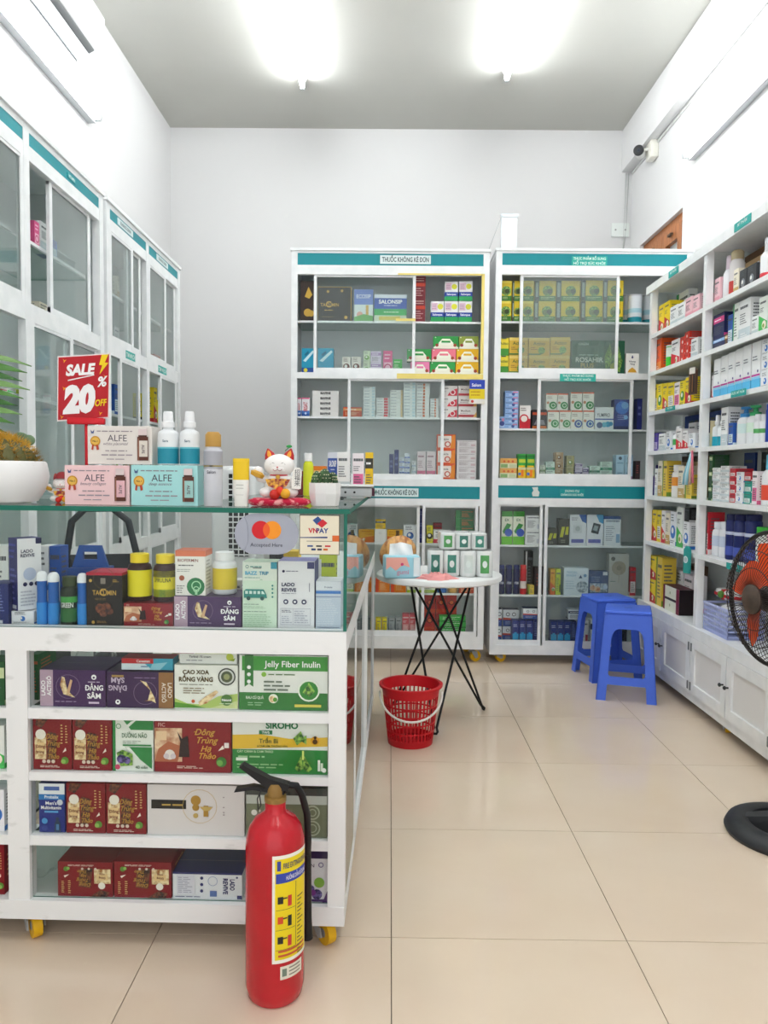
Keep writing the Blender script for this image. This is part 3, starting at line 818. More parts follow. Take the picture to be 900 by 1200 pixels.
D('dongtrung_wide', '#8c101c', [Rr(0, .2, .36, .86, 'pic_skin'), Pp([(0, .2), (.3, .2), (.36, .5), (.18, .6), (.05, .45)], '#b86a48'), Rr(.02, .62, .16, .8, '#f0d0a8'), Cc(.2, .34, .1, '#f0e6e0'), Cc(.155, .31, .055, '#d8ccd0'), Cc(.245, .31, .055, '#d8ccd0'), Pp([(.32, .3), (.46, .3), (.44, .72), (.36, .66), (.3, .8), (.34, .6)], '#2a1416'),
   Tt(.66, .74, .12, 'Đông', '#d8a040', w=.28, sh=.35), Tt(.7, .58, .12, 'Trùng', '#d8a040', w=.3, sh=.35), Tt(.68, .42, .11, 'Hạ', '#d8a040', w=.16, sh=.35), Tt(.7, .28, .11, 'Thảo', '#d8a040', w=.26, sh=.35),
   Cc(.88, .22, .1, '#3f7a34'), Cc(.86, .2, .06, '#6fa84e'), Ll(.3, .7, .14, .08, 2, '#e8d0c0'), Tt(.1, .9, .07, 'FIC', '#d8a8a0'), Pp([(.84, .44), (.92, .48), (.9, .55)], '#f0e6d8'), Rr(.92, .5, .98, .6, '#e8e0da')], top='#7c1019')
D('sam', '#47285a', [Rr(0, 0, .2, 1, '#b79cae'), Tt(.08, .5, .06, 'LADO', '#ffffff', w=.6, rot=PI/2), Tt(.17, .56, .06, 'ACTISÔ', '#ffffff', w=.6, rot=PI/2), Oo(.43, .55, .33, .012, '#8a7398'), Pp([(.34, .82), (.38, .8), (.42, .45), (.54, .25), (.36, .34), (.31, .6)], 'pic_gold'), Pp([(.47, .75), (.5, .72), (.45, .34), (.41, .4)], '#d8ae84'), Tt(.83, .46, .14, 'ĐẢNG', '#ffffff', w=.28, b=.03), Tt(.83, .24, .14, 'SÂM', '#ffffff', w=.24, b=.03), Cc(.83, .82, .07, '#ffffff'), Cc(.83, .81, .03, '#47285a'), Ll(.74, .92, .72, .66, 1, '#c8b8d0'), Rr(.75, .1, .91, .15, '#d8c8dc'), Ll(.24, .56, .18, .12, 1, '#9a86a6')], top='#3c2150')
D('sam_flip', '#3d2350', [Rr(.78, 0, 1, 1, '#94683c'), Tt(.92, .5, .06, 'LADO', '#f4e8d8', w=.6, rot=-PI/2), Tt(.83, .44, .06, 'ACTISÔ', '#f4e8d8', w=.6, rot=-PI/2), Oo(.58, .42, .33, .012, '#8a7398'), Pp([(.56, .2), (.62, .22), (.66, .5), (.5, .78), (.6, .72), (.72, .3), (.74, .14), (.68, .2)], 'pic_gold'), Tt(.17, .62, .14, 'ĐẢNG', '#c8b8d0', w=.28, b=.03, rot=PI), Tt(.17, .84, .14, 'SÂM', '#c8b8d0', w=.24, b=.03, rot=PI), Cc(.17, .16, .07, '#ffffff'), Cc(.17, .17, .03, '#3d2350'), Rr(.08, .86, .26, .92, '#a88850'), Ll(.42, .74, .88, .82, 1, '#8a7398')], top='#352048')
D('jelly', '#f2f3ee', [Rr(0, 0, 1, .32, '#34803a'), Rr(.03, .72, 1, .985, '#3f9a3c'), Pp([(.06, .42), (.11, .48), (.16, .42), (.16, 1), (.06, 1)], '#2c7a34'), Tt(.6, .79, .11, 'Jelly Fiber Inulin', '#ffffff', w=.72), Cc(.11, .78, .035, '#ffffff'), Cc(.11, .65, .035, '#ffffff'), Cc(.11, .52, .035, '#ffffff'), Cc(.28, .655, .045, '#8fc24a'), Ll(.33, .66, .68, .63, 1, '#6a8a5a'), Ll(.28, .6, .56, .34, 3, '#6b7a6a'), Cc(.79, .37, .2, '#eef6e6'), Cc(.79, .37, .17, '#3a8a3a'), Pp([(.79, .52), (.86, .36), (.8, .26), (.72, .34)], 'pic_leaf'), Rr(.63, .07, .93, .12, '#d8cc5a'), Cc(.39, .22, .085, '#e8f0e0'), Cc(.38, .21, .06, 'pic_gold'), Cc(.41, .2, .04, '#5a9a3a'), Tt(.18, .21, .05, 'RAU CỦ QUẢ', '#e8f4e4', w=.2), Ll(.1, .3, .16, .08, 2, '#9ac89a')], top='#2c6a34')
D('caoxoa', '#f4f5ee', [Pp([(0, .02), (1, .02), (1, .36), (.7, .3), (.45, .1), (.2, .12), (0, .24)], '#b8d070'), Pp([(0, .02), (.5, .02), (.25, .1), (0, .15)], '#5a9a30'), Pp([(.55, .02), (1, .02), (1, .2), (.75, .1)], '#d8e0a0'), Tt(.34, .8, .09, 'CAO XOA', '#5a4a22', w=.42, b=.04), Tt(.34, .63, .1, 'RỒNG VÀNG', '#5a4a22', w=.54, b=.04), Ll(.08, .6, .58, .54, 1, '#7a7a6a'), Ll(.14, .5, .5, .34, 3, '#8a7a5a'), Oo(.83, .75, .2, .03, '#3a4038'), Cc(.83, .75, .13, '#5a6448'), Cc(.83, .75, .07, '#98a070'), Pp([(.4, .08), (.52, .14), (.62, .28), (.7, .4), (.66, .44), (.5, .3), (.38, .16)], 'pic_gold'), Cc(.3, .18, .04, '#c85a2a'), Cc(.83, .22, .13, '#4a7a3a'), Tt(.83, .2, .05, 'Natural', '#ffffff', w=.22, b=.03), Ll(.72, .94, .16, .12, 1, '#d8e8c8')], top='#e4e6dc')
D('terbisil', '#eef0ec', [Rr(0, .8, .25, 1, '#a02a5a'), Rr(.27, .8, .9, 1, '#b8c838'), Cc(.88, .55, .3, '#c2d04a'), Pp([(.86, .28), (.95, .22), (.98, .5)], '#98ae30'), Tt(.36, .48, .17, 'Terbisil 1% cream', '#3a3c48', w=.5), Ll(.12, .4, .34, .2, 1, '#7a7c84')], top='#e6e8e2')
D('canesten', '#3aa7c4', [Rr(0, .55, .62, 1, '#c4242c'), Tt(.42, .66, .22, 'Canesten', '#ffffff', w=.34), Pp([(0, 0), (.6, 0), (.45, .55), (0, .55)], '#d8e8ee'), Pp([(.55, 0), (.75, 0), (.9, .7), (.6, .55)], '#8fd0e0'), Ll(.38, .55, .4, .2, 1, '#2a6a9a')], top='#b8242c')
D('duongnao', '#eef2ea', [Rr(0, 0, .07, 1, '#2f8a48'), Pp([(.25, 1), (1, 1), (1, .8), (.45, .8)], '#2f8a48'), Pp([(.45, .96), (.6, 1), (.35, .82), (.25, .82)], '#eef2ea'), Tt(.54, .65, .085, 'DƯỠNG NÃO', '#2a6a3a', w=.62), Ll(.25, .8, .6, .53, 2, '#9aa89a'), Rr(.25, .49, .95, .52, '#2f8a48'), Pp([(.3, .47), (.97, .47), (.97, .05)], '#2f8a48'), Pp([(.32, .47), (.42, .47), (.66, .25), (.6, .24)], '#eef2ea'), Cc(.22, .24, .09, '#3a3f78'), Cc(.34, .2, .07, '#2c3060'), Cc(.28, .31, .05, '#54609a'), Pp([(.1, .36), (.25, .42), (.5, .34), (.5, .12), (.2, .1)], 'pic_leaf'), Cc(.22, .24, .085, 'pic_berry'), Cc(.36, .22, .07, 'pic_berry'), Cc(.13, .09, .05, '#c84a6a'), Oo(.16, .88, .05, .012, '#2f8a48'), Tt(.72, .06, .06, '40 viên', '#2a5a34', w=.3)], top='#dfe6da')
D('siroho', '#f0f2ec', [Rr(0, 0, 1, .48, '#2f8a3f'), Pp([(0, .48), (1, .56), (1, .74), (.6, .7), (.3, .78), (0, .76)], '#eec23a'), Tt(.52, .9, .12, 'SIROHO', '#1f7a48', w=.44, b=.04), Rr(.28, .78, .42, .86, '#1f7a48'), Tt(.35, .795, .05, 'TW5', '#ffffff', w=.1), Tt(.38, .61, .085, 'Trần Bì', '#2a4a1a', w=.2), Tt(.42, .53, .04, '& CAM LÂM, THƯƠNG HÀN', '#4a5a1a', w=.32), Tt(.24, .42, .045, 'CÁT CÁNH & CAM THẢO', '#d8f0c8', w=.38, a='c'), Ll(.06, .34, .38, .3, 1, '#a8d8a0'), Rr(.04, .26, .16, .32, '#e8f4e4'), Ll(.05, .54, .22, .1, 2, '#8fc88a'), Pp([(.64, .72), (.72, .86), (.76, .7), (.68, .58)], 'pic_leaf'), Pp([(.7, .7), (.78, .78), (.78, .6)], 'pic_leaf'), Cc(.87, .68, .085, '#e0a020'), Cc(.87, .66, .05, '#5a3a14'), Cc(.87, .74, .03, '#3a2810'), Pp([(.73, .4), (.66, .12), (.7, .06), (.745, .12)], 'pic_leaf'), Pp([(.75, .4), (.745, .12), (.8, .06), (.84, .12)], 'pic_leaf'), Rr(.735, .3, .755, .48, '#d8e880'), Rr(.9, .08, .925, .3, '#e8f0e4'), Rr(.93, .08, .955, .24, '#d8e8d0'), Cc(.965, .1, .045, '#f0f4ec')], top='#dfe6da')
D('mens', '#1f2f86', [Rr(0, .78, 1, 1, '#eef2f6'), Rr(.2, .86, .8, .94, '#4a6ab0'), Tt(.5, .7, .06, 'Probalix', '#bfe0f4', w=.7), Rr(0, .67, 1, .78, '#2a7ac0'), Tt(.5, .7, .06, 'Probalix', '#ffffff', w=.6), Tt(.48, .57, .07, "Men's", '#ffffff', w=.5), Tt(.48, .48, .07, 'Multivitamin', '#ffffff', w=.78), Rr(.22, .41, .76, .45, '#5aa0d8'), Cc(.23, .24, .06, '#4a9ad8'), Cc(.23, .1, .06, '#34468e'), Pp([(.6, .02), (.62, .2), (.68, .26), (.78, .26), (.84, .2), (.86, .02)], '#2c3f5a'), Cc(.73, .29, .035, '#2c3f5a'), Rr(.68, .06, .79, .18, '#4a7aa8'), Cc(.84, .63, .06, '#c8d0d8')], top='#16246c')
D('mushroom', '#e6dede', [Rr(.04, .52, .4, .7, '#1d1a18'), Ll(.15, .38, .64, .56, 1, G), Oo(.54, .58, .34, .008, '#cfae62'), Cc(.5, .7, .1, '#b88a34'), Cc(.5, .56, .07, '#b88a34'), Rr(.58, .38, .63, .6, '#b88a34'), Pp([(.54, .58), (.68, .58), (.64, .5), (.58, .5)], '#cfae62'), Cc(.5, .4, .05, '#cfae62'), Ll(.78, .8, .8, .4, 8, '#a89a9a'), Ll(.83, .84, .78, .4, 10, '#b8aaaa')], top='#d4caca', rough=.3)
D('olive', '#7c8066', [Rr(0, .68, 1, 1, '#c9ccc4'), Rr(0, .86, 1, 1, '#4a4c48'), Cc(.1, .5, .06, '#f0f0e8'), Tt(.28, .46, .1, 'LADO', '#f0f0e8', w=.3, b=.03), Oo(.82, .52, .15, .03, '#b8bca4'), Oo(.82, .52, .08, .02, '#b8bca4'), Oo(.82, .2, .16, .03, '#b8bca4'), Oo(.82, .2, .09, .02, '#b8bca4'), Ll(.08, .5, .36, .16, 3, '#a8ac94')], top='#4a4c48')
D('revive_side', '#e9eaee', [Rr(.93, .02, 1, .16, '#2c2f6a'), Tt(.83, .56, .065, 'LADO', '#2c2f6a', w=.42, b=.04, rot=-PI/2), Tt(.73, .5, .065, 'REVIVE', '#2c2f6a', w=.6, b=.04, rot=-PI/2), Cc(.93, .84, .04, '#2c2f6a'), Cc(.42, .8, .06, '#2c2f6a'), Cc(.42, .56, .06, '#2c2f6a'), Cc(.42, .32, .06, '#2c2f6a'), Oo(.58, .7, .18, .02, '#8a9ac0'), Rr(.54, .12, .64, .34, '#5a74b0'), Rr(.06, .2, .32, .9, '#d4d6de'), Ll(.08, .3, .86, .24, 9, '#9a9eae'), Ll(.04, .4, .14, .08, 1, '#2c2f6a')], bands=[(.93, 1, '#2b2e6c')], top='#25285f')
D('inulin', '#ece8ee', [Rr(0, 0, 1, .06, '#5a3a78'), Tt(.3, .8, .08, 'ULIN', '#4a3a5a', w=.5), Tt(.26, .69, .06, 'S', '#6a5a7a'), Oo(.74, .86, .06, .02, '#7a6a9a'), Cc(.68, .45, .12, '#8ab84a'), Cc(.35, .3, .1, 'pic_berry'), Cc(.6, .18, .12, 'pic_berry'), Cc(.25, .14, .09, '#d0823a'), Cc(.45, .22, .07, '#7a3a8a'), Pp([(.8, 0), (1, 0), (1, .3)], '#5a3a78')], top='#5a3a78')
D('tacumin', '#1c1918', [Tt(.5, .58, .09, 'TACUMIN', G, w=.66), Tt(.46, .57, .13, 'C', G, b=.03), Cc(.12, .85, .03, G), Rr(.4, .79, .54, .9, '#8a8278'), Ll(.74, .92, .88, .82, 2, G), Ll(.25, .75, .53, .48, 2, '#7a6438'), Cc(.38, .33, .09, 'pic_dark'), Cc(.56, .35, .09, 'pic_dark'), Cc(.48, .24, .07, 'pic_dark'), Cc(.66, .28, .07, 'pic_dark'), Ll(.3, .7, .1, .05, 2, '#a8824a'), Cc(.2, .07, .03, G), Oo(.5, .9, .2, .006, '#6a5634')], bands=[(.95, 1, '#b8203a')], top='#c02842')
D('tacumin_big', '#33302e', [Rr(0, .985, 1, 1, G), Rr(0, 0, .006, 1, G), Rr(.985, 0, 1, 1, G), Tt(.35, .42, .1, 'TACUMIN', G, w=.55), Tt(.32, .4, .17, 'C', G, b=.03), Cc(.3, .86, .04, G), Cc(.72, .88, .04, G), Ll(.2, .45, .34, .28, 1, G), Ll(.12, .46, .14, .09, 1, '#7a6a48'), Cc(.84, .1, .05, G)], top='#3a3634')
D('gift_dark', '#2c2220', [Rr(.05, .04, .95, .96, '#3a2c26'), Pp([(.3, .6), (.55, .85), (.8, .65), (.6, .55)], '#d0a840'), Cc(.5, .2, .1, '#c8a040'), Cc(.72, .18, .08, '#c8a040')])
D('biofermin', '#f1efe9', [Tt(.42, .75, .065, 'BIOFERMIN', '#8a4a3a', w=.78), Ll(.1, .62, .7, .64, 1, '#5a5a58'), Cc(.68, .2, .2, '#1f7a44'), Oo(.7, .22, .11, .025, '#a8dcb0'), Oo(.7, .14, .07, .02, '#a8dcb0'), Rr(.66, .02, .74, .12, '#a8dcb0'), Cc(.22, .39, .06, '#a8583a'), Ll(.05, .32, .24, .04, 4, '#8a8c86'), Ll(.06, .6, .6, .52, 2, '#a8a8a4')], bands=[(.87, 1, '#e07a55')], top='#d86c48', side=[Rr(0, 0, 1, .86, '#f4f2ec'), Ll(.1, .9, .8, .1, 9, '#b8b6ae')])
D('bazz', '#d5ebd6', [Rr(0, .72, 1, 1, '#e3ede0'), Rr(.82, .9, 1, 1, '#2a9ab0'), Oo(.13, .93, .025, .008, '#2a7a70'), Ll(.22, .58, .95, .91, 1, '#5a9a90'), Rr(.3, .905, .55, .915, '#1c2422'), Tt(.25, .81, .05, 'BAZZ', '#59b8d8', w=.36, b=.04), Tt(.62, .81, .05, 'TRIP', '#2f8fb0', w=.3, b=.03), Ll(.06, .5, .78, .75, 1, '#8ab8b0'), Pp([(.04, .46), (.04, .56), (.1, .59), (.62, .59), (.7, .51), (.72, .46)], '#1f8a80'), Rr(.08, .52, .16, .565, '#cfe8e0'), Rr(.2, .52, .28, .565, '#cfe8e0'), Rr(.32, .52, .4, .565, '#cfe8e0'), Rr(.44, .52, .52, .565, '#cfe8e0'), Pp([(.56, .52), (.66, .52), (.6, .565), (.56, .565)], '#d8f0e8'), Cc(.18, .455, .03, '#14544e'), Cc(.58, .455, .03, '#14544e'), Cc(.88, .6, .015, '#2a8a80'), Cc(.88, .54, .015, '#2a8a80'), Cc(.88, .48, .015, '#2a8a80'), Cc(.88, .65, .015, '#2a8a80'), Ll(.04, .48, .375, .355, 1, '#3a6a50'), Ll(.04, .82, .34, .3, 2, '#98bc9c'), Ll(.04, .7, .265, .245, 1, '#3a6a50'), Ll(.04, .9, .22, .02, 7, '#a4c8a6'), Pp([(.5, .73), (.55, .75), (.6, .73)], '#a8d0b0')], top='#c8e0c8')
D('revive', '#eaebef', [Rr(.8, .89, .995, .99, '#2c2f6a'), Cc(.15, .85, .02, '#22254e'), Ll(.22, .55, .865, .84, 1, '#4a4c6a'), Tt(.1, .63, .05, 'LADO', '#1c1f48', a='l', w=.5, b=.04), Tt(.1, .55, .05, 'REVIVE', '#1c1f48', a='l', w=.68, b=.04), Ll(.1, .5, .53, .515, 1, '#5a5c7a'), Rr(.86, .55, .875, .68, '#6a6c88'), Cc(.22, .4, .038, '#1f2250'), Cc(.47, .4, .038, '#1f2250'), Cc(.72, .4, .038, '#1f2250'), Cc(.22, .4, .018, '#e8eaf2'), Cc(.47, .4, .018, '#e8eaf2'), Cc(.72, .4, .018, '#e8eaf2'), Rr(.08, .06, .9, .065, '#8a8ca0'), Rr(.08, .3, .9, .305, '#8a8ca0'), Rr(.08, .06, .085, .3, '#8a8ca0'), Rr(.42, .06, .425, .3, '#8a8ca0'), Rr(.895, .06, .9, .3, '#8a8ca0'), Ll(.11, .38, .285, .24, 2, '#4a4c68'), Ll(.46, .86, .28, .08, 6, '#b4b6c4'), Ll(.11, .4, .2, .08, 4, '#b4b6c4')], top='#8a86c4', side=[Rr(0, 0, 1, 1, '#3a3c80')])
D('palebox', '#c4d2e2', [Rr(0, .74, 1, .8, '#3a7ac8'), Rr(0, .67, 1, .68, '#2c4a8a'), Rr(0, .82, 1, 1, '#dde4ec'), Tt(.5, .86, .035, 'Probalix', '#5a6a86', w=.4), Ll(.06, .95, .64, .06, 15, '#dde5ee'), Rr(.05, .03, .95, .04, '#5a6a8a')], top='#e4e8ee')
D('alfe_pink', '#ecc9cb', []); D('alfe_teal', '#a5dcdc', []); D('alfe_white', '#dfdad4', [])
for k, sub in (('alfe_pink', 'beauty collagen'), ('alfe_teal', 'deep essence'), ('alfe_white', 'white placental')):
    bc = {'alfe_pink': '#e2b4bc', 'alfe_teal': '#9cc8c4', 'alfe_white': '#d8d2c8'}[k]
    DS[k]['els'] = [Tt(.46, .6, .17, 'ALFE', '#4a4450', w=.4, b=.0), Tt(.44, .5, .075, sub, '#7a6a78', w=.4, sh=.4, b=0), Cc(.12, .6, .135, '#c8902a'), Cc(.12, .6, .1, '#e0b450'), Tt(.12, .575, .05, 'No.1', '#4a2a10', w=.1), Pp([(.07, .5), (.1, .5), (.09, .36), (.06, .38)], '#b8442a'), Pp([(.13, .5), (.17, .5), (.18, .38), (.145, .36)], '#b8442a'), Pp([(.05, .9), (.08, .84), (.11, .9), (.1, .8), (.06, .8)], '#4a5a8a'), Ll(.15, .7, .89, .83, 1, '#8a7f88'), Ll(.28, .62, .38, .32, 1, '#8a7f88'), Ll(.22, .7, .28, .2, 1, '#9a9098'), Ll(.3, .58, .16, .1, 1, '#9a9098'),
      Rr(.78, .1, .95, .72, '#5a2f22'), Rr(.79, .2, .94, .62, bc), Rr(.8, .74, .93, .92, '#d8c8c8'), Tt(.85, .4, .045, 'ALFE', '#6a5a60', w=.34, rot=-PI/2), Rr(.8, .72, .93, .76, '#4a281c'), Rr(.79, .1, .81, .68, '#8a5a44')]
    DS[k]['rough'] = .3
# --- small cartons of the cabinets and shelving
D('teal_mouth', '#1b9cc0', [Rr(0, 0, 1, .22, '#24509a'), Pp([(.1, .5), (.85, .92), (.95, .85), (.3, .45)], '#cdeef4'), Pp([(.2, .75), (.5, .9), (.55, .8), (.3, .68)], '#0f6f90'), Cc(.3, .12, .08, '#d8d040')], side=[Rr(0, 0, 1, .22, '#24509a')])
D('eosip', '#6f86c8', [Rr(0, 0, 1, .52, '#dfe6e6'), Tt(.5, .72, .12, 'ECOSIP', '#eef0fa', w=.75), Cc(.3, .2, .1, '#e8b0a0'), Rr(.62, .12, .76, .5, '#d8b060'), Pp([(0, 0), (1, 0), (1, .16), (.5, .22), (0, .12)], '#6aa860')])
D('salonsip', '#3e5fb4', [Rr(0, .86, 1, 1, '#dfe3ee'), Tt(.5, .66, .14, 'SALONSIP', '#ffffff', w=.72, b=.03), Ll(.3, .7, .62, .55, 1, '#d0d8f0'), Rr(0, .22, 1, .46, '#3aa85a'), Ll(.3, .75, .38, .3, 1, '#d8f0d8'), Rr(0, 0, 1, .22, '#cdd6c0'), Rr(.15, .04, .8, .18, '#d8c860')])
D('salonpas', '#f0f0f2', [Rr(0, .24, 1, .46, '#2440a0'), Tt(.5, .3, .1, 'Salonpas', '#ffffff', w=.8), Rr(0, 0, 1, .24, '#2aa05a'), Cc(.72, .74, .14, '#d8d83a'), Rr(.06, .56, .5, .92, '#e2c4d4'), Ll(.1, .46, .85, .6, 3, '#b08aa8')], side=[Rr(0, .24, 1, .46, '#2440a0'), Rr(0, 0, 1, .24, '#2aa05a')])
D('maroon_pack', '#7c2a34', [Rr(0, .55, 1, .7, '#c8402a'), Ll(.1, .9, .5, .1, 4, '#c89a9a'), Ll(.1, .9, .95, .75, 2, '#d8b0a8')])
def tea(key, c):
    D(key, c, [Pp([(0, .1), (.28, .5), (.72, .5), (1, .1), (1, 0), (0, 0)], '#f0eedc'), Pp([(.2, .45), (.35, .8), (.65, .8), (.8, .45), (.65, .3), (.35, .3)], '#f4f4e4'), Rr(.32, .48, .68, .64, c), Cc(.14, .28, .13, '#9a3a2a'), Cc(.86, .28, .13, '#a8442a'), Cc(.08, .9, .05, '#e8f0e0')])
tea('tea_green', '#2f9a48'); tea('tea_pink', '#e8788a'); tea('tea_yellow', '#e8b416'); tea('tea_olive', '#8a9a3a'); tea('tea_rose', '#ec84b0')
D('pinkbox', '#d85a8c', [Rr(.1, .08, .9, .5, '#f0bcd0'), Oo(.5, .28, .16, .05, '#c03a70'), Ll(.15, .85, .9, .6, 2, '#f4d0e0')])
gen('brown_small', '#e4dcd4', '#7a4038', '#6a5048', style=2); gen('green_small', '#d0dcc0', '#6a9a4a', style=2); gen('lilac_small', '#dccfe2', '#a88ab8', style=0)
D('biafine', '#e4e4e2', [Tt(.5, .34, .42, 'BIAFINE', '#1c1c1e', w=.82, b=.05), Ll(.4, .62, .24, .1, 1, '#8a8a8c')])
D('irisat', '#f0eef2', [Rr(0, 0, 1, .14, '#1f4f9a'), Rr(0, .14, 1, .3, '#3f74c0'), Rr(0, .93, 1, 1, '#d85a8a'), Tt(.72, .52, .5, 'IRISAT', '#c83a4a', w=.5, rot=PI/2), Cc(.5, .15, .06, '#c8d8f0')])
gen('orange_small', '#c8502e', '#e8a060', '#f4d0a0', style=0)
D('slim_white', '#dfe4e4', [Ll(.08, .5, .8, .3, 1, '#7a90a0'), Rr(.72, .15, .95, .85, '#b8d4dc')]); D('slim_red', '#e2e4e4', [Ll(.08, .5, .8, .3, 1, '#8a8a90'), Rr(.6, .1, .92, .9, '#c03a44')])
D('slim_beige', '#dfe2de', [Rr(.85, 0, 1, 1, '#d0b888'), Ll(.08, .5, .8, .3, 1, '#7a8490')]); D('slim_orange', '#e0e2e0', [Rr(.5, .1, .66, .9, '#c86a3a'), Ll(.08, .44, .8, .3, 1, '#7a8490')])
D('smecta', '#e8e6e4', [Pp([(.42, .05), (.98, .05), (.98, .75), (.6, .55)], '#d03a4c'), Oo(.72, .38, .26, .09, '#f0e4e4'), Tt(.3, .7, .14, 'Smecta', '#5a5a5c', w=.5), Ll(.06, .34, .5, .4, 1, '#8a8a8c')])
D('stopress', '#e6e2e0', [Rr(0, .06, 1, .28, '#b84048'), Pp([(.8, .06), (1, .06), (1, .55)], '#e0b060'), Tt(.4, .56, .18, 'Motilium', '#6a4a50', w=.55), Ll(.1, .5, .48, .36, 1, '#9a8a8c')])
D('orange_s', '#d8552a', [Rr(.06, .12, .78, .9, '#f0e8e0'), Tt(.4, .62, .14, 'Smecta', '#5a5a5c', w=.5), Oo(.58, .34, .2, .07, '#c0402a'), Pp([(.7, .05), (.98, .05), (.98, .95), (.84, .95)], '#e08a30')])
gen('greyflat', '#d8d6d6', '#c8b0b4', '#8a7a7e', style=6); gen('blue_stack', '#dce2ee', '#4a6ab8', style=1); D('navybox', '#232c6e', [Ll(.2, .8, .8, .4, 2, '#6a74b0')])
gen('pinkpale', '#e6d4d8', '#d86a8a', '#a07a84', style=1); gen('white_small', '#e6e8ea', '#a8b8c8', style=1)
D('actiso_y', '#e0c428', [Rr(0, 0, 1, .26, '#3f7a30'), Cc(.5, .5, .24, 'pic_leaf'), Cc(.42, .46, .13, '#6a7a3a'), Cc(.6, .48, .12, '#3a4a26'), Rr(0, .88, 1, 1, '#f0dc58'), Ll(.2, .8, .22, .08, 2, '#b8d090')])
D('actiso_w', '#e0c428', [Rr(.0, 0, .22, 1, '#3a4a3a'), Rr(.22, 0, 1, .26, '#3f7a30'), Cc(.62, .5, .26, 'pic_leaf'), Cc(.52, .46, .13, '#6a7a3a'), Cc(.72, .48, .13, '#3a4a26'), Ll(.3, .95, .22, .08, 2, '#c8d8a0'), Rr(.05, .2, .17, .9, '#98a898')])
D('actiso_c', '#d9b23c', [Rr(0, .84, 1, 1, '#e8cc70'), Tt(.5, .6, .18, 'Actiso', '#3a6030', w=.8), Cc(.62, .3, .2, 'pic_leaf'), Ll(.1, .45, .5, .3, 2, '#8a5a2a'), Rr(0, .04, .6, .12, '#4a7a3a')])
D('actiso_s', '#ecd83a', [Rr(0, 0, 1, .4, '#4a9a3a'), Tt(.5, .62, .16, 'Actiso', '#2a5a2a', w=.85), Rr(.25, .94, .75, 1, '#4a5a4a')])
D('rosahir', '#1f5a40', [Tt(.34, .36, .14, 'ROSAHIR', '#dfe8d8', w=.55), Tt(.3, .2, .13, 'PLUS', '#c8b868', w=.36), Tt(.22, .86, .07, 'GREEN', '#c8d8c8', w=.22), Ll(.14, .5, .6, .54, 1, '#a8c8b0'), Pp([(.66, .06), (.62, .5), (.72, .9), (.78, .45)], 'pic_leaf'), Pp([(.8, .06), (.78, .5), (.86, .95), (.96, .4), (.92, .08)], 'pic_leaf'), Cc(.8, .22, .12, '#a8b04a')])
D('honey', '#f0eee8', [Pp([(.5, .92), (.58, .8), (.5, .74), (.42, .8)], '#2a3060'), Tt(.5, .58, .08, 'Nhung', '#3a3a50', w=.7), Tt(.5, .46, .08, 'Vàng', '#3a3a50', w=.5), Pp([(.15, .1), (.85, .1), (.75, .22), (.5, .34), (.25, .22)], '#d8a030')])
D('bluestack', '#8fb4e4', [Rr(.3, .1, .95, .4, '#b8d0f0'), Cc(.62, .4, .3, '#4a5aa0'), Rr(.6, .6, .95, .85, '#d888a8'), Ll(.05, .5, .9, .6, 1, '#4a5a90')])
D('redhex', '#ece8e4', [Rr(0, 0, 1, .42, '#c81e30'), Cc(.42, .42, .2, '#c81e30'), Cc(.42, .42, .14, '#f0e4dc'), Ll(.1, .6, .92, .74, 2, '#6a5a58')])
D('black_car', '#2c2a30', [Rr(0, .72, 1, .86, '#d0502a'), Pp([(.1, .2), (.9, .2), (.8, .45), (.3, .48)], '#8a8890'), Rr(0, 0, 1, .14, '#c86a2a')])
def biof(key, c):
    D(key, '#ece8e0', [Rr(0, .92, 1, 1, '#d86a4a'), Cc(.64, .28, .24, c), Oo(.66, .28, .13, .04, '#dcecd8'), Cc(.18, .44, .08, '#c88a6a'), Ll(.1, .8, .84, .66, 2, '#9a8a84')])
biof('biof_g', '#3f8a50'); biof('biof_b', '#4a62a0')
D('yupro', '#e6e8ec', [Tt(.45, .56, .16, 'YUMPRO', '#4a4a5a', w=.7), Rr(0, .42, 1, .48, '#5a6ab0'), Cc(.7, .22, .13, '#4aa0c8'), Cc(.5, .2, .12, '#6ab8d0'), Cc(.25, .18, .14, '#5a6a90'), Cc(.85, .24, .1, '#3a8ab8')])
D('blue_glu', '#2a3f8a', [Cc(.45, .72, .22, '#3f74c8'), Cc(.6, .8, .12, '#6aa0d8'), Cc(.66, .4, .07, '#7ab8e8'), Ll(.2, .8, .5, .3, 3, '#8a9ad0'), Rr(0, 0, 1, .1, '#1c2a5c')])
gen('kids_or', '#e8c89a', '#e08a3a', style=4); D('kids_or', '#dfe0c0', [Rr(0, .5, 1, 1, '#e0a85a'), Cc(.25, .68, .12, '#d0603a'), Cc(.5, .68, .12, '#d0603a'), Cc(.75, .68, .12, '#d0603a'), Rr(.05, .05, .45, .4, '#8ab070'), Rr(.55, .05, .95, .4, '#c8d0a8')])
D('green_y', '#2c9a3a', [Rr(.15, .35, .95, .62, '#b8c83a'), Rr(0, .72, 1, .9, '#1f7a30'), Rr(.1, 0, .9, .14, '#e8c020')]); D('yellow_b', '#e0b81e', [Rr(.4, .15, .7, .9, '#e87a1a'), Cc(.2, .4, .16, '#5a7ac0'), Rr(0, .8, 1, 1, '#d8d0a0')])
gen('mini_g', '#d8dcd0', '#6a8a5a', style=1); gen('mini_b', '#a88a68', '#6a4a38', '#e8dcc8', style=2); gen('mini_o', '#a8a070', '#7a8a4a', style=2); gen('mini_v', '#cfc4da', '#6a5a8a', style=0); gen('mini_t', '#cfe2d8', '#3f8a6a', style=1)
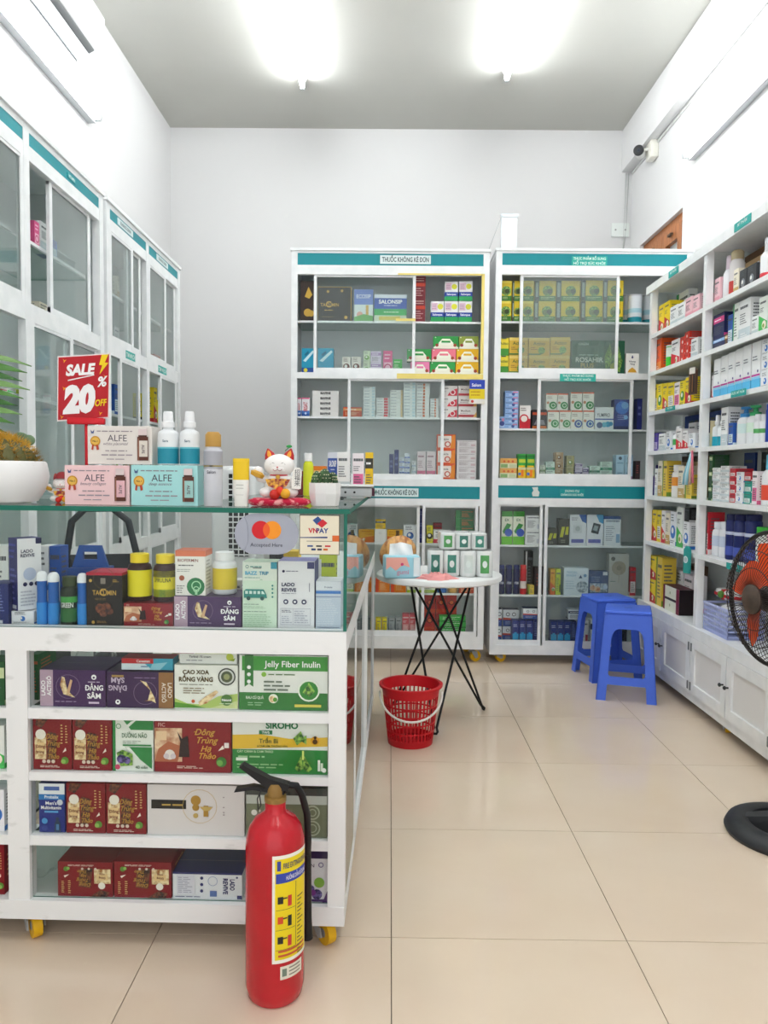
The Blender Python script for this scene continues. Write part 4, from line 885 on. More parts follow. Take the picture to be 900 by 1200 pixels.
D('skyblue', '#b4d2e8', [Rr(0, 0, 1, .12, '#9a7aa0'), Cc(.5, .86, .07, '#4a5a70'), Ll(.15, .85, .7, .62, 1, '#5a7a98'), Ll(.2, .8, .3, .2, 1, '#7a98b0')])
gen('white_circle', '#e8e6e4', '#c8c8c8', style=2); D('white_circle', '#eae8e8', [Oo(.5, .7, .08, .015, '#8a8a90')]); gen('yellow_bl', '#e8c020', '#3a3a30', style=0); gen('yel_or', '#e8b030', '#e07020', '#a84a10', style=4); gen('wh_blue', '#e8ecf0', '#3a6ab0', style=2); gen('maroon_w', '#b03a44', '#f0e8e4', style=5)
gen('lemon', '#e8dc3a', '#3a3a30', style=2); gen('wh_red', '#eeeaea', '#c83040', style=1); gen('dkgreen', '#1f6a34', '#2f8a44', '#d86a3a', style=3); gen('orange_b', '#e07818', '#d84a20', '#f4c880', style=3); gen('whgr', '#e8ecd8', '#a8c830', style=1); gen('pinkred', '#d86a74', '#e8a8a8', '#f4e4e4', style=5); gen('yel_tube', '#ecd820', '#c8a010', style=3); gen('grey_b', '#aab0b4', '#6a7478', style=3)
D('redbull', '#c8281e', [Pp([(.1, .55), (.5, .75), (.9, .55), (.5, .4)], '#8a1a14'), Cc(.5, .58, .1, '#e8602a'), Rr(0, 0, 1, .22, '#d8401e')]); gen('green_flat', '#2fae3f', '#1f8a30', '#d8f0d0', style=1)
D('oral', '#e8ecd8', [Rr(0, .84, 1, 1, '#3f9a34'), Rr(0, 0, 1, .24, '#6ac02a'), Pp([(.1, .4), (.5, .64), (.9, .6), (.6, .42), (.2, .32)], '#2f8a3a'), Cc(.64, .36, .12, '#3a5ab8'), Tt(.5, .7, .08, 'EX', '#4a7a5a', w=.4)])
gen('wh_sig', '#e8eaec', '#c8ccd8', '#5a5a68', style=6); D('dark_yel', '#33342a', [Pp([(.1, .3), (.4, .3), (.6, .7), (.3, .7)], '#c8c820'), Pp([(.6, .4), (.9, .4), (.95, .7), (.7, .7)], '#c8c820'), Ll(.2, .8, .22, .08, 2, '#a8a890')])
D('monitor', '#e6e8ee', [Pp([(.55, 1), (1, 1), (1, .72), (.75, .78)], '#2a5aa8'), Rr(.2, .4, .75, .66, '#d4d8de'), Cc(.48, .54, .08, '#a8b0b8'), Rr(.1, .08, .85, .2, '#6a70b8'), Ll(.1, .5, .92, .8, 2, '#7a8098')]); D('monitor_d', '#e6e8ee', [Pp([(.55, 1), (1, 1), (1, .7), (.75, .76)], '#4a9ac8'), Pp([(.25, .42), (.7, .36), (.85, .68), (.4, .74)], '#3a3e46'), Pp([(.36, .5), (.62, .46), (.7, .62), (.46, .66)], '#98a4a8'), Rr(.1, .08, .85, .2, '#6a70b8')])
gen('instr', '#dfe4ea', '#8fb0d0', '#8a94a4', style=6); DS['instr']['bands'] = [(.9, 1, '#2a4a8a')]
D('nasal', '#dfe8ee', [Tt(.34, .8, .09, 'NASAL', '#8fb8d0', w=.5), Tt(.28, .68, .09, 'WASH', '#8fb8d0', w=.4), Cc(.75, .3, .22, 'pic_grey'), Pp([(.6, .62), (.75, .62), (.68, .74)], '#3a4a6a'), Cc(.86, .72, .06, '#7aa0c0'), Ll(.08, .5, .55, .2, 4, '#b8ccd8')]); D('mother', '#4a5a80', [Rr(0, 0, 1, .08, '#dfe2e6'), Rr(.04, .12, .96, .5, 'pic_grey'), Cc(.2, .3, .12, 'pic_skin'), Cc(.45, .25, .12, 'pic_skin'), Cc(.86, .35, .1, '#c8d8e8'), Rr(.72, .84, .96, .98, '#e0e4e8'), Ll(.1, .6, .8, .55, 3, '#8a98b8')])
D('greyfan', '#b9b6b0', [Cc(.5, .66, .17, '#a09888'), Cc(.5, .66, .06, '#8a8274'), Rr(.48, .3, .52, .55, '#a8a090'), Cc(.2, .88, .05, '#6a6860'), Ll(.08, .35, .36, .32, 1, '#5a7a6a')])
D('bpmon', '#e8ecf2', [Rr(0, 0, 1, .38, '#22489a'), Pp([(0, .38), (1, .38), (1, .46), (0, .52)], '#c84a3a'), Oo(.3, .72, .12, .04, '#5a5e68'), Oo(.68, .72, .12, .04, '#5a5e68'), Ll(.15, .85, .3, .1, 3, '#a8b8e0')], top='#1f2c66'); D('bluepk', '#1f2f7a', [Rr(.04, .03, .96, .42, '#1f9ad0'), Rr(.3, .42, .7, .48, '#1f9ad0'), Ll(.15, .85, .85, .7, 2, '#b8c0e0')])
D('bluepk2', '#1d2a66', [Ll(.2, .8, .9, .3, 8, '#6a78b0'), Rr(.1, .02, .7, .1, '#c8ccd8')]); gen('wh_dark', '#dfe2e6', '#3a4058', style=0); gen('wh_redsq', '#e6e2e2', '#c84a54', style=6)
D('box_dk', '#3a2c30', [Ll(.2, .8, .8, .3, 4, '#a8504a')]); gen('lime', '#c8d838', '#4a6a2a', style=6)
# right shelving
for i, (k, b, c, st) in enumerate([('s_yel', '#ecd01e', '#c02a30', 4), ('s_yel2', '#f0d828', '#3a8a3a', 2), ('s_yel3', '#ecd428', '#e8e4e0', 5), ('s_wh', '#eceeee', '#c8d4d8', 1), ('s_whg', '#eaeeea', '#2f8a54', 3), ('s_pink', '#f0c4cc', '#e8a0b0', 1), ('s_cream', '#ece4d0', '#c8a868', 1), ('s_dark', '#3a3c40', '#8a8e94', 2), ('s_or', '#e85a1e', '#f08a30', 1), ('s_red', '#d83a2e', '#f0e8e4', 2), ('s_nav', '#232a58', '#d8488a', 0), ('s_nav2', '#2a3260', '#8fb8e0', 0), ('s_blue', '#2a5ab0', '#d8e8f0', 5), ('s_violet', '#4a34a0', '#c8b8e8', 5), ('s_teal', '#20a090', '#e8f4f0', 5), ('s_brown', '#6a4a30', '#d8b888', 0), ('s_blk', '#1c1c20', '#d8d8d8', 3), ('s_wred', '#f0eeee', '#d82a3a', 4), ('s_wblue', '#eef0f4', '#3a78c8', 2), ('s_wpink', '#f2eaee', '#e06a9a', 5), ('s_redw', '#c82838', '#f0e0e0', 5), ('s_beige', '#d8cfa8', '#b0a878', 6), ('s_dkblue', '#1f3f8a', '#c8d0e8', 1), ('s_gw', '#e8eee8', '#4ab85a', 4), ('s_dgr', '#2a5a34', '#c8d8a8', 0), ('s_ylw', '#e8c84a', '#7a9a3a', 3)]):
    gen(k, b, c, style=st)
D('s_lotion', '#eceeef', [Rr(0, 0, 1, .22, '#5ab8e4'), Rr(0, .22, 1, .27, '#8fd0ee'), Rr(0, .28, 1, .32, '#c03a98'), Ll(.1, .75, .72, .6, 2, '#5a6070'), Cc(.75, .38, .03, '#5a4a90')], side=[Rr(0, 0, 1, .22, '#5ab8e4'), Ll(.15, .85, .8, .4, 5, '#a8b0b8')])
D('s_gift', '#e6e8d4', [Rr(0, 0, .12, 1, '#7a1c38'), Rr(.82, 0, 1, 1, '#7a1c38'), Rr(.12, .44, .82, .54, '#24181c'), Cc(.45, .75, .06, '#a8b088'), Cc(.45, .25, .06, '#a8b088')], side=[Rr(0, 0, 1, 1, '#1f1418')], top='#4a1428')
# ------------------------------------------------------------------ bottles, jars, cans
_FM = {}
FK = {  # profile (radius, height) of body and cap, and index of colour per segment
 'can': ([(.9, 0), (1, .02), (1, .84), (.86, .87)], [(.9, .87), (.92, .98), (.8, 1)]),
 'aero': ([(.94, 0), (1, .02), (1, .74), (.8, .78), (.78, .8)], [(.84, .8), (.84, .96), (.6, 1)]),
 'jar': ([(.9, 0), (1, .03), (1, .68), (.9, .76), (.7, .79), (.7, .81)], [(.78, .81), (.78, .99), (.72, 1)]),
 'widejar': ([(.94, 0), (1, .04), (1, .74), (.94, .8), (.86, .82)], [(.95, .82), (.95, .98), (.9, 1)]),
 'spray': ([(.92, 0), (1, .03), (1, .56), (.9, .62), (.5, .66), (.45, .7)], [(.62, .7), (.62, .8), (.5, .81), (.46, .97), (.38, 1)]),
 'pump': ([(.9, 0), (1, .03), (1, .62), (.8, .7), (.6, .73)], [(.68, .73), (.68, .82), (.3, .84), (.26, .93), (.62, .94), (.62, 1)]),
 'dome': ([(.85, 0), (1, .02), (1, .42), (.92, .45), (.92, .82)], [(1, .82), (1, .9), (.88, .95), (.6, .99), (.2, 1)]),
 'tin': ([(.96, 0), (1, .02), (1, .94)], [(1.03, .94), (1.03, .99), (.98, 1)]),
 'pillar': ([(.92, 0), (1, .02), (1, .6), (.7, .68), (.55, .7)], [(.6, .7), (.6, .98), (.5, 1)]),
}
def flask(name, kind, r, H, body, cap, look, where, loc, band=None, cat='bottle', word=None, wc='#ffffff', n=16, sy=1, group=None, wh=.1, wz=.35):
    band = tuple(band) if band else None
    k = (name, kind, round(r, 3), round(H, 3), body, cap, band, word, sy)
    if k not in _FM:
        pb, pc = FK[kind]
        b = MB().lathe([(q*r, z*H) for q, z in pb], body, n, sy=sy)
        if band:
            for z0, z1, c in band: b.lathe([(r*1.012, z0*H), (r*1.012, z1*H)], c, n, sy=sy, cap=False)
        if word: b.text(word, 0, wz*H, wh*H, wc, cyl=r*1.03 if sy == 1 else None, y=-r*sy*1.03, maxw=r*1.5)
        _FM[k] = (b.mesh(name), MB().lathe([(q*r, z*H) for q, z in pc], cap, n, sy=sy).mesh('cap'))
    o = link(name, _FM[k][0], None, loc, 0)
    link('cap', _FM[k][1], o)
    put(o, look, where, loc[0] if abs(loc[0]) < 1.45 else -loc[1], 0, 1, cat, group)
    return o
def fb(name, kind, px0, px1, yt, Y, zb, body, cap, look, where, **kw):
    a, b = at(px0, yt, Y), at(px1, yt, Y)
    r = (b.x-a.x)/2*.98
    return flask(name, kind, r, at((px0+px1)/2, yt, Y).z-zb, body, cap, look, where, ((a.x+b.x)/2, Y+r, zb+.0005), **kw)
def fx(name, kind, px0, px1, yt, zb, body, cap, look, where, dx=.04, **kw):
    X = XS+dx
    a, b = atx(px0, yt, X), atx(px1, yt, X)
    r = min((a.y-b.y)/2*.97, .036)
    lo, hi = (3.8055, 4.566 if dx > .1 else 4.622) if ' far ' in where else (2.9, 3.788)
    cy = min(max((a.y+b.y)/2, lo+r), hi-r)
    a.z = min(a.z, (min([q for q in RZ if q > zb+.05] or [2.26]))-.026)
    return flask(name, kind, r, a.z-zb, body, cap, look, where, (X+r, cy, zb+.0005), **kw)
# ------------------------------------------------------------------ counter: glass case
def yc(off):
    return lambda x: 1.85+(x-CO.x)*math.tan(CR)+off
ZCA = .7955
zq = lambda px, py, off=.045: at(px, py, 1.85+off+.008).z
W1 = "in the counter's glass case"
K = dict(name='supplement_box')
row(W1, yc(.045), ZCA, [
 ('bluepk2', -14, 10, 684, 'navy and blue carton at the left edge', K),
 ('tacumin', 100.5, 143.5, 671, 'black and gold carton with red lid', dict(K, d=.09)),
 ('dongtrung_wide', 144.5, 203, 707, 'low red carton under two yellow-capped jars', dict(K, d=.11)),
 ('sam', 203.5, 283, 699, 'purple carton with ginseng roots under a white jar', dict(K, d=.12)),
 ('bazz', 284, 325, 658.5, 'pale green carton printed with a teal van', dict(K, d=.07)),
 ('revive', 325.5, 369, 657.5, 'tall white carton with navy lettering and lilac top', dict(K, d=.09)),
 ('palebox', 370, 400, 681, 'pale blue carton with a blue stripe', dict(K, d=.08)),
], rz=CR)
zt1 = zq(243, 699)+.0012
row(W1, yc(.05), zt1, [('biofermin', 205, 241, 645, 'white carton with orange top and green circle', dict(K, d=.07))], rz=CR)
zt2 = zq(175, 707)+.0012
Yj = 1.916
for px0, px1, yt, lk, w in ((145, 173.5, 650, 'brown jar with plain yellow label and yellow cap', None), (175.5, 204, 651, 'brown jar with green and yellow spirulina label', 'SPIRULINA')):
    fb('pill_jar', 'jar', px0, px1, yt, Yj, zt2, '#3a1d18', '#efd421', lk, W1, cat='jar', band=[(.1, .66, '#e8dc1e')]+([(.1, .26, '#6ab030'), (.52, .66, '#3a3a28')] if w else []), word=w, wc='#2a3a1a', n=24, wh=.09, wz=.42)
fb('pill_jar', 'jar', 246, 275, 648, 1.92, zt1, '#eceef0', '#f4f5f6', 'white jar with yellow label and white cap', W1, cat='jar', band=[(.12, .62, '#e2c82a')], n=24)
for px0, px1, yt in ((40, 52.5, 670), (53, 66.5, 671.5), (88, 100, 672.5)):
    o = fb('lubricant_bottle', 'dome', px0, px1, yt, 1.9, ZCA, '#1f5fae', '#eef2f6', 'blue bottle with white domed cap', W1, band=[(.02, .42, '#2f8ad8')])
fb('pill_jar', 'jar', 66.8, 88, 677, 1.895, ZCA, '#1f2c1e', '#38472a', 'dark green jar with a green label', W1, cat='jar', band=[(.08, .36, '#2c6a34'), (.36, .48, '#16281a'), (.48, .6, '#3f9a44')], word='GREEN', wc='#e8f0e8', n=20, wh=.1, wz=.38)
# turned navy box standing on a low one, boxes of the second rank
row(W1, yc(.055), ZCA, [('s_wblue', 13, 40, 716, 'low blue and white carton under the tall navy box', dict(K, d=.06))], rz=CR)
zt3 = zq(26, 716, .055)+.001
D('navy_white', '#20246a', [Ll(.15, .85, .6, .12, 6, '#5a60a8'), Rr(.15, .02, .85, .07, '#c8ccd8'), Ll(.1, .9, .95, .7, 3, '#3a40a0')], side=[Rr(0, 0, 1, 1, '#eaecf0'), Tt(.4, .8, .045, 'LADO', '#22254e', w=.5, b=.03), Tt(.42, .74, .045, 'REVIVE', '#22254e', w=.6, b=.03), Cc(.5, .5, .09, '#b8c4dc'), Cc(.3, .36, .03, '#22254e'), Cc(.55, .36, .03, '#22254e'), Cc(.78, .36, .03, '#22254e'), Rr(.75, .92, 1, 1, '#22254e'), Ll(.1, .9, .28, .05, 5, '#b8bcc8')], top='#2b2f78')
pw = at(26, 632, 1.9)
nb = link('supplement_box', carton_mesh('navy_white', .05, .06, pw.z-zt3), None, (pw.x-.036, 1.925, zt3), -.72)
put(nb, 'tall navy and white carton turned sideways on another', W1, 0)
row(W1, yc(.19), ZCA, [
 ('s_whg', -12, 9, 640, 'white and green carton at the back left', dict(K, d=.06)),
 ('s_wblue', 44, 57, 640, 'grey carton with a blue side at the back', dict(K, d=.06)), ('s_blue', 57.5, 71, 640, 'teal blue carton at the back', dict(K, d=.05)),
 ('s_blk', 311, 331, 649, 'flat black carton at the back', dict(K, d=.06)), ('yellow_bl', 332, 350, 646, 'yellow carton at the back', dict(K, d=.06)),
 ('lime', 374, 394, 650, 'lime green carton at the back', dict(K, d=.05)), ('wh_red', 274, 283, 680, 'small red and white carton at the back', dict(K, d=.05)), ('s_wh', 352, 377, 655, 'white carton at the back', dict(K, d=.05)),
], rz=CR)
# blue carry box with a handle
hb = MB(); p0, p1 = at(73, 672, 2.0), at(117, 672, 2.0)
w = p1.x-p0.x; hz = at(95, 642, 2.0).z-ZCA; hm = at(95, 668, 2.0).z-ZCA
hb.box(-w/2, 0, 0, w/2, .07, hm, '#24509a')
hb.prism([(-w/2, hm), (w/2, hm), (w*.3, hz), (w*.18, hz), (w*.2, hm+.35*(hz-hm)), (-w*.2, hm+.35*(hz-hm)), (-w*.18, hz), (-w*.3, hz)], .03, .04, '#2a5aa8')
hb.box(-w*.2, .03, hm+.7*(hz-hm), w*.2, .04, hz, '#2a5aa8')
paint_els(hb, [Ll(.15, .85, .5, .2, 3, '#8ab0e0'), Rr(.8, .7, 1, .98, '#e8ecf0')], w, hm)
put(hb.obj('gift_carton', None, ((p0.x+p1.x)/2, 2.03, ZCA+.0005), CR), 'blue carry carton with a cut-out handle', W1)
# ------------------------------------------------------------------ counter: four shelves below
WS = ["on the counter's upper shelf", "on the counter's second shelf", "on the counter's third shelf", "on the counter's bottom shelf"]
Y0 = yc(.019)
z = CZ[3]+.0005
row(WS[0], Y0, z, [('sam', 46, 124, 785, 'purple carton with a mauve end panel', dict(K, d=.14)), ('sam_flip', 124.5, 203.5, 787.5, 'upside-down purple carton with a brown end panel', dict(K, d=.14)), ('caoxoa', 204, 279, 779.5, 'white and green herbal balm carton', dict(K, d=.14)), ('jelly', 280, 384.5, 768, 'large green and white fibre drink carton', dict(K, d=.14)),
 ('dkgreen', 34, 45, 767, 'narrow green carton beside the post', dict(K, d=.1, dy=.05)), ('s_dgr', -20, 5, 775, 'dark green carton at the left edge', K)], rz=CR)
row(WS[0], Y0, zq(170, 787, .019)+.0015, [('canesten', 142, 203, 771.5, 'flat red and blue cream carton', dict(K, d=.05, dy=.01))], rz=CR)
row(WS[0], Y0, zq(240, 779.5, .019)+.0015, [('terbisil', 210, 278, 763, 'flat white carton with lime circle', dict(K, d=.05, dy=.01))], rz=CR)
z = CZ[2]+.0005
row(WS[1], Y0, z, [('dongtrung', 38, 84, 841, 'red and gold fungus drink carton', dict(K, d=.1)), ('dongtrung', 84.5, 131, 841.5, 'red and gold fungus drink carton', dict(K, d=.1)), ('duongnao', 131.5, 180, 843, 'white and green brain tonic carton', dict(K, d=.1)), ('dongtrung_wide', 180.5, 271, 845, 'wide red carton with stag and flower', dict(K, d=.12)), ('siroho', 272, 384.5, 847.5, 'wide green and yellow cough syrup carton', dict(K, d=.13)), ('s_gw', -20, 5, 850, 'green and white carton at the left edge', K)], rz=CR)
z = CZ[1]+.0005
row(WS[2], Y0, z, [('mens', 45, 76, 918, 'navy and white multivitamin carton', dict(K, d=.07)), ('dongtrung', 77, 123.5, 918, 'red and gold fungus drink carton', dict(K, d=.1)), ('dongtrung', 124, 171.5, 918.5, 'red and gold fungus drink carton', dict(K, d=.1)), ('mushroom', 172, 287, 920, 'pale grey carton with gold mushrooms', dict(K, d=.16)), ('olive', 288, 384, 924, 'olive green carton with grey lid', dict(K, d=.15)), ('s_wblue', -20, 5, 925, 'white and blue carton at the left edge', K)], rz=CR)
z = CZ[0]+.0004
row(WS[3], yc(.019), z, [('dongtrung_flip', 67, 132.5, 1010, 'red and gold carton lying upside down', dict(K, d=.17)), ('dongtrung_flip', 133, 201, 1010, 'red and gold carton lying upside down', dict(K, d=.17)), ('revive_side', 202, 284, 1022.5, 'white carton with navy edge lying sideways', dict(K, d=.12)), ('inulin', 352, 385, 1006, 'white and purple carton with printed fruit', dict(K, d=.12)), ('dongtrung', -20, 5, 990, 'red carton at the left edge', K)], rz=CR)
# clear plastic bag in the bottom bay
pb = MB(); rr = random.Random(4)
p = at(50, 1050, 1.95); c0 = (0, 0, .06)
n_, m_ = 14, 8; v = []; f = []
for i in range(m_+1):
    t = PI*i/m_
    for j in range(n_):
        a = 2*PI*j/n_; k = 1+rr.uniform(-.16, .16)
        v.append((.042*k*math.sin(t)*math.cos(a), .11*k*math.sin(t)*math.sin(a), .062-.058*k*math.cos(t) if 0 < i else .001))
for i in range(m_):
    for j in range(n_): f.append((i*n_+j, i*n_+(j+1) % n_, (i+1)*n_+(j+1) % n_, (i+1)*n_+j))
pb.add(v, f, 'plasticfilm', False)
tag(pb.obj('plastic_bag', None, (p.x+.002, 2.02, CZ[0]+.0004)), 'crumpled clear plastic bag on the counter\'s bottom shelf beside the red cartons', 'bag')
pb2 = MB().add([(x*1.3, y*.6, zz*.9) for x, y, zz in v], f, 'plasticfilm', False)
p = at(70, 785, 2.1)
tag(pb2.obj('plastic_bag', None, (p.x+.09, 2.14, CZ[3]+.0005)), 'clear plastic bag behind the purple cartons on the counter\'s upper shelf', 'bag')
# ------------------------------------------------------------------ on the counter top
W2_ = 'on the counter top'
zt = ZT+.0005
row(W2_, yc(.05), zt, [('alfe_pink', 75, 152, 545, 'pink collagen drink carton with gold medal', dict(K, d=.075)), ('alfe_teal', 153, 232, 545, 'pale teal collagen drink carton with gold medal', dict(K, d=.075))], rz=CR)
zal = at(150, 545, 1.91).z+.0016
row(W2_, yc(.055), zal, [('alfe_white', 102, 178.5, 499, 'pale grey collagen drink carton stacked on two others', dict(K, d=.07))], rz=CR)
for px0, px1 in ((181, 206), (207.5, 231)):
    fb('spray_bottle', 'spray', px0, px1, 481.5, 1.91, zal, '#e4e8ea', '#e9ecee', 'clear-capped spray bottle with teal label', 'on the teal carton', band=[(.02, .3, '#1f8aa0'), (.3, .33, '#6ac0cc')], word='Sara', wc='#2a5a70', n=22, wh=.045, wz=.42)
fb('hairspray_can', 'aero', 236, 258.5, 506, 1.9, zt, '#c9cbd2', '#b98f45', 'tall silver hairspray can with gold cap', W2_, cat='can', band=[(.5, .74, '#a8aab2'), (.53, .55, '#d8c050')], word='Salon', wc='#4a4c58', n=22, wh=.04, wz=.44)
tb = MB(); p0, p1 = at(271, 590, 1.91), at(290.5, 590, 1.91); w = p1.x-p0.x; h = at(280, 537, 1.91).z-zt
ring = lambda a, b, zz, n=16: [(a*math.cos(2*PI*k/n), b*math.sin(2*PI*k/n), zz) for k in range(n)]
lv = [(w*.42, w*.3, 0), (w*.42, w*.3, h*.1), (w*.47, w*.28, h*.3), (w*.49, w*.2, h*.55), (w*.5, .004, h*.93), (w*.5, .0015, h)]
for i in range(len(lv)-1):
    a, b = ring(*lv[i]), ring(*lv[i+1]); n = 16
    tb.add(a+b, [(j, (j+1) % n, n+(j+1) % n, n+j) for j in range(n)], '#f0efe8' if i < 3 else '#e8c21c', True)
tb.add(ring(*lv[0]), [tuple(range(16))[::-1]], '#e8e8e4'); tb.add(ring(*lv[-1]), [tuple(range(16))], '#d8b018')
for e in ((.5, .45), (.42, .38), (.3, .24)): tb.box(-w*.25, -w*.31, h*e[1]*.98, w*.2, -w*.3, h*e[1], '#8a8a84')
put(tb.obj('cream_tube', None, ((p0.x+p1.x)/2, 1.93, zt)), 'white and yellow cream tube standing on its cap', W2_, cat='tube')
# round white pot with a golden cactus
t = thing('potted_cactus', 'golden spiny barrel cactus in a rounded white bowl at the counter end', 'plant', (at(-4, 560, 1.98).x, 2.0, zt))
hb_ = at(8, 540, 1.95).z-zt
MB().lathe([(.06, 0), (.09, .004), (.112, hb_*.35), (.118, hb_*.65), (.112, hb_*.95), (.108, hb_), (.1, hb_), (.1, hb_*.85), (.02, hb_*.84)], '#eceded', 32).obj('pot', t)
MB().lathe([(.0, hb_*.845), (.1, hb_*.855)], '#5a4a38', 24, cap=False).obj('soil', t)
cb = MB(); nr = 18
for i in range(9):
    pass
v = []; f = []; N, Mm = 54, 10; hc = .075
for i in range(Mm+1):
    th = PI*.5*i/Mm
    for j in range(N):
        a = 2*PI*j/N; k = 1+.07*math.cos(nr*a)
        v.append((.088*k*math.cos(th)*math.cos(a), .088*k*math.cos(th)*math.sin(a), hb_*.84+hc*math.sin(th)))
for i in range(Mm):
    for j in range(N): f.append((i*N+j, i*N+(j+1) % N, (i+1)*N+(j+1) % N, (i+1)*N+j))
cb.add(v, f, '#5a5a2c', True)
cbo = cb.obj('cactus_body', t)
sp = MB(); rr = random.Random(9)
for i in range(11):
    th = PI*.5*(i+.3)/11
    for j in range(nr):
        a = 2*PI*(j+.0)/nr
        base = Vector((.094*math.cos(th)*math.cos(a), .094*math.cos(th)*math.sin(a), hb_*.84+hc*1.03*math.sin(th)))
        nrm = Vector((math.cos(th)*math.cos(a), math.cos(th)*math.sin(a), math.sin(th)*1.1)).normalized()
        for q in range(7):
            dr = (nrm+Vector((rr.uniform(-.9, .9), rr.uniform(-.9, .9), rr.uniform(-.7, .7)))).normalized()
            sd = dr.orthogonal().normalized()*.0009
            tip = base+dr*rr.uniform(.016, .028)
            sp.add([base-sd, base+sd, tip], [(0, 1, 2)], '#d8aa3c' if th > .6 else '#a8823a'); sp.add([base-dr.cross(sd), base+dr.cross(sd), tip], [(0, 1, 2)], '#e0b850' if th > .6 else '#94722f')
so = sp.obj('spines', t); so['kind'] = 'stuff'
# leafy plant whose fronds reach in at the left edge
t = thing('potted_palm', 'green leafy plant reaching in at the left edge above the cactus', 'plant', (-1.235, 2.19, zt))
MB().lathe([(.05, 0), (.062, .004), (.075, .08), (.075, .095), (.068, .095), (.066, .08), (.0, .078)], '#e4e4e0', 24).obj('pot', t)
MB().tube([(0, 0, .075), (.01, 0, .2), (.02, 0, .42)], .005, '#5a7a3a', 8).obj('stem', t)
for i in range(9):
    zz = .2+.025*i; px = 24-abs(i-5)*1.5
    L_ = .15+.012*(i % 3); ang = .1*(i-4)
    lb = MB(); seg = 8; v = []
    for k in range(seg+1):
        u = k/seg; x = L_*u; wd = .013*math.sin(PI*min(1, u*.95+.05)); dz = .05*u-.07*u*u
        v += [(x, -wd, dz), (x, 0, dz+.004), (x, wd, dz)]
    f = []
    for k in range(seg): f += [(3*k, 3*k+3, 3*k+4, 3*k+1), (3*k+1, 3*k+4, 3*k+5, 3*k+2)]
    tf = Matrix.Translation((.012, 0, zz)) @ Matrix.Rotation(ang, 4, 'Z') @ Matrix.Rotation(.75+.1*(i % 4), 4, 'X')
    lb.add(v, f, ['#2f5f22', '#4a7a34', '#6a8f50'][i % 3], True, tf)
    lb.obj('leaf', t)
t = thing('succulent', 'rounded grey-green leaves of a succulent behind the cactus', 'plant', (at(17, 505, 2.18).x, 2.19, zt))
MB().lathe([(.03, 0), (.036, .003), (.04, .07), (.036, .07), (.034, .06), (0, .058)], '#c8b8a0', 18).obj('pot', t)
MB().tube([(0, 0, .055), (0, 0, .17)], .004, '#5a7048', 6).obj('stem', t)
for i, (x, zz, r) in enumerate(((-.03, .17, .022), (.012, .172, .024), (.034, .168, .02), (-.005, .14, .022), (.03, .13, .018))):
    MB().ball((x, 0, zz), r, '#5f7a5a' if i % 2 else '#6f8a66', 12, 8, (1, .3, .8)).obj('leaf', t)
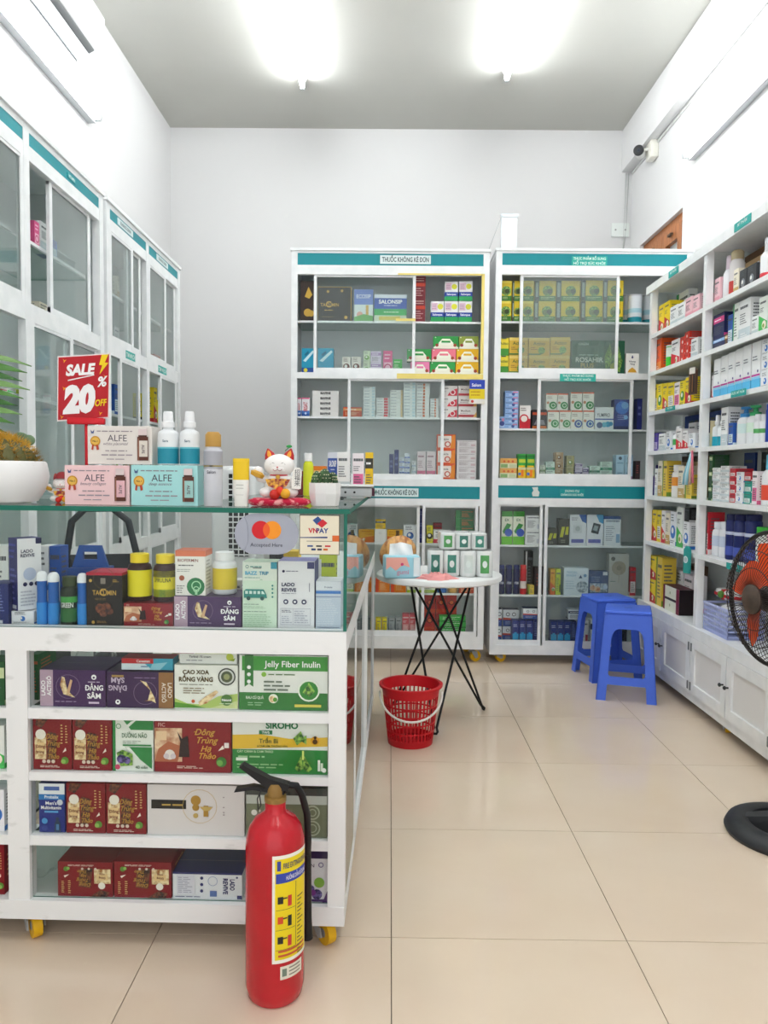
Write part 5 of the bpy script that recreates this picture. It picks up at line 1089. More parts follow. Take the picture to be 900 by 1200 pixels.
# lucky cats
def lucky_cat(loc, s, label, cushion=True, rz=0):
    t = thing('lucky_cat', label, 'figurine', loc, rz)
    wv = '#f1efec'
    cz = 0
    if cushion:
        cu = MB(); N = 28; v = []; f = []
        prof = [(.3, 0), (.95, .01), (1.12, .07), (1.08, .13), (.9, .17), (.2, .17)]
        for r, zz in prof:
            for j in range(N):
                a = 2*PI*j/N; k = 1+.12*abs(math.sin(2*a))*(.4 if r > .8 else 0)
                v.append((s*.62*r*k*math.cos(a), s*.42*r*k*math.sin(a), s*zz))
        for i in range(len(prof)-1):
            for j in range(N): f.append((i*N+j, i*N+(j+1) % N, (i+1)*N+(j+1) % N, (i+1)*N+j))
        cu.add(v, f, 'fabric', True); cu.add([v[j] for j in range(N)], [tuple(range(N))[::-1]], 'fabric')
        cu.obj('cushion', t)['label'] = 'red floral cushion'
        cz = .16*s
    b = MB()
    b.ball((0, .02*s, cz+.3*s), .33*s, wv, 20, 14, (1, .85, .95))
    b.ball((-.26*s, -.1*s, cz+.14*s), .15*s, wv, 12, 8, (1.1, 1.3, .75)); b.ball((.26*s, -.1*s, cz+.14*s), .15*s, wv, 12, 8, (1.1, 1.3, .75))
    b.obj('body', t)
    h = MB(); h.ball((0, -.02*s, cz+.72*s), .31*s, wv, 22, 14, (1.08, .9, .8))
    h.ball((0, -.25*s, cz+.64*s), .1*s, wv, 12, 8, (1.6, .6, .75))
    ho = h.obj('head', t)
    for sg in (-1, 1):
        e = MB(); tf = Matrix.Translation((sg*.2*s, 0, cz+.9*s)) @ Matrix.Rotation(sg*.3, 4, 'Y')
        e.lathe([(.13*s, -.02*s), (.1*s, .08*s), (.012*s, .2*s)], '#b8282c', 12, sy=.5, tf=tf)
        e.lathe([(.07*s, -.01*s), (.05*s, .08*s), (.01*s, .15*s)], '#e8a03a', 10, c=(0, -.035*s, 0), sy=.4, tf=tf)
        e.obj('ear', ho)
    fc_ = MB()
    for sg in (-1, 1):
        fc_.tube([(sg*(.05+.11*k/6)*s, -.285*s+.03*s*(k/6), cz+(.74+.035*math.sin(PI*k/6))*s) for k in range(7)], .007*s, '#3a2a2a', 5)
        fc_.tube([(sg*(.0+.1*k/5)*s, -.315*s+.01*s*k/5, cz+(.64-.035*math.sin(PI*k/5))*s) for k in range(6)], .006*s, '#8a3a3a', 5)
    fc_.ball((0, -.32*s, cz+.68*s), .022*s, '#d88a8a', 8, 6)
    fc_.obj('face_paint', ho)
    cl = MB(); cl.lathe([(.2*s, cz+.47*s), (.235*s, cz+.5*s), (.2*s, cz+.535*s)], '#c8203c', 22, sy=.9, cap=False)
    cl.ball((0, -.24*s, cz+.47*s), .05*s, '#d8a83a', 10, 8)
    cl.obj('collar', t)
    bb = MB(); bb.add([(-.27*s, -.25*s, cz+.42*s), (-.1*s, -.31*s, cz+.44*s), (.1*s, -.31*s, cz+.44*s), (.27*s, -.25*s, cz+.42*s), (.2*s, -.3*s, cz+.28*s), (0, -.335*s, cz+.2*s), (-.2*s, -.3*s, cz+.28*s)], [(0, 6, 5, 4, 3, 2, 1)], 'floral')
    bb.obj('bib', t)
    ar = MB(); ar.tube([(-.28*s, -.05*s, cz+.42*s), (-.4*s, -.12*s, cz+.44*s), (-.44*s, -.16*s, cz+.56*s)], [.1*s, .09*s, .1*s], wv, 10); ar.ball((-.44*s, -.16*s, cz+.6*s), .1*s, wv, 12, 8)
    ar.obj('arm', t)['label'] = 'raised white paw'
    a2 = MB(); a2.tube([(.28*s, -.05*s, cz+.42*s), (.38*s, -.16*s, cz+.3*s), (.4*s, -.2*s, cz+.24*s)], [.1*s, .1*s, .1*s], wv, 10); a2.obj('arm', t)
    tb_ = MB(); tb_.prism([(.3*s, cz+.22*s), (.5*s, cz+.22*s), (.52*s, cz+.6*s), (.47*s, cz+.68*s), (.38*s, cz+.68*s), (.33*s, cz+.6*s)], -.3*s, -.25*s, '#f0eee8')
    for k in range(3): tb_.text('招福来'[k], .425*s, cz+(.53-.12*k)*s, .09*s, '#1c1a1a', y=-.302*s, bold=0)
    tb_.obj('tablet', t)['label'] = 'white tablet with black characters'
    it = MB(); it.ball((-.05*s, -.38*s, cz+.1*s), .11*s, '#c8281e', 12, 8); it.ball((.06*s, -.36*s, cz+.17*s), .1*s, '#d8381e', 12, 8); it.ball((.18*s, -.38*s, cz+.12*s), .11*s, '#e8a82a', 12, 8)
    it.obj('treasure_balls', t)
    gd = MB(); tf = Matrix.Translation((-.45*s, -.26*s, cz+.5*s)) @ Matrix.Rotation(.4, 4, 'Y')
    gd.lathe([(.02*s, -.04*s), (.14*s, -.02*s), (.16*s, .06*s), (.08*s, .1*s)], '#c8982e', 14, sy=.6, tf=tf)
    gd.obj('gold_ingot', t)
    return t
pc = at(325, 595, 1.93)
S = (at(325, 526, 1.95).z-zt)/1.24
lc = lucky_cat((pc.x, 1.965, zt), S, 'white beckoning cat figurine on a red floral cushion')
le = MB(); le.ball((.21*S, 0, 1.3*S), .05*S, '#2a9a4a', 8, 6, (1.3, .6, .7)); le.tube([(.12*S, 0, 1.2*S), (.21*S, 0, 1.28*S)], .008*S, '#3a7a3a', 5); le.obj('green_sprig', lc)
sc_ = at(64, 590, 1.92)
S2_ = (at(64, 520, 1.95).z-zt)/1.02
c2 = lucky_cat((at(71, 560, 2.04).x, 2.05, zt), S2_*.47, 'small beckoning cat figurine in a red cap between cactus bowl and pink carton', cushion=False, rz=.15)
hat = MB(); hat.lathe([(.15*S2_, .42*S2_), (.12*S2_, .48*S2_), (.065*S2_, .53*S2_), (.02*S2_, .545*S2_)], '#8a1c22', 16); hat.obj('cap', c2)
# small white pot with a dark cactus
pp = at(379, 590, 1.95)
t = thing('potted_cactus', 'small dark green cactus in a white pot at the counter corner', 'plant', (pp.x, 1.985, zt))
ph = at(379, 566, 1.95).z-zt
MB().lathe([(.03, 0), (.036, .002), (.041, ph*.55), (.041, ph), (.036, ph), (.036, ph*.85), (0, ph*.84)], '#efeeec', 9, smooth=False).obj('pot', t)
for i, (x, y, r, hh) in enumerate(((0, 0, .018, .046), (.02, .004, .013, .038), (-.021, .003, .014, .04), (.006, -.02, .012, .034), (-.01, .018, .012, .04), (.027, -.008, .008, .028), (-.024, -.014, .01, .03))):
    c = MB(); N = 20; v = []; f = []
    for a_ in range(7):
        th = PI*.5*a_/6
        for j in range(N):
            a = 2*PI*j/N; k = 1+.12*math.cos(8*a)
            v.append((x+r*k*math.cos(th)*math.cos(a), y+r*k*math.cos(th)*math.sin(a), ph*.84+hh*math.sin(th)))
    for a_ in range(6):
        for j in range(N): f.append((a_*N+j, a_*N+(j+1) % N, (a_+1)*N+(j+1) % N, (a_+1)*N+j))
    c.add(v, f, '#2c4a2a' if i % 2 else '#3a5a34', True)
    for j in range(8):
        for th in (.3, .7, 1.1):
            a = 2*PI*j/8; q = Vector((x+r*1.1*math.cos(th)*math.cos(a), y+r*1.1*math.cos(th)*math.sin(a), ph*.84+hh*math.sin(th)))
            c.ball(q, .0013, '#d8d4b0', 5, 4)
    c.obj('cactus_stem', t)
# sale sign on a red clip stand
ps = at(100, 455, 2.07)
t = thing('sale_sign', 'red sale sign on a red clip stand behind the stacked cartons', 'sign', (ps.x+.0, 2.07, zt))
w = (at(132, 455, 2.07).x-at(71, 455, 2.07).x)*1.0
z0 = at(100, 492, 2.07).z-zt; z1 = at(100, 417, 2.07).z-zt
b = MB(); tilt = .13
def bend(u, v): # board curves toward the viewer at its ends, top leans
    x = (u-.5)*w; return Vector((x+(v-.5)*.012, -.35*x*x*8*0.2-.02*v, z0+v*(z1-z0)+x*tilt*.55))
n = 8
def patch(pts, y, mat):
    b.add([bend(u, v)+Vector((0, y, 0)) for u, v in pts], [tuple(range(len(pts)))], mat)
for k in range(n):
    u0, u1 = k/n, (k+1)/n
    A = [bend(u0, 0), bend(u1, 0), bend(u1, 1), bend(u0, 1)]; Bk = [p+Vector((0, .003, 0)) for p in A]
    b.add(A+Bk, [(0, 1, 2, 3), (7, 6, 5, 4), (0, 4, 5, 1), (3, 2, 6, 7), (0, 3, 7, 4), (1, 5, 6, 2)], '#efe6e6')
    e0, e1 = max(u0, .02), min(u1, .98)
    patch([(e0, .02), (e1, .02), (e1, .98), (e0, .98)], -.0008, '#b81a26')
board = b
def stext(s, u, v, h, col, mw, bold=.05, sh=.15, y=-.0018):
    vv, ff, ww = text(s, bold, sh); k = h; kx = min(h, mw/ww)
    b.add([bend(u+a*kx, v+c*k*w/(z1-z0))+Vector((0, y, 0)) for a, c in vv], ff, col)
stext('SALE', .44, .7, .19, '#f4f4f4', .56)
stext('20', .42, .14, .46, '#f4f4f4', .62, .07, .1); stext('%', .86, .5, .18, '#f4f4f4', .2, .03); stext('OFF', .84, .2, .12, '#f2d21e', .23, .03)
patch([(.2, .63), (.7, .69), (.7, .675), (.2, .612)], -.0014, '#f4f4f4')
patch([(.84, .98), (.97, .98), (.9, .86), (.97, .85), (.8, .68), (.85, .82), (.79, .83)], -.0014, '#f2d21e')
for u, v in ((.1, .92), (.1, .5), (.06, .06), (.8, .08), (.88, .64)): patch([(u, v+.04), (u+.03, v+.01), (u+.07, v+.02), (u+.02, v-.03), (u+.02, v)], -.0014, '#f0a020')
b.obj('board', t)
MB().tube([(0, .004, 0.006), (0, .004, z0+.01)], .0045, '#c81424', 10).obj('stem', t)
MB().rbox(-.05, -.004, z0-.012, .05, .012, z0+.006, '#d01a28', .003).obj('clip', t)
q = MB().rbox(-.018, -.02, 0, .03, .03, .008, '#c81424', .003); q.prism([(-.008, .006), (.012, .006), (.006, .05), (-.012, .065), (-.018, .05)], .0, .008, '#d01a28'); q.obj('base', t)
# metal scale and cartons on the side counter
p0, p1 = at(399, 578, 2.55), at(437, 578, 2.55)
t = thing('electronic_scale', 'silver round-edged scale on the side counter', 'scale', ((p0.x+p1.x)/2, 2.62, zt))
q = MB().rbox(-.06, -.06, .004, .05, .12, .036, '#b4b8ba', .006); q.obj('body', t)
MB().rbox(-.066, -.066, .038, .056, .126, .044, '#d2d5d6', .002).obj('pan', t)
MB().box(.05, -.055, .008, .058, -.02, .034, '#4a1a30').obj('plug_socket', t)
for x in (-.045, .03): MB().lathe([(.004, 0), (.004, .003)], '#1c1c1e', 8, tf=Matrix.Translation((x*.4-.02, -.06, .02)) @ Matrix.Rotation(PI/2, 4, 'X')).obj('button', t)
for x, y in ((-.05, -.05), (.04, -.05), (-.05, .11), (.04, .11)): MB().lathe([(.006, 0), (.006, .005)], '#2a2a2c', 8).obj('foot', t, (x, y, 0))
W3 = 'on the side counter'
row(W3, 2.98, zt, [('salonsip', 384, 396, 530, 'blue, white and green plaster carton', dict(d=.05, dy=.06)), ('s_wh', 395, 410.5, 529.5, 'tall white carton with black lettering', dict(d=.05)), ('s_wpink', 413, 427, 531, 'white carton with pink print', dict(d=.05)), ('yellow_bl', 428, 437.5, 530, 'narrow yellow carton', dict(d=.05)), ('orange_b', 361, 382, 546, 'orange carton', dict(d=.06, dy=-.1))])
fb('syrup_bottle', 'jar', 354.5, 367, 531, 2.75, zt, '#d8dc30', '#f0f0ee', 'yellow-green bottle with white cap', W3, n=14)
gen('s_marble', '#7a2430', '#c8a8a0', style=6)
row(W3, 2.84, zt, [('s_marble', 345, 360, 552, 'dark red rack carton behind the cat', dict(d=.05))])
# ------------------------------------------------------------------ back cabinets' contents
YI = YC+.058
LB = lambda s: 'on left back cabinet, %s shelf' % s
RB = lambda s: 'on right back cabinet, %s shelf' % s
zs = lambda f, y: f(y)+.0006
row(LB('top'), YI, zs(zA, 374.5), [('gift_dark', 351.5, 370, 329, 'dark brown gift box with gold bow'), ('tacumin_big', 372.5, 412, 336, 'large charcoal and gold box', dict(d=.1)), ('eosip', 415, 437.5, 339, 'blue and white plaster pack'), ('salonsip', 438.5, 477, 345, 'wide blue and green plaster pack'), ('maroon_pack', 484.5, 499, 323.5, 'maroon pack', dict(n=2)), ('salonpas', 505, 520.5, 353, 'white-blue plaster carton, lower row'), ('salonpas', 521, 537, 353, 'white-blue plaster carton, lower row'), ('salonpas', 537.5, 553.5, 353, 'white-blue plaster carton, lower row')])
row(LB('top'), YI, at(530, 353, YI).z+.001, [('salonpas', 521.5, 537, 330, 'white-blue plaster carton, upper row'), ('salonpas', 538, 554, 329.5, 'white-blue plaster carton, upper row')])
row(LB('second'), YI, zs(zA, 437), [('teal_mouth', 353.5, 369, 408, 'bright teal carton'), ('teal_mouth', 372.5, 391, 408, 'bright teal carton'), ('brown_small', 401, 411, 418, 'small white carton with brown oval'), ('brown_small', 412, 423, 418, 'small white carton with brown oval'), ('green_small', 426, 434, 411, 'small pale green carton', dict(n=2)), ('lilac_small', 434.5, 447, 411.5, 'small lilac carton', dict(n=2)), ('pinkbox', 449, 460, 411, 'deep pink carton'), ('green_flat', 461, 471.5, 421, 'small green carton'), ('tea_rose', 481, 503.5, 424, 'rose pink tea carton in lower row'), ('tea_green', 504, 533.5, 424, 'green tea carton in lower row'), ('tea_yellow', 534, 561, 424, 'yellow tea carton in lower row')])
z_ = at(520, 424, YI).z+.001
row(LB('second'), YI, z_, [('tea_green', 477, 505.5, 409, 'green tea carton in middle row'), ('tea_pink', 506, 534.5, 409, 'pink tea carton in middle row'), ('tea_yellow', 535, 561, 409, 'yellow tea carton in middle row')])
row(LB('second'), YI, at(520, 409, YI).z+.002, [('tea_green', 508, 537.5, 394, 'green tea carton in upper row'), ('tea_olive', 538, 561, 394, 'olive tea carton in upper row')])
row(LB('third'), YI, zs(zA, 488), [('irisat', 348.5, 353, 466, 'white and blue tall carton'), ('irisat', 353.5, 363, 466, 'white and blue tall carton'), ('biafine', 366, 397, 458, 'white carton with bold black lettering', dict(n=5, d=.05)), ('orange_small', 402, 424, 477, 'small orange carton'), ('slim_white', 426, 440, 453, 'slim white carton', dict(n=10)), ('slim_red', 441, 456, 466, 'slim red-striped carton', dict(n=7)), ('slim_beige', 457, 472, 457, 'slim beige-edged carton', dict(n=9)), ('slim_white', 473, 487.5, 448, 'slim white carton', dict(n=11)), ('slim_orange', 488, 503.5, 449, 'slim orange-striped carton', dict(n=11)), ('slim_orange', 504, 514.5, 467, 'slim orange-striped carton', dict(n=7)), ('smecta', 515.5, 536.5, 452, 'white and red sachet carton', dict(n=3)), ('stopress', 537.5, 559, 452, 'white and maroon carton', dict(n=3))])
row(LB('fourth'), YI, zs(zA, 561), [('navybox', 456, 461.5, 532, 'narrow navy carton'), ('navybox', 462, 467.5, 527, 'narrow navy carton'), ('blue_stack', 468, 474, 536, 'small white-blue carton', dict(n=4)), ('blue_stack', 474.5, 480.5, 531, 'small white-blue carton', dict(n=5)), ('white_small', 482.5, 487.5, 540, 'tiny white carton', dict(n=3)), ('pinkpale', 489, 499, 529, 'pale pink carton'), ('pinkpale', 500, 510.5, 529, 'pale pink carton'), ('orange_s', 512, 534, 509, 'orange and white sachet carton', dict(n=3)), ('greyflat', 535.5, 558.5, 516, 'flat grey carton', dict(n=6))])
row(LB('fifth'), YI, zs(zA, 637), [('white_circle', 438, 453, 620, 'white carton with ring'), ('yel_or', 453.5, 472, 621, 'yellow and orange pack'), ('wh_blue', 473, 488.5, 615, 'white and blue carton'), ('navybox', 489, 499, 596, 'dark blue carton', dict(n=3)), ('lemon', 500, 507.5, 616, 'lemon yellow carton'), ('wh_red', 508, 528, 621, 'white and red carton'), ('maroon_w', 508, 518, 613, 'maroon carton behind', dict(dy=.09)), ('dkgreen', 534.5, 556, 598, 'dark green carton', dict(n=4))])
row(LB('fifth'), YI, at(446, 620, YI).z+.001, [('yellow_bl', 440, 452, 609, 'yellow carton on the white one')])
row(LB('sixth'), YI, zs(zA, 696), [('orange_b', 440, 457, 678, 'orange carton'), ('orange_b', 458, 476, 678, 'orange carton'), ('whgr', 477, 494, 684, 'white and lime carton'), ('whgr', 495, 511, 684, 'white and lime carton'), ('orange_small', 538, 557, 684, 'red-brown carton')])
for a, b, c in ((512.5, 524, '#3a74c0'), (525.5, 537, '#e0b060')): fb('pill_jar', 'widejar', a, b, 684, YI, zs(zA, 696), c, '#e8eaf0', 'small %s jar' % ('blue' if c == '#3a74c0' else 'amber'), LB('sixth'), cat='jar', n=12)
row(LB('bottom'), YI, zs(zA, 745), [('yel_tube', 440, 446.5, 725, 'narrow yellow carton'), ('yel_tube', 447, 453.5, 725, 'narrow yellow carton'), ('grey_b', 454.5, 462, 724, 'grey carton'), ('grey_b', 462.5, 470, 724, 'grey carton'), ('pinkred', 471.5, 479.5, 720, 'rose red carton'), ('pinkred', 480, 488, 720, 'rose red carton'), ('redbull', 497.5, 510.5, 697, 'glossy red carton', dict(n=2, dy=.1)), ('redbull', 511, 523, 697, 'glossy red carton', dict(n=2, dy=.1)), ('redbull', 523.5, 535.5, 697, 'glossy red carton', dict(n=2, dy=.1)), ('green_flat', 515, 546, 722, 'bright green flat carton', dict(n=3, d=.06))])
# right back cabinet
row(RB('top'), YI, zs(zB, 375), [('actiso_y', 587, 600, 329, 'yellow artichoke tea carton', dict(n=2)), ('actiso_w', 600.5, 611.5, 329, 'yellow artichoke tea carton', dict(n=2)), ('actiso_y', 612, 626, 329, 'yellow artichoke tea carton', dict(n=2)), ('actiso_w', 626.5, 651.5, 329, 'yellow artichoke tea carton', dict(n=2)), ('actiso_w', 652, 680, 329, 'yellow artichoke tea carton', dict(n=2)), ('actiso_w', 681, 706.5, 328.5, 'yellow artichoke tea carton', dict(n=2)), ('actiso_w', 707, 731, 328.5, 'yellow artichoke tea carton', dict(n=2))])
for a, b, dy, lk in ((738.5, 755, 0, 'white and teal milk tin in front'), (755.5, 769, .1, 'white and teal milk tin behind the post'), (731.5, 739, .12, 'narrow white tin behind the cartons')):
    fb('milk_tin', 'tin', a, b, 344.5, YI+dy, zs(zB, 375), '#dfe4ea', '#c8ccd2', lk, RB('top'), cat='tin', band=[(.02, .2, '#1f8a9a'), (.35, .5, '#a8d0dc')], n=20)
row(RB('second'), YI, zs(zB, 437), [('actiso_s', 585, 596.5, 396, 'yellow and green small tea carton', dict(n=2)), ('actiso_c', 597, 619, 395.5, 'mustard tea carton', dict(n=2)), ('actiso_c', 620, 644.5, 396, 'mustard tea carton', dict(n=2)), ('actiso_c', 645, 668.5, 395, 'mustard tea carton', dict(n=2)), ('rosahir', 670, 732.5, 399, 'wide dark green hair tonic carton', dict(d=.08)), ('honey', 733.5, 749, 414, 'white carton with golden honey drop')])
row(RB('third'), YI, zs(zB, 502), [('bluestack', 583.5, 591.5, 488, 'low light blue carton'), ('bluestack', 592, 608, 458, 'light blue carton', dict(n=7)), ('redhex', 609, 622, 475, 'white carton with red hexagon'), ('black_car', 624, 641, 480, 'black and orange carton'), ('biof_g', 642, 655.5, 481, 'green-circled white carton, lower row'), ('biof_g', 656, 669, 481, 'green-circled white carton, lower row'), ('biof_b', 669.5, 683, 481, 'white probiotic carton with blue circle'), ('biof_b', 683.5, 696.5, 481, 'white probiotic carton with blue circle'), ('yupro', 697.5, 719.5, 477, 'white carton with blue fruit'), ('blue_glu', 720, 741, 468, 'deep blue milk pack'), ('navybox', 747, 753, 467, 'narrow navy carton')])
row(RB('third'), YI, at(670, 481, YI).z+.001, [('biof_g', 640, 653, 461, 'green-circled white carton, upper row'), ('biof_g', 653.5, 666, 461, 'green-circled white carton, upper row'), ('biof_g', 669, 682.5, 459.5, 'green-circled white carton, upper row'), ('biof_g', 683, 696.5, 459.5, 'green-circled white carton, upper row')])
row(RB('fourth'), YI, zs(zB, 561), [('kids_or', 586, 606, 537, 'orange and green children carton', dict(n=2)), ('yellow_b', 607, 616.5, 548, 'yellow carton in lower row'), ('yellow_b', 617, 627, 548, 'yellow carton in lower row'), ('mini_g', 633, 639, 545, 'tiny pale green carton', dict(n=2)), ('mini_t', 640, 650.5, 541, 'tiny white-green carton', dict(n=2)), ('mini_b', 651, 660.5, 530, 'tiny brown carton', dict(n=3)), ('mini_o', 664, 673, 534, 'tiny olive carton', dict(n=2)), ('mini_v', 674, 682.5, 543, 'tiny violet carton', dict(n=2)), ('mini_v', 683, 690, 548, 'tiny violet carton'), ('mini_t', 691, 703, 546, 'tiny white-green carton', dict(n=2)), ('mini_t', 703.5, 717.5, 541, 'tiny white-green carton', dict(n=2)), ('skyblue', 722, 732, 533, 'sky blue carton'), ('skyblue', 732.5, 742, 533, 'sky blue carton'), ('box_dk', 745, 750.5, 540, 'dark red carton at the edge')])
row(RB('fourth'), YI, at(617, 548, YI).z+.001, [('green_y', 607, 616.5, 532, 'green carton in upper row'), ('green_y', 617, 627, 532, 'green carton in upper row')])
row(RB('fifth'), YI, zs(zB, 640), [('oral', 588, 601, 599, 'green and white drink carton'), ('oral', 601.5, 615, 599, 'green and white drink carton'), ('wh_sig', 616, 635, 604, 'white carton with signature', dict(n=2)), ('dark_yel', 641, 653, 619, 'black and yellow carton'), ('dark_yel', 655, 667.5, 608, 'black and yellow carton'), ('monitor', 668, 687.5, 603, 'white and blue monitor carton'), ('monitor_d', 688, 707.5, 603, 'white carton with dark monitor'), ('instr', 708, 728, 605, 'pale carton with navy top')])
zz = zs(zB, 699)
for i, (a, b) in enumerate(((584, 592.3), (593, 601.3), (602, 609.8))): fb('deodorant_can', 'can', a, b, 662.5, YI, zz, '#161f52', '#1f2f6a', 'navy deodorant can with white lettering', RB('sixth'), cat='can', word='XTREME', wc='#dfe4f4', n=14, wh=.08)
fb('deodorant_can', 'can', 610.2, 618, 662.5, YI, zz, '#c81f2c', '#d83a3a', 'red deodorant can', RB('sixth'), cat='can', band=[(.2, .45, '#e8d8d4')], n=14)
row(RB('sixth'), YI, zz, [('s_blk', 616, 625, 646, 'tall white and black carton behind', dict(dy=.09)), ('s_ylw', 619, 626, 686, 'small yellow carton'), ('box_dk', 626.5, 639, 665, 'dark brown carton'), ('yel_or', 645, 651, 667, 'yellow carton'), ('lime', 651.5, 657.5, 667, 'lime carton'), ('nasal', 661, 690, 665.5, 'large pale nasal wash carton', dict(d=.1)), ('mother', 690.5, 713, 669.5, 'blue-grey carton with family photo'), ('greyfan', 714, 737.5, 649, 'tall grey carton with printed fan'), ('s_redw', 738.5, 745.5, 665, 'red and blue carton at the edge')])
zz = zs(zB, 757)
row(RB('bottom'), YI, zz, [('bpmon', 579, 588.5, 714, 'white and blue monitor carton', dict(n=2)), ('bpmon', 589, 609, 734, 'white and blue monitor carton in lower row', dict(dy=.08)), ('bluepk', 600.5, 608.3, 727, 'blue syringe carton'), ('bluepk', 608.7, 616.5, 727, 'blue syringe carton'), ('bluepk', 617, 624.8, 727, 'blue syringe carton'), ('bluepk2', 625.2, 631.5, 726, 'navy carton side-on'), ('bluepk', 645.5, 653, 728.5, 'blue syringe carton'), ('bluepk', 653.4, 661, 728.5, 'blue syringe carton'), ('bluepk', 661.4, 669, 728.5, 'blue syringe carton'), ('bluepk2', 669.4, 676, 728.5, 'navy carton side-on'), ('wh_redsq', 677, 690, 727, 'white carton with red squares'), ('wh_dark', 692, 712, 727, 'white carton behind the stool'), ('s_blk', 715, 735, 735, 'dark carton behind the stool')])
row(RB('bottom'), YI, at(599, 734, YI+.08).z+.001, [('bpmon', 589.5, 608.5, 714.5, 'white and blue monitor carton in upper row', dict(dy=.08))])
row(RB('bottom'), YI, at(620, 726, YI).z+.003, [('bpmon', 613, 631.5, 713, 'white and navy monitor carton on the blue ones')])
row(RB('bottom'), YI, at(672, 726.5, YI).z+.003, [('wh_dark', 666, 683, 714.5, 'white and black carton on the blue ones')])
# pack hanging on the cabinet frame, and a fan of toothpick-like sticks
q = MB(); p0, p1 = at(550, 473, YC-.02), at(568.5, 445, YC-.02)
q.box(0, 0, 0, p1.x-p0.x, .006, p1.z-p0.z, '#e8d020')
paint_els(q, [Rr(0, .62, 1, 1, '#2a44b0'), Tt(.45, .72, .13, 'Salon', '#ffffff', w=.6), Rr(0, 0, 1, .2, '#e8e4dc'), Cc(.2, .1, .06, '#d83a2a'), Ll(.1, .9, .56, .3, 2, '#c89a10')], p1.x-p0.x, p1.z-p0.z, x0=0)
tag(q.obj('hanging_pack', None, (p0.x, YC-.012, p0.z)), 'yellow and blue plaster pack hanging on the back cabinet frame', 'pack')
# ------------------------------------------------------------------ open shelving contents
FA = lambda s: 'on far shelving bay, %s shelf' % s
NE = lambda s: 'on near shelving bay, %s shelf' % s
XI = XS+.04
e_ = .0006
row_ = lambda w, i, L: rowx(w, XI, (RZ[i] if i < 6 else .43)+e_, L)
row_(FA('top'), 0, [('s_yel', 772.5, 778.5, 359, 'yellow carton'), ('s_yel', 779, 785, 355, 'yellow carton'), ('s_wh', 785.5, 794, 361, 'low white carton'), ('s_wh', 794.5, 803, 357, 'low white carton'), ('s_whg', 792, 806, 347, 'tall white and green carton behind', dict(dx=.1, d=.05)), ('s_pink', 803.5, 811.5, 351, 'pale pink carton'), ('s_pink', 812, 820, 348, 'pale pink carton')])
fx('milk_tin', 'tin', 772, 781, 352, RZ[0]+e_, '#b8bcc8', '#c8ccd4', 'grey tin at the back', FA('top'), dx=.19, cat='tin')
row_(FA('second'), 1, [('s_or', 768.5, 775.5, 391, 'tall orange carton', dict(d=.1)), ('s_wred', 787, 796.5, 400, 'white and red carton'), ('s_red', 797, 802.5, 396, 'red-white carton', dict(n=3)), ('s_red', 803, 808.5, 390, 'red-white carton', dict(n=4)), ('s_wh', 810, 818, 398, 'white carton')])
fx('milk_tin', 'tin', 776.5, 786, 407, RZ[1]+e_, '#3fb83a', '#dfe4e0', 'green and white can', FA('second'), cat='can', band=[(.5, .9, '#dfe8e0')])
row_(FA('third'), 2, [('s_yel3', 764.5, 770.5, 452, 'yellow candy carton'), ('s_yel2', 771, 776.5, 451, 'yellow candy carton'), ('s_yel', 777, 782.5, 450, 'yellow candy carton'), ('s_yel3', 783, 790, 449.5, 'yellow candy carton'), ('s_wpink', 790.5, 796.5, 449, 'white and pink carton'), ('s_yel2', 797, 803, 447, 'yellow candy carton'), ('s_yel', 803.5, 811, 443, 'yellow candy carton')])
row_(FA('fourth'), 3, [('s_violet', 760.5, 765.5, 508, 'violet carton'), ('s_violet', 766, 771, 508, 'violet carton'), ('s_wh', 772, 780, 508.5, 'white carton'), ('s_wblue', 781, 786.5, 506, 'white and blue carton'), ('s_wred', 792.5, 799, 503, 'white and red carton'), ('s_wred', 800, 806, 505, 'white and red carton'), ('s_wblue', 807, 815, 508, 'white and blue carton'), ('s_dkblue', 762, 798, 487, 'long dark blue carton at the back', dict(dx=.17)), ('s_wh', 807, 816, 496, 'white carton behind', dict(dx=.1, d=.05))])
fx('lotion_bottle', 'pillar', 786.8, 792.2, 500, RZ[3]+e_, '#eef0f2', '#e8eaec', 'white lotion bottle', FA('fourth'), band=[(.2, .45, '#4ab05a')])
row_(FA('fifth'), 4, [('s_wh', 767.5, 771, 549, 'white carton'), ('s_cream', 771.5, 776.5, 540, 'cream carton'), ('s_ylw', 777, 782, 540, 'yellow and green carton'), ('s_cream', 795, 802, 546, 'cream carton'), ('s_ylw', 803, 811, 556, 'yellow and green carton'), ('s_brown', 763, 790, 537, 'brown carton at the back', dict(dx=.16))])
fx('lotion_bottle', 'pillar', 760.5, 765.5, 545, RZ[4]+e_, '#3a2f8a', '#2c2466', 'violet bottle', FA('fifth'))
fx('pill_jar', 'jar', 783, 793.5, 545, RZ[4]+e_, '#eceae6', '#f0f0ee', 'white jar with orange label', FA('fifth'), cat='jar', band=[(.35, .62, '#e0903a')])
row_(FA('sixth'), 5, [('s_yel', 759.5, 764.5, 597, 'yellow and red carton'), ('s_yel', 765, 770, 597, 'yellow and red carton'), ('s_yel3', 770.5, 775, 598, 'yellow and white carton'), ('s_wred', 775.5, 780, 598, 'white and red carton'), ('s_cream', 780.5, 785, 601, 'cream carton'), ('s_wblue', 786, 792.5, 599, 'white and blue carton'), ('s_gw', 793.5, 800.5, 594, 'green and white carton'), ('s_wblue', 801, 808, 611, 'white and blue carton')])
row_(FA('sixth'), 5, [('s_blk', 801, 808, 594.5, 'black carton on a white one', dict(b=atx(801, 611, XI).z+.002))])
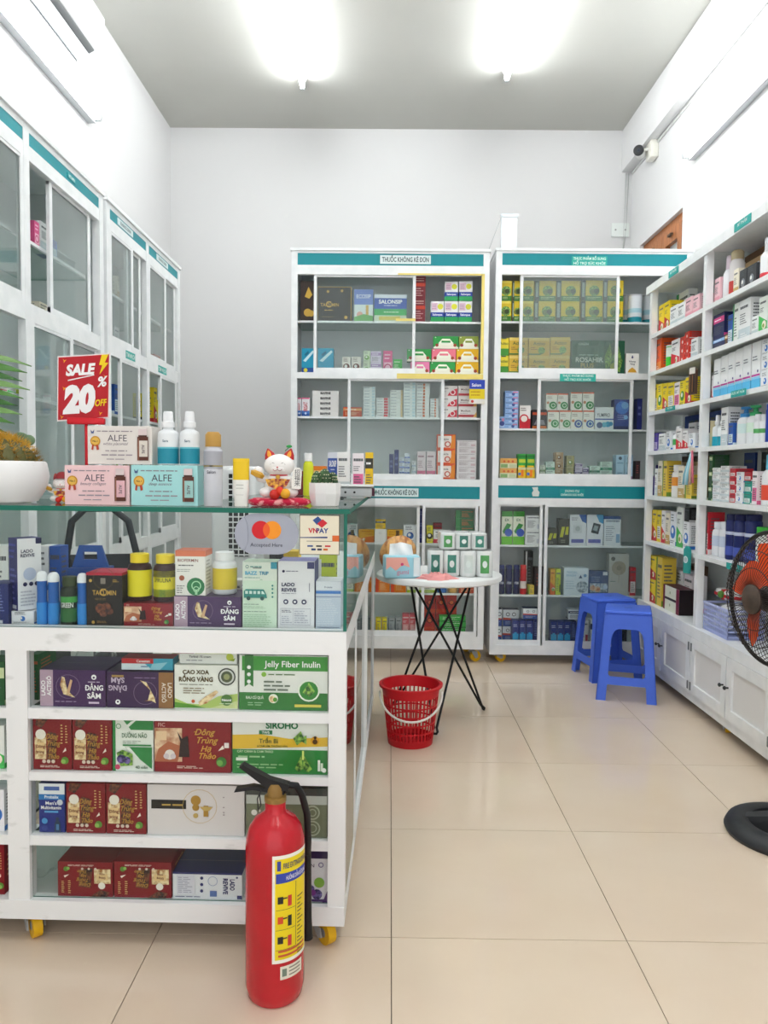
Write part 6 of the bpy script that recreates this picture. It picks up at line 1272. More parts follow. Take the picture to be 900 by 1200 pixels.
row_(FA('bottom'), 6, [('s_wred', 753.5, 759.5, 672, 'white and red carton'), ('s_yel', 760.5, 769, 650, 'yellow and red carton', dict(n=2)), ('s_ylw', 769.5, 776.5, 652, 'yellow carton'), ('s_wblue', 784, 792, 664, 'grey and blue carton', dict(dx=.1)), ('s_brown', 785, 797, 655, 'dark brown carton', dict(dx=.185, d=.08)), ('s_wblue', 793, 801, 667, 'blue and white carton', dict(dx=.1)), ('s_wpink', 802, 812, 672, 'white and pink carton', dict(dx=.1)), ('s_gift', 777.5, 796.5, 684, 'cream and maroon gift box', dict(d=.085, n=1))])
row_(NE('top'), 0, [('s_pink', 832.5, 844, 331, 'pale pink carton'), ('s_cream', 860, 866, 317, 'cream carton'), ('s_dark', 867, 875, 318, 'grey ringed carton'), ('s_dark', 876, 886.5, 313, 'grey ringed carton'), ('s_brown', 862, 886, 300, 'brown and gold carton at the back', dict(dx=.14))])
fx('lotion_bottle', 'pillar', 846, 852, 302, RZ[0]+e_, '#e6e6ea', '#d8c8d4', 'slim white bottle', NE('top'))
fx('lotion_bottle', 'aero', 852.5, 860, 296, RZ[0]+e_, '#d8d4d4', '#b0a080', 'white can with red base', NE('top'), cat='can', band=[(.02, .35, '#b83a34')])
fx('lotion_bottle', 'pillar', 888, 898, 282, RZ[0]+e_, '#eef0f2', '#e4e6ea', 'white bottle with red lettering', NE('top'), band=[(.1, .2, '#d83a44')])
row_(NE('second'), 1, [('s_nav2', 833, 849, 399, 'navy and light blue carton'), ('s_brown', 849.5, 853, 392, 'narrow brown carton'), ('s_blue', 853.5, 859, 370, 'blue carton'), ('s_whg', 859.5, 866, 357, 'white and green carton'), ('s_wh', 866.5, 880, 354, 'tall white carton'), ('s_wh', 881, 889, 372, 'short white carton'), ('s_gw', 890, 900, 350, 'white and green carton at the picture edge')])
row_(NE('second'), 1, [('s_nav', 836, 849, 371, 'navy and pink carton on another', dict(b=atx(836, 399, XI).z+.005))])
row_(NE('third'), 2, [('s_wred', 825.5, 835, 443, 'white and red carton'), ('s_beige', 826, 835.5, 425, 'grey carton behind', dict(dx=.12)), ('s_lotion', 837, 845, 422, 'white and sky blue lotion carton'), ('s_lotion', 845.5, 853.5, 418, 'white and sky blue lotion carton'), ('s_lotion', 854, 862, 414, 'white and sky blue lotion carton'), ('s_lotion', 862.5, 871, 410, 'white and sky blue lotion carton'), ('s_lotion', 871.5, 880.5, 406, 'white and sky blue lotion carton'), ('s_lotion', 882, 892, 402, 'white and sky blue lotion carton'), ('s_wblue', 893, 903, 396, 'white and blue carton', dict(n=3))])
row_(NE('fourth'), 3, [('s_beige', 824.5, 832.5, 494, 'beige carton'), ('s_wh', 845.5, 853.5, 478, 'tall white carton'), ('s_blue', 854, 859.5, 496, 'blue carton')])
for a, b in ((833.5, 838.5), (839.5, 845)): fx('spray_bottle', 'spray', a, b, 487, RZ[3]+e_, '#e4e8ea', '#eceef0', 'white spray bottle with teal label', NE('fourth'), band=[(.02, .32, '#1f9ab0')])
for a, b, y, c, w in ((860, 871, 478, '#3a8ac8', 'blue'), (872, 881, 476, '#3aa86a', 'green')): fx('pump_bottle', 'pump', a, b, y, RZ[3]+e_, '#eceef0', c, 'white pump bottle with %s collar' % w, NE('fourth'), band=[(.3, .55, '#d8ecec' if w == 'blue' else '#dcf0e0')])
for a, b, y in ((881.5, 887, 486), (887.5, 894.5, 486)): fx('lotion_bottle', 'jar', a, b, y, RZ[3]+e_, '#eceef0', '#e0e4e8', 'white bottle with green leaf', NE('fourth'), band=[(.35, .5, '#58a860')])
fx('lotion_bottle', 'can', 895.5, 902, 474, RZ[3]+e_, '#1f3a9a', '#2a4ab0', 'blue bottle at the picture edge', NE('fourth'))
row_(NE('fifth'), 4, [('s_dgr', 830.5, 835, 533, 'dark green carton', dict(n=3)), ('s_wh', 835.5, 844, 548, 'small white carton', dict(n=5)), ('s_wh', 845, 855, 546, 'small white carton', dict(n=6)), ('s_redw', 856, 862.5, 549, 'red-white carton', dict(n=4)), ('s_wblue', 863, 871.5, 553, 'white and blue carton', dict(n=3)), ('s_teal', 872.5, 880.5, 564, 'teal carton', dict(n=2)), ('s_wpink', 882, 888, 552, 'white and pink carton'), ('s_dkblue', 838, 849, 532, 'long blue carton at the back', dict(dx=.17)), ('s_blk', 888, 910, 530, 'black carton at the back', dict(dx=.17))])
row_(NE('fifth'), 4, [('s_redw', 872.5, 880.5, 553, 'red carton on the teal ones', dict(b=atx(872.5, 564, XI).z+.003))])
fx('lotion_bottle', 'pillar', 889.5, 900, 533, RZ[4]+e_, '#eef0f2', '#6ac0e0', 'white bottle with sky blue cap', NE('fifth'), band=[(.1, .4, '#e0503a')])
row_(NE('sixth'), 5, [('s_redw', 821.5, 830.5, 599, 'red patterned carton')])
for a, b in ((832, 839.5), (840, 847.5)): fx('lotion_bottle', 'jar', a, b, 611, RZ[5]+e_, '#eceef4', '#e4e8f0', 'white bottle with blue mark', NE('sixth'), band=[(.3, .6, '#c8d4e8')])
for a, b in ((848.5, 855), (855.8, 867), (868, 881)): fx('deodorant_can', 'can', a, b, 602, RZ[5]+e_, '#1c2766', '#151d4e', 'navy deodorant can', NE('sixth'), cat='can', band=[(.55, .62, '#c8d0e8'), (.1, .3, '#4a5ab0')])
fx('deodorant_can', 'widejar', 882, 893, 617, RZ[5]+e_, '#e4ece8', '#3ab03a', 'white roll-on with green cap', NE('sixth'), cat='bottle')
fx('deodorant_can', 'widejar', 894, 905, 624, RZ[5]+e_, '#f0e4ea', '#e8b0c8', 'white roll-on with pink cap', NE('sixth'), cat='bottle')
# lilac basket with bags and a ribboned pack
p0, p1 = atx(816, 700, XS+.035), atx(853, 715, XS+.035)
p0.y = 3.782
bw = MB(); yb0, yb1, zb0, zb1 = p1.y, p0.y, .4312, p0.z-.01
N = 16
for s in range(5):
    zz = zb0+(zb1-zb0)*(s+.3)/5.2
    bw.box(XS+.035, yb0, zz, XS+.04, yb1, zz+.008, '#a9b4e4'); bw.box(XS+.2, yb0, zz, XS+.205, yb1, zz+.008, '#a9b4e4')
    for y in (yb0, yb1-.005): bw.box(XS+.035, y, zz, XS+.205, y+.005, zz+.008, '#a9b4e4')
for k in range(N+1):
    y = yb0+(yb1-yb0-.004)*k/N
    bw.box(XS+.034, y, zb0, XS+.037, y+.004, zb1, '#b4bee8'); bw.box(XS+.203, y, zb0, XS+.206, y+.004, zb1, '#b4bee8')
bw.box(XS+.032, yb0-.003, zb1, XS+.042, yb1+.003, zb1+.01, '#b9c2ec'); bw.box(XS+.198, yb0-.003, zb1, XS+.208, yb1+.003, zb1+.01, '#b9c2ec')
for y in (yb0-.003, yb1-.007): bw.box(XS+.042, y, zb1, XS+.198, y+.01, zb1+.01, '#b9c2ec')
bw.box(XS+.036, yb0, zb0, XS+.204, yb1, zb0+.004, '#a9b4e4')
tag(bw.obj('plastic_basket'), 'lilac slatted plastic basket on the near bay\'s bottom shelf', 'basket')
cr = MB(); rr = random.Random(2); v = []; f = []; n_, m_ = 18, 9
for i in range(m_+1):
    t_ = PI*i/m_
    for j in range(n_):
        a = 2*PI*j/n_; k = 1+rr.uniform(-.14, .14)
        v.append((.062*k*math.sin(t_)*math.cos(a), (yb1-yb0)*.38*k*math.sin(t_)*math.sin(a), .07-.066*k*math.cos(t_)))
for i in range(m_):
    for j in range(n_): f.append((i*n_+j, i*n_+(j+1) % n_, (i+1)*n_+(j+1) % n_, (i+1)*n_+j))
cr.add(v, f, '#e2e4e6', False)
tag(cr.obj('plastic_bag', None, (XS+.121, (yb0+yb1)/2, zb0+.013)), 'crumpled white plastic bag in the lilac basket', 'bag')
rp = MB().rbox(-.05, -.09, 0, .05, .09, .045, '#ecebea', .012); rp.box(-.052, -.092, .012, .052, .092, .026, '#c81e2a'); rp.box(-.052, -.012, -.0, .052, .012, .047, '#c81e2a'); rp.ball((-.056, 0, .024), .018, '#5a8a3a', 10, 7); rp.ball((-.06, .012, .026), .012, '#c83a2a', 8, 6)
tag(rp.obj('gift_pack', None, (XS+.13, (yb0+yb1)/2+.03, zb0+.162)), 'white pack tied with red ribbon above the lilac basket', 'pack')
# packs and ribbons hanging at the middle post
def hang(label, px, y0, y1, w, col, els, cat='pack', name='hanging_pack', d=.012):
    a, b = atx(px, y0, XS-.02), atx(px, y1, XS-.02)
    q = MB(); H = a.z-b.z
    q.prism([(-w/2, 0), (w/2, 0), (w/2, H*.86), (w*.15, H), (-w*.15, H), (-w/2, H*.86)], 0, d, col)
    paint_els(q, els, w, H)
    tag(q.obj(name, None, (XS-.026, a.y, b.z), -PI/2+.25), label, cat)
hang('card of dark hair clips hanging at the middle post', 813, 430, 462, .055, '#4a3428', [Rr(.1, .75, .9, .98, '#d8d4cc'), Rr(.1, .1, .22, .7, '#8a5a34'), Rr(.3, .08, .42, .7, '#1c1614'), Rr(.5, .1, .62, .7, '#8a5a34'), Rr(.7, .08, .84, .7, '#1c1614')])
hang('teal pouch pack hanging at the middle post', 806, 640, 672, .045, '#2f9a94', [Cc(.4, .5, .2, '#e8eef0'), Cc(.4, .5, .1, '#b8c8cc')])
rb = MB(); a = atx(811, 528, XS-.02)
for k, (dy_, c) in enumerate(((.0, '#9fd8e8'), (.02, '#c8e6ee'), (.045, '#8ac8de'))): rb.tube([(0, 0, 0), (-.004, dy_*.5+.01, -.06), (-.006, dy_+.03, -.12), (-.006, dy_+.04, -.17)], .006, c, 6)
rb.tube([(0, 0, 0), (-.004, -.02, -.08), (-.004, -.03, -.16)], .006, '#c86a7c', 6); rb.tube([(0, -.01, -.05), (-.006, .0, -.1), (-.006, .0, -.17)], .007, '#d8b8a0', 6)
tag(rb.obj('hair_ties', None, (XS-.02, a.y, a.z)), 'bunch of pale blue and pink hair ties hanging at the middle post', 'hair tie')
hk = MB().box(-.012, -.004, -.01, .012, .004, .01, '#d8d0c0'); hk.obj('hook', bpy.data.objects['hair_ties'], (0, 0, .005))
# ------------------------------------------------------------------ left cabinets' contents
XLI = -1.34-.058
def leftbox(key, px0, px1, yt, zb, look, where, d=.06, dx=0, n=1):
    X = XLI-dx
    a, b = atx(px0, yt, X), atx(px1, yt, X)
    H = (b.z-zb)/n
    for k in range(n):
        o = link('medicine_carton', carton_mesh(key, b.y-a.y-.002, d, H-.001), None, (X, (a.y+b.y)/2, zb+k*H+.0006), PI/2)
        put(o, look, where, a.y, k, n)
LC = lambda s: 'in nearer left cabinet, '+s
leftbox('pinkbox', 40, 46, 262, 2.05, 'magenta and white carton', LC('upper part')); leftbox('s_wh', 47, 58, 266, 2.05, 'white carton', LC('upper part')); leftbox('s_blue', 59, 67, 284, 2.05, 'sky blue carton', LC('upper part'))
ZM = 1.79
leftbox('s_cream', 46, 57, 358, ZM, 'cream and yellow carton', LC('middle ledge'), dx=.02); leftbox('s_wblue', 58, 67, 365, ZM, 'blue and white carton', LC('middle ledge'), dx=.02)
leftbox('maroon_w', 2, 8, 457, 1.46, 'maroon carton', LC('lower shelf')); leftbox('s_gw', 8.5, 19, 457, 1.46, 'white and green carton', LC('lower shelf')); leftbox('lime', 20, 29, 458, 1.46, 'lime and white carton', LC('lower shelf'))
leftbox('s_wh', 50, 60, 462, 1.46, 'white carton', LC('lower shelf'), n=2); leftbox('s_wh', 61, 68, 466, 1.46, 'white carton', LC('lower shelf'), n=2)
FC_ = lambda s: 'in farther left cabinet, '+s
leftbox('s_blue', 134, 141, 452, 1.46, 'bright blue pack', FC_('lower shelf')); leftbox('lemon', 168, 172, 462, 1.46, 'yellow and black carton', FC_('lower shelf')); leftbox('s_yel', 180, 184, 455, 1.46, 'yellow and red carton', FC_('lower shelf')); leftbox('lemon', 184.5, 189, 470, 1.46, 'yellow and black carton', FC_('lower shelf'))
leftbox('s_cream', 137, 140, 325, 2.05, 'small cream carton', FC_('upper part')); leftbox('s_wh', 166, 169, 355, 2.05, 'small white carton', FC_('upper part'))
leftbox('s_or', 181, 188, 418, ZM, 'pale orange pack', FC_('middle ledge')); leftbox('s_wh', 134, 140, 385, ZM, 'white carton', FC_('middle ledge'))
for i, (y, c) in enumerate(((3.75, '#a8344a'), (3.85, '#e8e4da'), (3.98, '#8ab850'), (4.1, '#d8b040'), (4.4, '#5a78b0'), (4.55, '#d8d4cc'))):
    k = 'lc%d' % i; gen(k, c, '#e8e4e0', style=i % 6)
    o = link('medicine_carton', carton_mesh(k, .08, .06, .12+.02*(i % 3)), None, (XLI, y, 1.1006), PI/2); put(o, ['crimson', 'ivory', 'leaf green', 'golden', 'slate blue', 'pale grey'][i]+' carton seen through the counter glass', FC_('low shelf'), y)
# ------------------------------------------------------------------ round table
TX, TY = .225, 3.715
t = thing('round_table', 'round white table on crossed black hairpin legs', 'table', (TX, TY, 0))
zt_ = .700
MB().lathe([(.29, zt_-.03), (.302, zt_-.024), (.302, zt_-.004), (.298, zt_), (.0, zt_)], '#eceeee', 48).obj('table_top', t)
tips = [(math.radians(a), r) for a, r in ((19, .25), (142, .26), (265, .29))]
tip = [Vector((math.cos(a)*r, math.sin(a)*r, .006)) for a, r in tips]
att = [Vector((math.cos(math.radians(a))*.175, math.sin(math.radians(a))*.175, zt_-.034)) for a in (19, 142, 265)]
for i in range(3):
    j, k = (i+1) % 3, (i+2) % 3
    a, b = att[j], att[k]
    side = (b-a).normalized()
    def low(p):
        d = (tip[i]-p).normalized(); return tip[i]-d*.03
    T_ = tip[i]
    path = [a, low(a), T_-side*.011+Vector((0, 0, .012)), T_-side*.006+Vector((0, 0, .003)), T_+side*.006+Vector((0, 0, .003)), T_+side*.011+Vector((0, 0, .012)), low(b), b]
    MB().tube(path, .0058, '#141416', 8).obj('leg', t)
    MB().box(-.035, -.02, zt_-.036, .035, .02, zt_-.0305, '#18181a', tf=Matrix.Translation((att[i].x, att[i].y, 0)) @ Matrix.Rotation(math.radians((19, 142, 265)[i]), 4, 'Z')).obj('leg_plate', t)
zt_ += .0006
# tissue pack
p0, p1 = at(451, 673, 3.5), at(493, 673, 3.5)
t = thing('tissue_pack', 'pink and blue soft tissue pack with a tissue pulled up', 'tissue pack', ((p0.x+p1.x)/2, 3.5, zt_), .12)
w = p1.x-p0.x; h = at(470, 652, 3.5).z-zt_
b = MB().rbox(-w/2, 0, 0, w/2, .1, h, '#9fd4e4', .008)
paint_els(b, [Pp([(.03, .95), (.6, .95), (.7, .5), (.5, .62), (.3, .35), (.15, .55), (.03, .4)], '#f2b0a4'), Tt(.5, .2, .2, 'gumi', '#c88aa8', w=.34), Cc(.48, .64, .07, '#d84a7a'), Rr(.8, .1, .98, .95, '#e4eef2')], w, h, y0=-.0002)
b.obj('pack_body', t)
ts = MB(); n = 10; v = []; f = []
for i in range(n+1):
    u = i/n
    for j in range(6):
        s = j/5; x = -w*.36+u*w*.7; y = .05+.018*math.sin(u*9+s*2)*s+.02*(s*s); zz = h+s*.062*(1-.35*abs(u-.45))-.003
        v.append((x*(1-.15*s), y, zz))
for i in range(n):
    for j in range(5): f.append((i*6+j, (i+1)*6+j, (i+1)*6+j+1, i*6+j+1))
ts.add(v, f, '#f4f5f6', True); ts.add([(x, y+.002, zz) for x, y, zz in v], [q[::-1] for q in f], '#f0f1f2', True)
ts.obj('tissue', t)
# tan gourd-like bag
q = MB(); pg = at(463, 650, 3.78)
N, Mm = 28, 14; v = []; f = []
for i in range(Mm+1):
    th = PI*i/Mm
    for j in range(N):
        a = 2*PI*j/N; k = 1+.02*math.cos(9*a)
        v.append((.09*k*math.sin(th)*math.cos(a), .085*k*math.sin(th)*math.sin(a), .088-.088*math.cos(th)+.012*math.sin(th)*math.cos(a)))
for i in range(Mm):
    for j in range(N): f.append((i*N+j, i*N+(j+1) % N, (i+1)*N+(j+1) % N, (i+1)*N+j))
q.add(v, f, 'gourd', True)
t = tag(q.obj('gourd', None, (.024, 3.755, zt_)), 'round tan striped gourd behind the tissue pack on the table', 'gourd')
MB().lathe([(.012, .17), (.008, .185), (.009, .2)], '#5a4426', 8).obj('stem', t)
# toilet roll packs: rolls side by side in printed film
def rolls(label, px0, px1, yt, Y, zb, nx, ny, rz=0):
    a, b = at(px0, yt, Y), at(px1, yt, Y); w = b.x-a.x; H = at((px0+px1)/2, yt, Y).z-zb
    t = thing('toilet_roll_pack', label, 'toilet roll pack', ((a.x+b.x)/2, Y, zb), rz)
    r = w/nx/2
    for i in range(nx):
        for j in range(ny):
            x = -w/2+r+2*r*i
            c = MB().lathe([(r*.3, H*.92), (r*.32, H*.99), (r*.85, H), (r*.98, H*.95), (r*.99, H*.06), (r*.85, 0), (.2*r, 0)], '#eef1ef', 20, c=(x, r+2*r*j, 0), cap=False)
            if j == 0:
                m = []
                for k in range(7):
                    th = -.55+1.1*k/6
                    for zz in (.15, .85): m.append((x+r*1.005*math.sin(th), r-r*1.005*math.cos(th), H*zz))
                c.add(m, [(2*k, 2*k+2, 2*k+3, 2*k+1) for k in range(6)], ['#0f7a68', '#1f8a74', '#dfe8e4', '#3fa048'][(i+nx) % 4], True)
                c.add([(x+r*.3*math.sin(th), r-r*1.012, H*.5+H*.14*math.cos(th)) for th in [2*PI*k/12 for k in range(12)]], [tuple(range(12))], '#e8f2ee')
            c.obj('toilet_roll', t)
    MB().box(-w/2+.002, -.0015, -.0, w/2-.002, 2*r*ny+.0015, H+.002, 'plasticfilm').obj('film_wrap', t)
    return t
rolls('clear-wrapped pack of green-printed toilet rolls, lower one on the table', 501, 578, 646, 3.57, zt_+.001, 4, 2, -.05)
zr = at(540, 646, 3.58).z+.0045
rolls('clear-wrapped pack of green-printed toilet rolls, upper one on the stack', 516, 572, 625, 3.6, zr, 3, 2, .04)
# crumpled pink cloth
q = MB(); rr = random.Random(12); v = []; f = []; n_, m_ = 22, 8
for i in range(m_+1):
    u = i/m_
    for j in range(n_):
        a = 2*PI*j/n_; R0 = .082*(1-u*.95)*(1+.25*math.sin(3*a)+.12*rr.uniform(-1, 1))
        v.append((R0*1.1*math.cos(a), R0*.55*math.sin(a), .002+.026*math.sin(u*PI*.5)*(.5+.8*rr.random()) if i else 0))
for i in range(m_):
    for j in range(n_): f.append((i*n_+j, i*n_+(j+1) % n_, (i+1)*n_+(j+1) % n_, (i+1)*n_+j))
q.add(v, f, '#e89a98', True)
pc_ = at(512, 670, 3.5)
tag(q.obj('cleaning_cloth', None, (pc_.x, 3.5, zt_)), 'crumpled pink cloth on the table before the toilet rolls', 'cloth')
# ------------------------------------------------------------------ red basket
BX, BY, BH = .085, 3.345, .262
t = thing('waste_basket', 'red slotted plastic basket with white handle on the floor by the table', 'basket', (BX, BY, 0))
rb0, rb1 = .098, .128
rad = lambda zz: rb0+(rb1-rb0)*zz/BH
w = MB()
w.lathe([(0, .004), (rb0-.004, .004), (rb0, 0), (rad(.03), .03), (rad(.03)-.003, .03), (rb0-.004, .006)], '#c41420', 40, cap=False)
w.obj('basket_base', t)
w = MB()
w.lathe([(rad(.215), .215), (rb1, BH-.01), (rb1+.011, BH-.01), (rb1+.012, BH), (rb1-.002, BH), (rad(.215)-.003, .215), (rad(.215), .215)], '#cf1824', 40, cap=False)
w.obj('basket_rim', t)
g = MB()
nb_ = 40
for k in range(nb_):
    a0 = 2*PI*k/nb_; da = 2*PI/nb_*.17
    P = []
    for zz in (.03, .215):
        for a in (a0-da, a0+da):
            for dr in (0, -.003): P.append(((rad(zz)+dr)*math.cos(a), (rad(zz)+dr)*math.sin(a), zz))
    g.add(P, [(0, 2, 6, 4), (1, 5, 7, 3), (0, 4, 5, 1), (2, 3, 7, 6)], '#c81622')
for zz in (.062, .1, .138, .176):
    g.lathe([(rad(zz-.0035), zz-.0035), (rad(zz+.0035), zz+.0035), (rad(zz+.0035)-.003, zz+.0035), (rad(zz-.0035)-.003, zz-.0035), (rad(zz-.0035), zz-.0035)], '#c81622', 40, cap=False)
g.obj('basket_grid', t)
hp = []
for k in range(21):
    a = PI*k/20; hp.append((-(rb1+.008)*math.cos(a), -.03-.13*math.sin(a)*.85, BH-.03-.1*math.sin(a)))
MB().tube(hp, .0048, '#e9e6e0', 8).obj('handle', t)
# ------------------------------------------------------------------ blue stools
def stool(label, loc, rz, H=.472):
    t = thing('plastic_stool', label, 'stool', loc, rz, 'blue plastic stools')
    c = '#4a70e2'
    a, b = .118, .152          # half width at the top and at the floor
    hw = lambda zz: b+(a-b)*zz/H
    s = MB(); s.rbox(-a, -a, H-.022, a, a, H, c, .01, 3)
    s.box(-.02, -.004, H-.0005, .02, .004, H+.0006, '#26409a')
    s.obj('seat', t)
    for k in range(4):
        R4 = Matrix.Rotation(k*PI/2, 4, 'Z')
        def P(x, zz, d=0): return (x, -hw(zz)+d, zz)
        # corner leg: two tapering plates meeting at the corner
        L_ = MB(); z0, z1 = 0, H-.02
        for flip in (0, 1):
            w0, w1 = .05, .046
            q = [(-hw(z0), -hw(z0), z0), (-hw(z0)+w0, -hw(z0), z0), (-hw(z1)+w1, -hw(z1), z1), (-hw(z1), -hw(z1), z1)]
            th = .005
            if flip: q = [(y, x, zz) for x, y, zz in q]; qi = [(x+th, y, zz) for x, y, zz in q]
            else: qi = [(x, y+th, zz) for x, y, zz in q]
            L_.add(q+qi, [(0, 1, 2, 3), (7, 6, 5, 4), (0, 4, 5, 1), (1, 5, 6, 2), (2, 6, 7, 3), (3, 7, 4, 0)], c, tf=R4)
        L_.obj('leg', t)
        ap = MB(); za, zb_ = H-.095, H-.02; th = .005; xl = hw(za)-.048; g_ = .035
        pts = [(-xl-.002, za-g_*1.4)]+[(-xl+g_*(1-math.cos(u)), za-g_*1.4+g_*1.4*math.sin(u)) for u in [PI/2*k2/5 for k2 in range(6)]]
        pts = pts+[(-x, zz) for x, zz in pts[::-1]]
        pts = pts+[(hw(zb_)-.044, zb_), (-hw(zb_)+.044, zb_)]
        n = len(pts)
        A = [P(x, zz) for x, zz in pts]; B_ = [P(x, zz, th) for x, zz in pts]
        ap.add(A+B_, [tuple(range(n))]+[tuple(range(2*n-1, n-1, -1))]+[(j, n+j, n+(j+1) % n, (j+1) % n) for j in range(n)], c, tf=R4)
        ap.obj('apron', t)
        br = MB(); zc, zd = .085, .128; x0, x1 = hw(zc)-.048, hw(zd)-.048
        pts = [(-x0, zc), (x0, zc), (x1, zd+.012), (x1-.012, zd), (-x1+.012, zd), (-x1, zd+.012)]; n = 6
        A = [P(x, zz) for x, zz in pts]; B_ = [P(x, zz, th) for x, zz in pts]
        br.add(A+B_, [tuple(range(n))]+[tuple(range(2*n-1, n-1, -1))]+[(j, n+j, n+(j+1) % n, (j+1) % n) for j in range(n)], c, tf=R4)
        br.obj('stretcher', t)
    return t
stool('blue plastic stool standing in front, nearer the camera', (1.268, 4.115, 0), -.3)
stool('blue plastic stool standing behind, against the back cabinet', (1.268, 4.5, 0), .16)
# ------------------------------------------------------------------ fire extinguisher
EX, EY, ER = -.266, 1.7, .0665
t = thing('fire_extinguisher', 'red dry-powder fire extinguisher standing on the tiles before the counter', 'fire extinguisher', (EX, EY, 0))
MB().lathe([(ER*.85, 0), (ER*.93, .006), (ER, .03), (ER, .345), (ER*.98, .362), (ER*.88, .388), (ER*.68, .408), (ER*.4, .42), (ER*.35, .426), (ER*.35, .446)], noisy('extinguisher_red', '#b40d1e', '#c81426', 5, .22)(), 40).obj('cylinder', t)
MB().lathe([(.025, .446), (.025, .456), (.019, .458), (.019, .476), (.014, .486)], '#8a6a34', 16).obj('valve', t)
hm = Matrix.Rotation(.0, 4, 'Z')
q = MB(); q.prism([(.03, .472), (.032, .486), (-.012, .498), (-.072, .53), (-.08, .524), (-.03, .486), (-.012, .47)], -.011, .011, '#17171a'); q.obj('lever', t)
q = MB(); q.prism([(.02, .462), (.02, .47), (-.05, .481), (-.088, .474), (-.092, .466), (-.05, .472)], -.009, .009, '#1c1c20'); q.obj('carry_handle', t)
MB().tube([(-.03, -.012, .474), (-.038, -.016, .456), (-.036, -.016, .43), (-.03, -.014, .44), (-.034, -.013, .466)], .0015, '#2a2a2c', 6).obj('safety_ring', t)
MB().tube([(.016, 0, .468), (.03, .0, .482), (.046, .006, .478), (.058, .016, .452), (.068, .034, .4), (.07, .042, .33), (.068, .044, .29)], .008, '#151518', 10).obj('hose', t)
MB().lathe([(.009, .3), (.011, .15), (.014, .1), (.01, .1)], '#141416', 14, c=(.068, .044, 0), cap=False).obj('nozzle', t)
# wrapped label
def wrapquad(mb, a0, a1, z0, z1, r, mat, n=8):
    v = []
    for k in range(n+1):
        a = a0+(a1-a0)*k/n
        for zz in (z0, z1): v.append((r*math.sin(a), -r*math.cos(a), zz))
    mb.add(v, [(2*k, 2*k+2, 2*k+3, 2*k+1) for k in range(n)], mat, True)
lb = MB(); A0, A1, Z0, Z1 = .05, 1.5, .108, .35
wrapquad(lb, A0, A1, Z0, Z1, ER+.0006, '#f0efe6', 14)
wrapquad(lb, A0+.09, A1-.05, Z0+.008, Z1-.008, ER+.0009, '#ecd41a', 14)
wrapquad(lb, A0+.12, A1-.05, Z1-.062, Z1-.04, ER+.0013, '#3448a8', 14)
def wtext(s, a, zz, h, col, maxw):
    v, f, ww = text(s, .02, 0); kx = min(h, maxw/ww); r = ER+.0016
    lb.add([(r*math.sin(a+x*kx/r), -r*math.cos(a+x*kx/r), zz+y*h) for x, y in v], f, col)
wtext('FIRE EXTINGUISHER', .92, Z1-.03, .012, '#2a3a6a', .07); wtext('HƯỚNG DẪN SỬ DỤNG', .95, Z1-.056, .009, '#e8e8f4', .06)
wrapquad(lb, A0+.16, A0+.28, Z1-.034, Z1-.012, ER+.0012, '#3a4a9a', 3)
for k in range(3):
    zc = Z1-.1-.045*k
    wrapquad(lb, A0+.12, A0+.8, zc-.0225, zc-.0215, ER+.0012, '#4a4a3a', 6); 
    wrapquad(lb, A0+.18, A0+.36, zc-.008, zc+.008, ER+.0013, '#2a2a28' if k != 1 else '#d8502a', 3); wrapquad(lb, A0+.52, A0+.66, zc-.016, zc+.008, ER+.0013, '#c83a34' if k != 1 else '#2a2a28', 3); wrapquad(lb, A0+.36, A0+.5, zc+.002, zc+.005, ER+.0013, '#3a3a34', 3)
wrapquad(lb, A0+.82, A0+.84, Z0+.03, Z1-.066, ER+.0012, '#4a4a3a', 1)
for k in range(16): wrapquad(lb, A0+.9, A0+1.2-.08*(k % 3), Z1-.105-.0085*k, Z1-.102-.0085*k, ER+.0012, '#6a6428', 3)
for k in range(2): wrapquad(lb, A0+.2, A0+1.3, Z0+.014+.01*k, Z0+.019+.01*k, ER+.0012, '#c85a3a', 8)
lb.obj('instruction_label', t)['label'] = 'yellow instruction label with small pictures'
lb = MB(); wrapquad(lb, .32, 1.2, .07, .1, ER+.0008, '#ece6d6', 8); wrapquad(lb, .38, .54, .077, .094, ER+.0012, '#7a8a7a', 3)
for k in range(3): wrapquad(lb, .62, 1.1, .076+.008*k, .079+.008*k, ER+.0012, '#8a8478', 5)
lb.obj('inspection_label', t)
# ------------------------------------------------------------------ standing fan
FX, FY = 1.315, 2.5
t = thing('standing_fan', 'black standing fan with orange blades beside the open shelving', 'fan', (FX, FY, 0))
b = MB()
N = 36; prof = [(.195, 0), (.2, .012), (.19, .032), (.15, .045), (.125, .04), (.12, .0)]
b.lathe(prof, '#26282b', 40, cap=False)
for k in range(3):
    a = math.radians(150+120*k); tf = Matrix.Rotation(a, 4, 'Z')
    b.add([(.03, -.035, .0), (.14, -.028, 0), (.14, .028, 0), (.03, .035, 0), (.03, -.03, .07), (.14, -.02, .04), (.14, .02, .04), (.03, .03, .07)], [(0, 3, 2, 1), (4, 5, 6, 7), (0, 1, 5, 4), (1, 2, 6, 5), (2, 3, 7, 6), (3, 0, 4, 7)], '#2b2d30', tf=tf)
b.lathe([(.05, 0), (.05, .05), (.034, .075), (.026, .1)], '#232528', 20)
b.obj('base', t)
MB().lathe([(.014, .09), (.014, .66)], '#3a3c40', 14).obj('pole', t)
MB().rbox(-.04, -.04, .4, .04, .04, .52, '#1f2124', .012).obj('control_box', t)
fa = Vector((-.985, -.17, 0)).normalized()     # the way the fan faces
hd = Vector((-.098, -.02, .79))
fr = Matrix((( -fa.y, 0, fa.x, hd.x), (fa.x, 0, fa.y, hd.y), (0, 1, 0, hd.z), (0, 0, 0, 1)))   # local z = facing
RG = .215
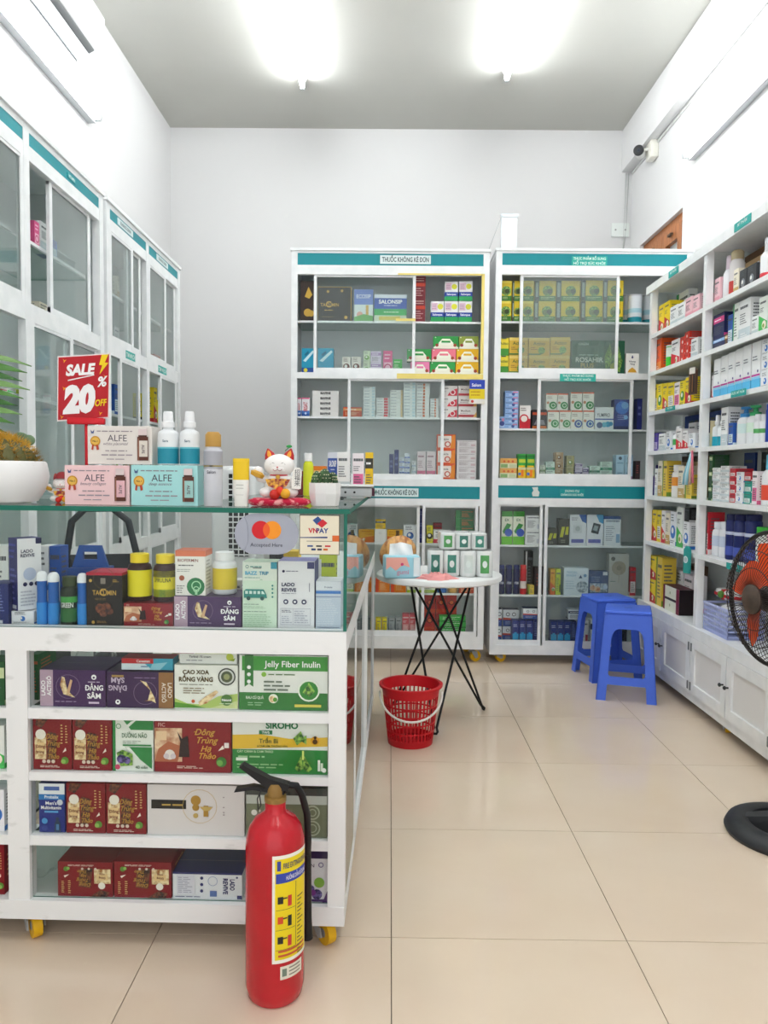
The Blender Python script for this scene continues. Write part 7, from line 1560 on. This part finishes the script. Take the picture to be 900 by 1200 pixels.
MB().lathe([(.03, -.17), (.06, -.16), (.068, -.08), (.06, -.05)], '#26282b', 24, tf=fr).obj('motor_housing', t)
gw = '#2c2724'
def guard(sgn, dome, name):
    g = MB(); nw = 72
    prof = [(.045, dome), (.09, dome*.97), (.14, dome*.85), (.185, dome*.55), (RG, .0)]
    for k in range(nw):
        a = 2*PI*k/nw; tw = .25
        P = [fr @ Vector((r*math.cos(a+tw*(1-r/RG)), r*math.sin(a+tw*(1-r/RG)), sgn*zz)) for r, zz in prof]
        g.tube(P, .0011, gw, 4)
    for r, zz in ((.1, dome*.95), (.155, dome*.78)):
        g.tube([fr @ Vector((r*math.cos(2*PI*k/48), r*math.sin(2*PI*k/48), sgn*zz)) for k in range(48)], .0015, gw, 4, closed=True)
    return g.obj(name, t)
guard(1, .07, 'front_guard'); guard(-1, .075, 'rear_guard')
MB().tube([fr @ Vector((RG*math.cos(2*PI*k/56), RG*math.sin(2*PI*k/56), 0)) for k in range(56)], .007, '#1f1d1c', 8, closed=True).obj('guard_ring', t)
MB().lathe([(.0, .078), (.04, .077), (.048, .072), (.048, .066)], 'rust', 28, tf=fr, cap=False).obj('badge', t)
for k in range(5):
    bl = MB(); v = []; f = []
    for i in range(7):
        r = .04+.14*i/6
        for j in range(7):
            wv = (.35+.25*math.sin(PI*i/6))*(j/6-.5)*1.7; a = 2*PI*k/5+wv+.3*i/6
            v.append((r*math.cos(a), r*math.sin(a), .018*(j/6-.5)*2))
    for i in range(6):
        for j in range(6): f.append((i*7+j, (i+1)*7+j, (i+1)*7+j+1, i*7+j+1))
    bl.add(v, f, '#e8501c', True, fr); bl.obj('blade', t)
MB().lathe([(.0, .04), (.03, .036), (.042, .02), (.042, -.03)], '#2a2220', 22, tf=fr, cap=False).obj('blade_hub', t)
# ------------------------------------------------------------------ behind the counter: office chair and air cooler
t = thing('office_chair', 'black office chair behind the glass counter', 'chair', (-1.08, 2.8, 0), .3)
MB().rbox(-.19, -.2, .44, .19, .2, .52, '#1a1b1d', .03, 3).obj('seat', t)
bp = [(-.12, .2, .6), (-.13, .23, .85), (-.11, .24, .98), (-.06, .24, 1.03), (.04, .24, 1.03), (.1, .24, .98), (.13, .23, .85), (.12, .2, .6), (-.12, .2, .6)]
q = MB(); q.tube(bp, .014, '#232a30', 8); q.obj('back_frame', t)
q = MB(); q.add([(-.12, .22, .6), (.12, .22, .6), (.13, .235, .85), (.1, .24, .84), (-.1, .24, .84), (-.13, .235, .85)], [(0, 1, 2, 3, 4, 5)], '#2a3036'); q.add([(-.12, .226, .6), (.12, .226, .6), (.13, .241, .85), (-.13, .241, .85)], [(3, 2, 1, 0)], '#2a3036'); q.obj('back_mesh', t)
MB().tube([(0, .1, .45), (0, .26, .5), (0, .25, .62)], .018, '#1a1b1d', 8).obj('back_bracket', t)
MB().lathe([(.025, .1), (.025, .44)], '#3a3c40', 14).obj('gas_lift', t)
for k in range(5):
    a = 2*PI*k/5
    MB().tube([(0, 0, .11), (.2*math.cos(a), .2*math.sin(a), .075)], [.024, .015], '#1a1b1d', 8).obj('foot', t)
    MB().lathe([(.0, -.016), (.03, -.016), (.03, .016), (.0, .016)], '#141416', 14, tf=Matrix.Translation((.2*math.cos(a), .2*math.sin(a), .0305)) @ Matrix.Rotation(a, 4, 'Z') @ Matrix.Rotation(PI/2, 4, 'X')).obj('castor', t)
p0, p1 = at(257, 560, 3.3), at(283, 560, 3.3)
aw = .3; ax = (p0.x+p1.x)/2-.02; ztop = at(270, 546, 3.3).z
t = thing('air_cooler', 'white air cooler with black grille behind the counter', 'air cooler', (ax, 3.45, 0))
MB().rbox(-.1, 0, .05, .1, .26, ztop, '#e2e4e4', .02, 3).obj('body', t)
q = MB().box(-.02, -.003, .8, .075, .002, ztop-.03, '#17181a'); q.obj('grille_recess', t)
for k in range(16): 
    zz = .805+(ztop-.84)*k/15
    MB().box(-.022, -.008, zz, .077, -.003, zz+.006, '#dfe2e2').obj('louvre', t)
for x in (-.022, .0, .025, .05, .072): MB().box(x, -.01, .8, x+.005, -.008, ztop-.03, '#dfe2e2').obj('grille_bar', t)
for x in (-.07, .07):
    for y in (.05, .21): MB().lathe([(.02, 0), (.02, .052)], '#8a8c8e', 10).obj('foot', t, (x, y, 0))
# ------------------------------------------------------------------ on the walls
t = thing('air_conditioner', 'white split air conditioner high on the left wall', 'air conditioner', (XL, 3.18, 3.27))
ac = MB()
pr = [(0, .0), (.09, -.0), (.2, .055), (.225, .12), (.225, .24), (.2, .28), (0, .29)]
n = len(pr); Lh = .93
ac.add([(x, 0, zz) for x, zz in pr]+[(x, Lh, zz) for x, zz in pr], [tuple(range(n))[::-1], tuple(range(n, 2*n))]+[(j, (j+1) % n, n+(j+1) % n, n+j) for j in range(n)][:], '#eceeef')
ac.obj('casing', t)
MB().add([(.098, .06, .0), (.195, .06, .05), (.195, Lh-.06, .05), (.098, Lh-.06, .0)], [(0, 1, 2, 3)], '#8d9092').obj('air_outlet', t)
lv_ = MB(); lv_.add([(.12, .05, -.004), (.17, .05, .022), (.17, Lh-.05, .022), (.12, Lh-.05, -.004), (.12, .05, .0), (.17, .05, .026), (.17, Lh-.05, .026), (.12, Lh-.05, .0)], [(0, 3, 2, 1), (4, 5, 6, 7), (0, 1, 5, 4), (2, 3, 7, 6), (1, 2, 6, 5), (3, 0, 4, 7)], '#e6e8ea'); lv_.obj('louvre', t)
MB().box(.096, .05, -.002, .102, Lh-.05, .003, '#1c1d1f').obj('seam', t)
MB().tube([(.012, Lh-.05, .0), (.012, Lh-.05, -.075)], .006, '#e8eaea', 8).obj('drain_pipe', t)
# security camera and its box
pcam = atx(750, 180, XR-.04)
cy_ = 5.55
cz_ = atx(770, 172, XR).z
t = thing('security_camera', 'white bullet security camera with black face under the beam', 'camera', (XR, atx(769, 175, XR).y, atx(769, 175, XR).z))
MB().rbox(-.055, -.055, -.07, 0, .055, .075, '#e4e2d8', .006).obj('junction_box', t)
MB().tube([(-.05, 0, .0), (-.075, .02, .005), (-.09, .04, .005)], .011, '#e2e2de', 8).obj('bracket', t)
cd = Vector((-.42, -.9, -.12)).normalized(); tfc = Matrix.Translation((-.1, .05, .0)) @ cd.to_track_quat('Z', 'Y').to_matrix().to_4x4()
MB().lathe([(.02, -.08), (.032, -.07), (.034, .05)], '#e6e6e4', 20, tf=tfc).obj('camera_body', t)
MB().lathe([(.036, .045), (.036, .056), (.03, .058), (.0, .057)], '#141517', 20, tf=tfc, cap=False).obj('camera_face', t)
MB().lathe([(.012, .0585), (.0, .062)], '#2c3440', 14, tf=tfc, cap=False).obj('lens', t)
# conduit along the wall under the beam, cable drop, wall plate
tag(MB().rbox(XR-.012, 3.2, 3.488, XR-.0005, 6.08, 3.508, '#dcdedc', .003).obj('cable_conduit'), 'thin pale cable conduit along the wall under the beam', 'conduit')
yd = YB-.012
q = MB().tube([(XR-.05, yd, 3.5), (XR-.055, yd, 3.2), (XR-.06, yd, 2.95), (XR-.075, yd, 2.78)], .004, '#c8cac8', 6); q.tube([(XR-.03, yd, 3.5), (XR-.04, yd, 3.1), (XR-.068, yd, 2.8)], .003, '#b8bab8', 6); q.ball((XR-.075, yd-.004, 2.77), .014, '#8a8c8c', 8, 6)
tag(q.obj('hanging_cable'), 'pair of thin grey cables hanging down the back corner', 'cable')
a, b = at(716, 278, YB), at(737, 262, YB)
q = MB().rbox(a.x, YB-.014, a.z, b.x, YB-.0005, b.z, '#e2e8e4', .003)
tag(q.obj('wall_plate'), 'blank pale wall plate on the back wall near the corner', 'wall plate')
for x in (a.x+.03, b.x-.03): MB().lathe([(.007, 0), (.007, .003)], '#9a9c9a', 8, tf=Matrix.Translation((x, YB-.014, (a.z+b.z)/2)) @ Matrix.Rotation(PI/2, 4, 'X')).obj('screw', bpy.data.objects['wall_plate'])
# tall pale board leaning behind the cabinets
p0, p1 = at(588, 251, 5.35), at(605.5, 290, 5.35)
q = MB().box(p0.x, 5.35, 0, p1.x, 5.39, p0.z, '#dde3e6'); q.box(p0.x-.004, 5.346, p0.z-.02, p1.x+.004, 5.394, p0.z+.004, '#c8ced2')
tag(q.obj('tall_board'), 'narrow pale board standing up behind the back cabinets', 'board')
MB().tube([(p0.x, 5.345, p0.z-.01), (p0.x-.1, 5.3, p0.z-.28)], .002, '#a8acae', 5).obj('string', bpy.data.objects['tall_board'])
finish_labels()
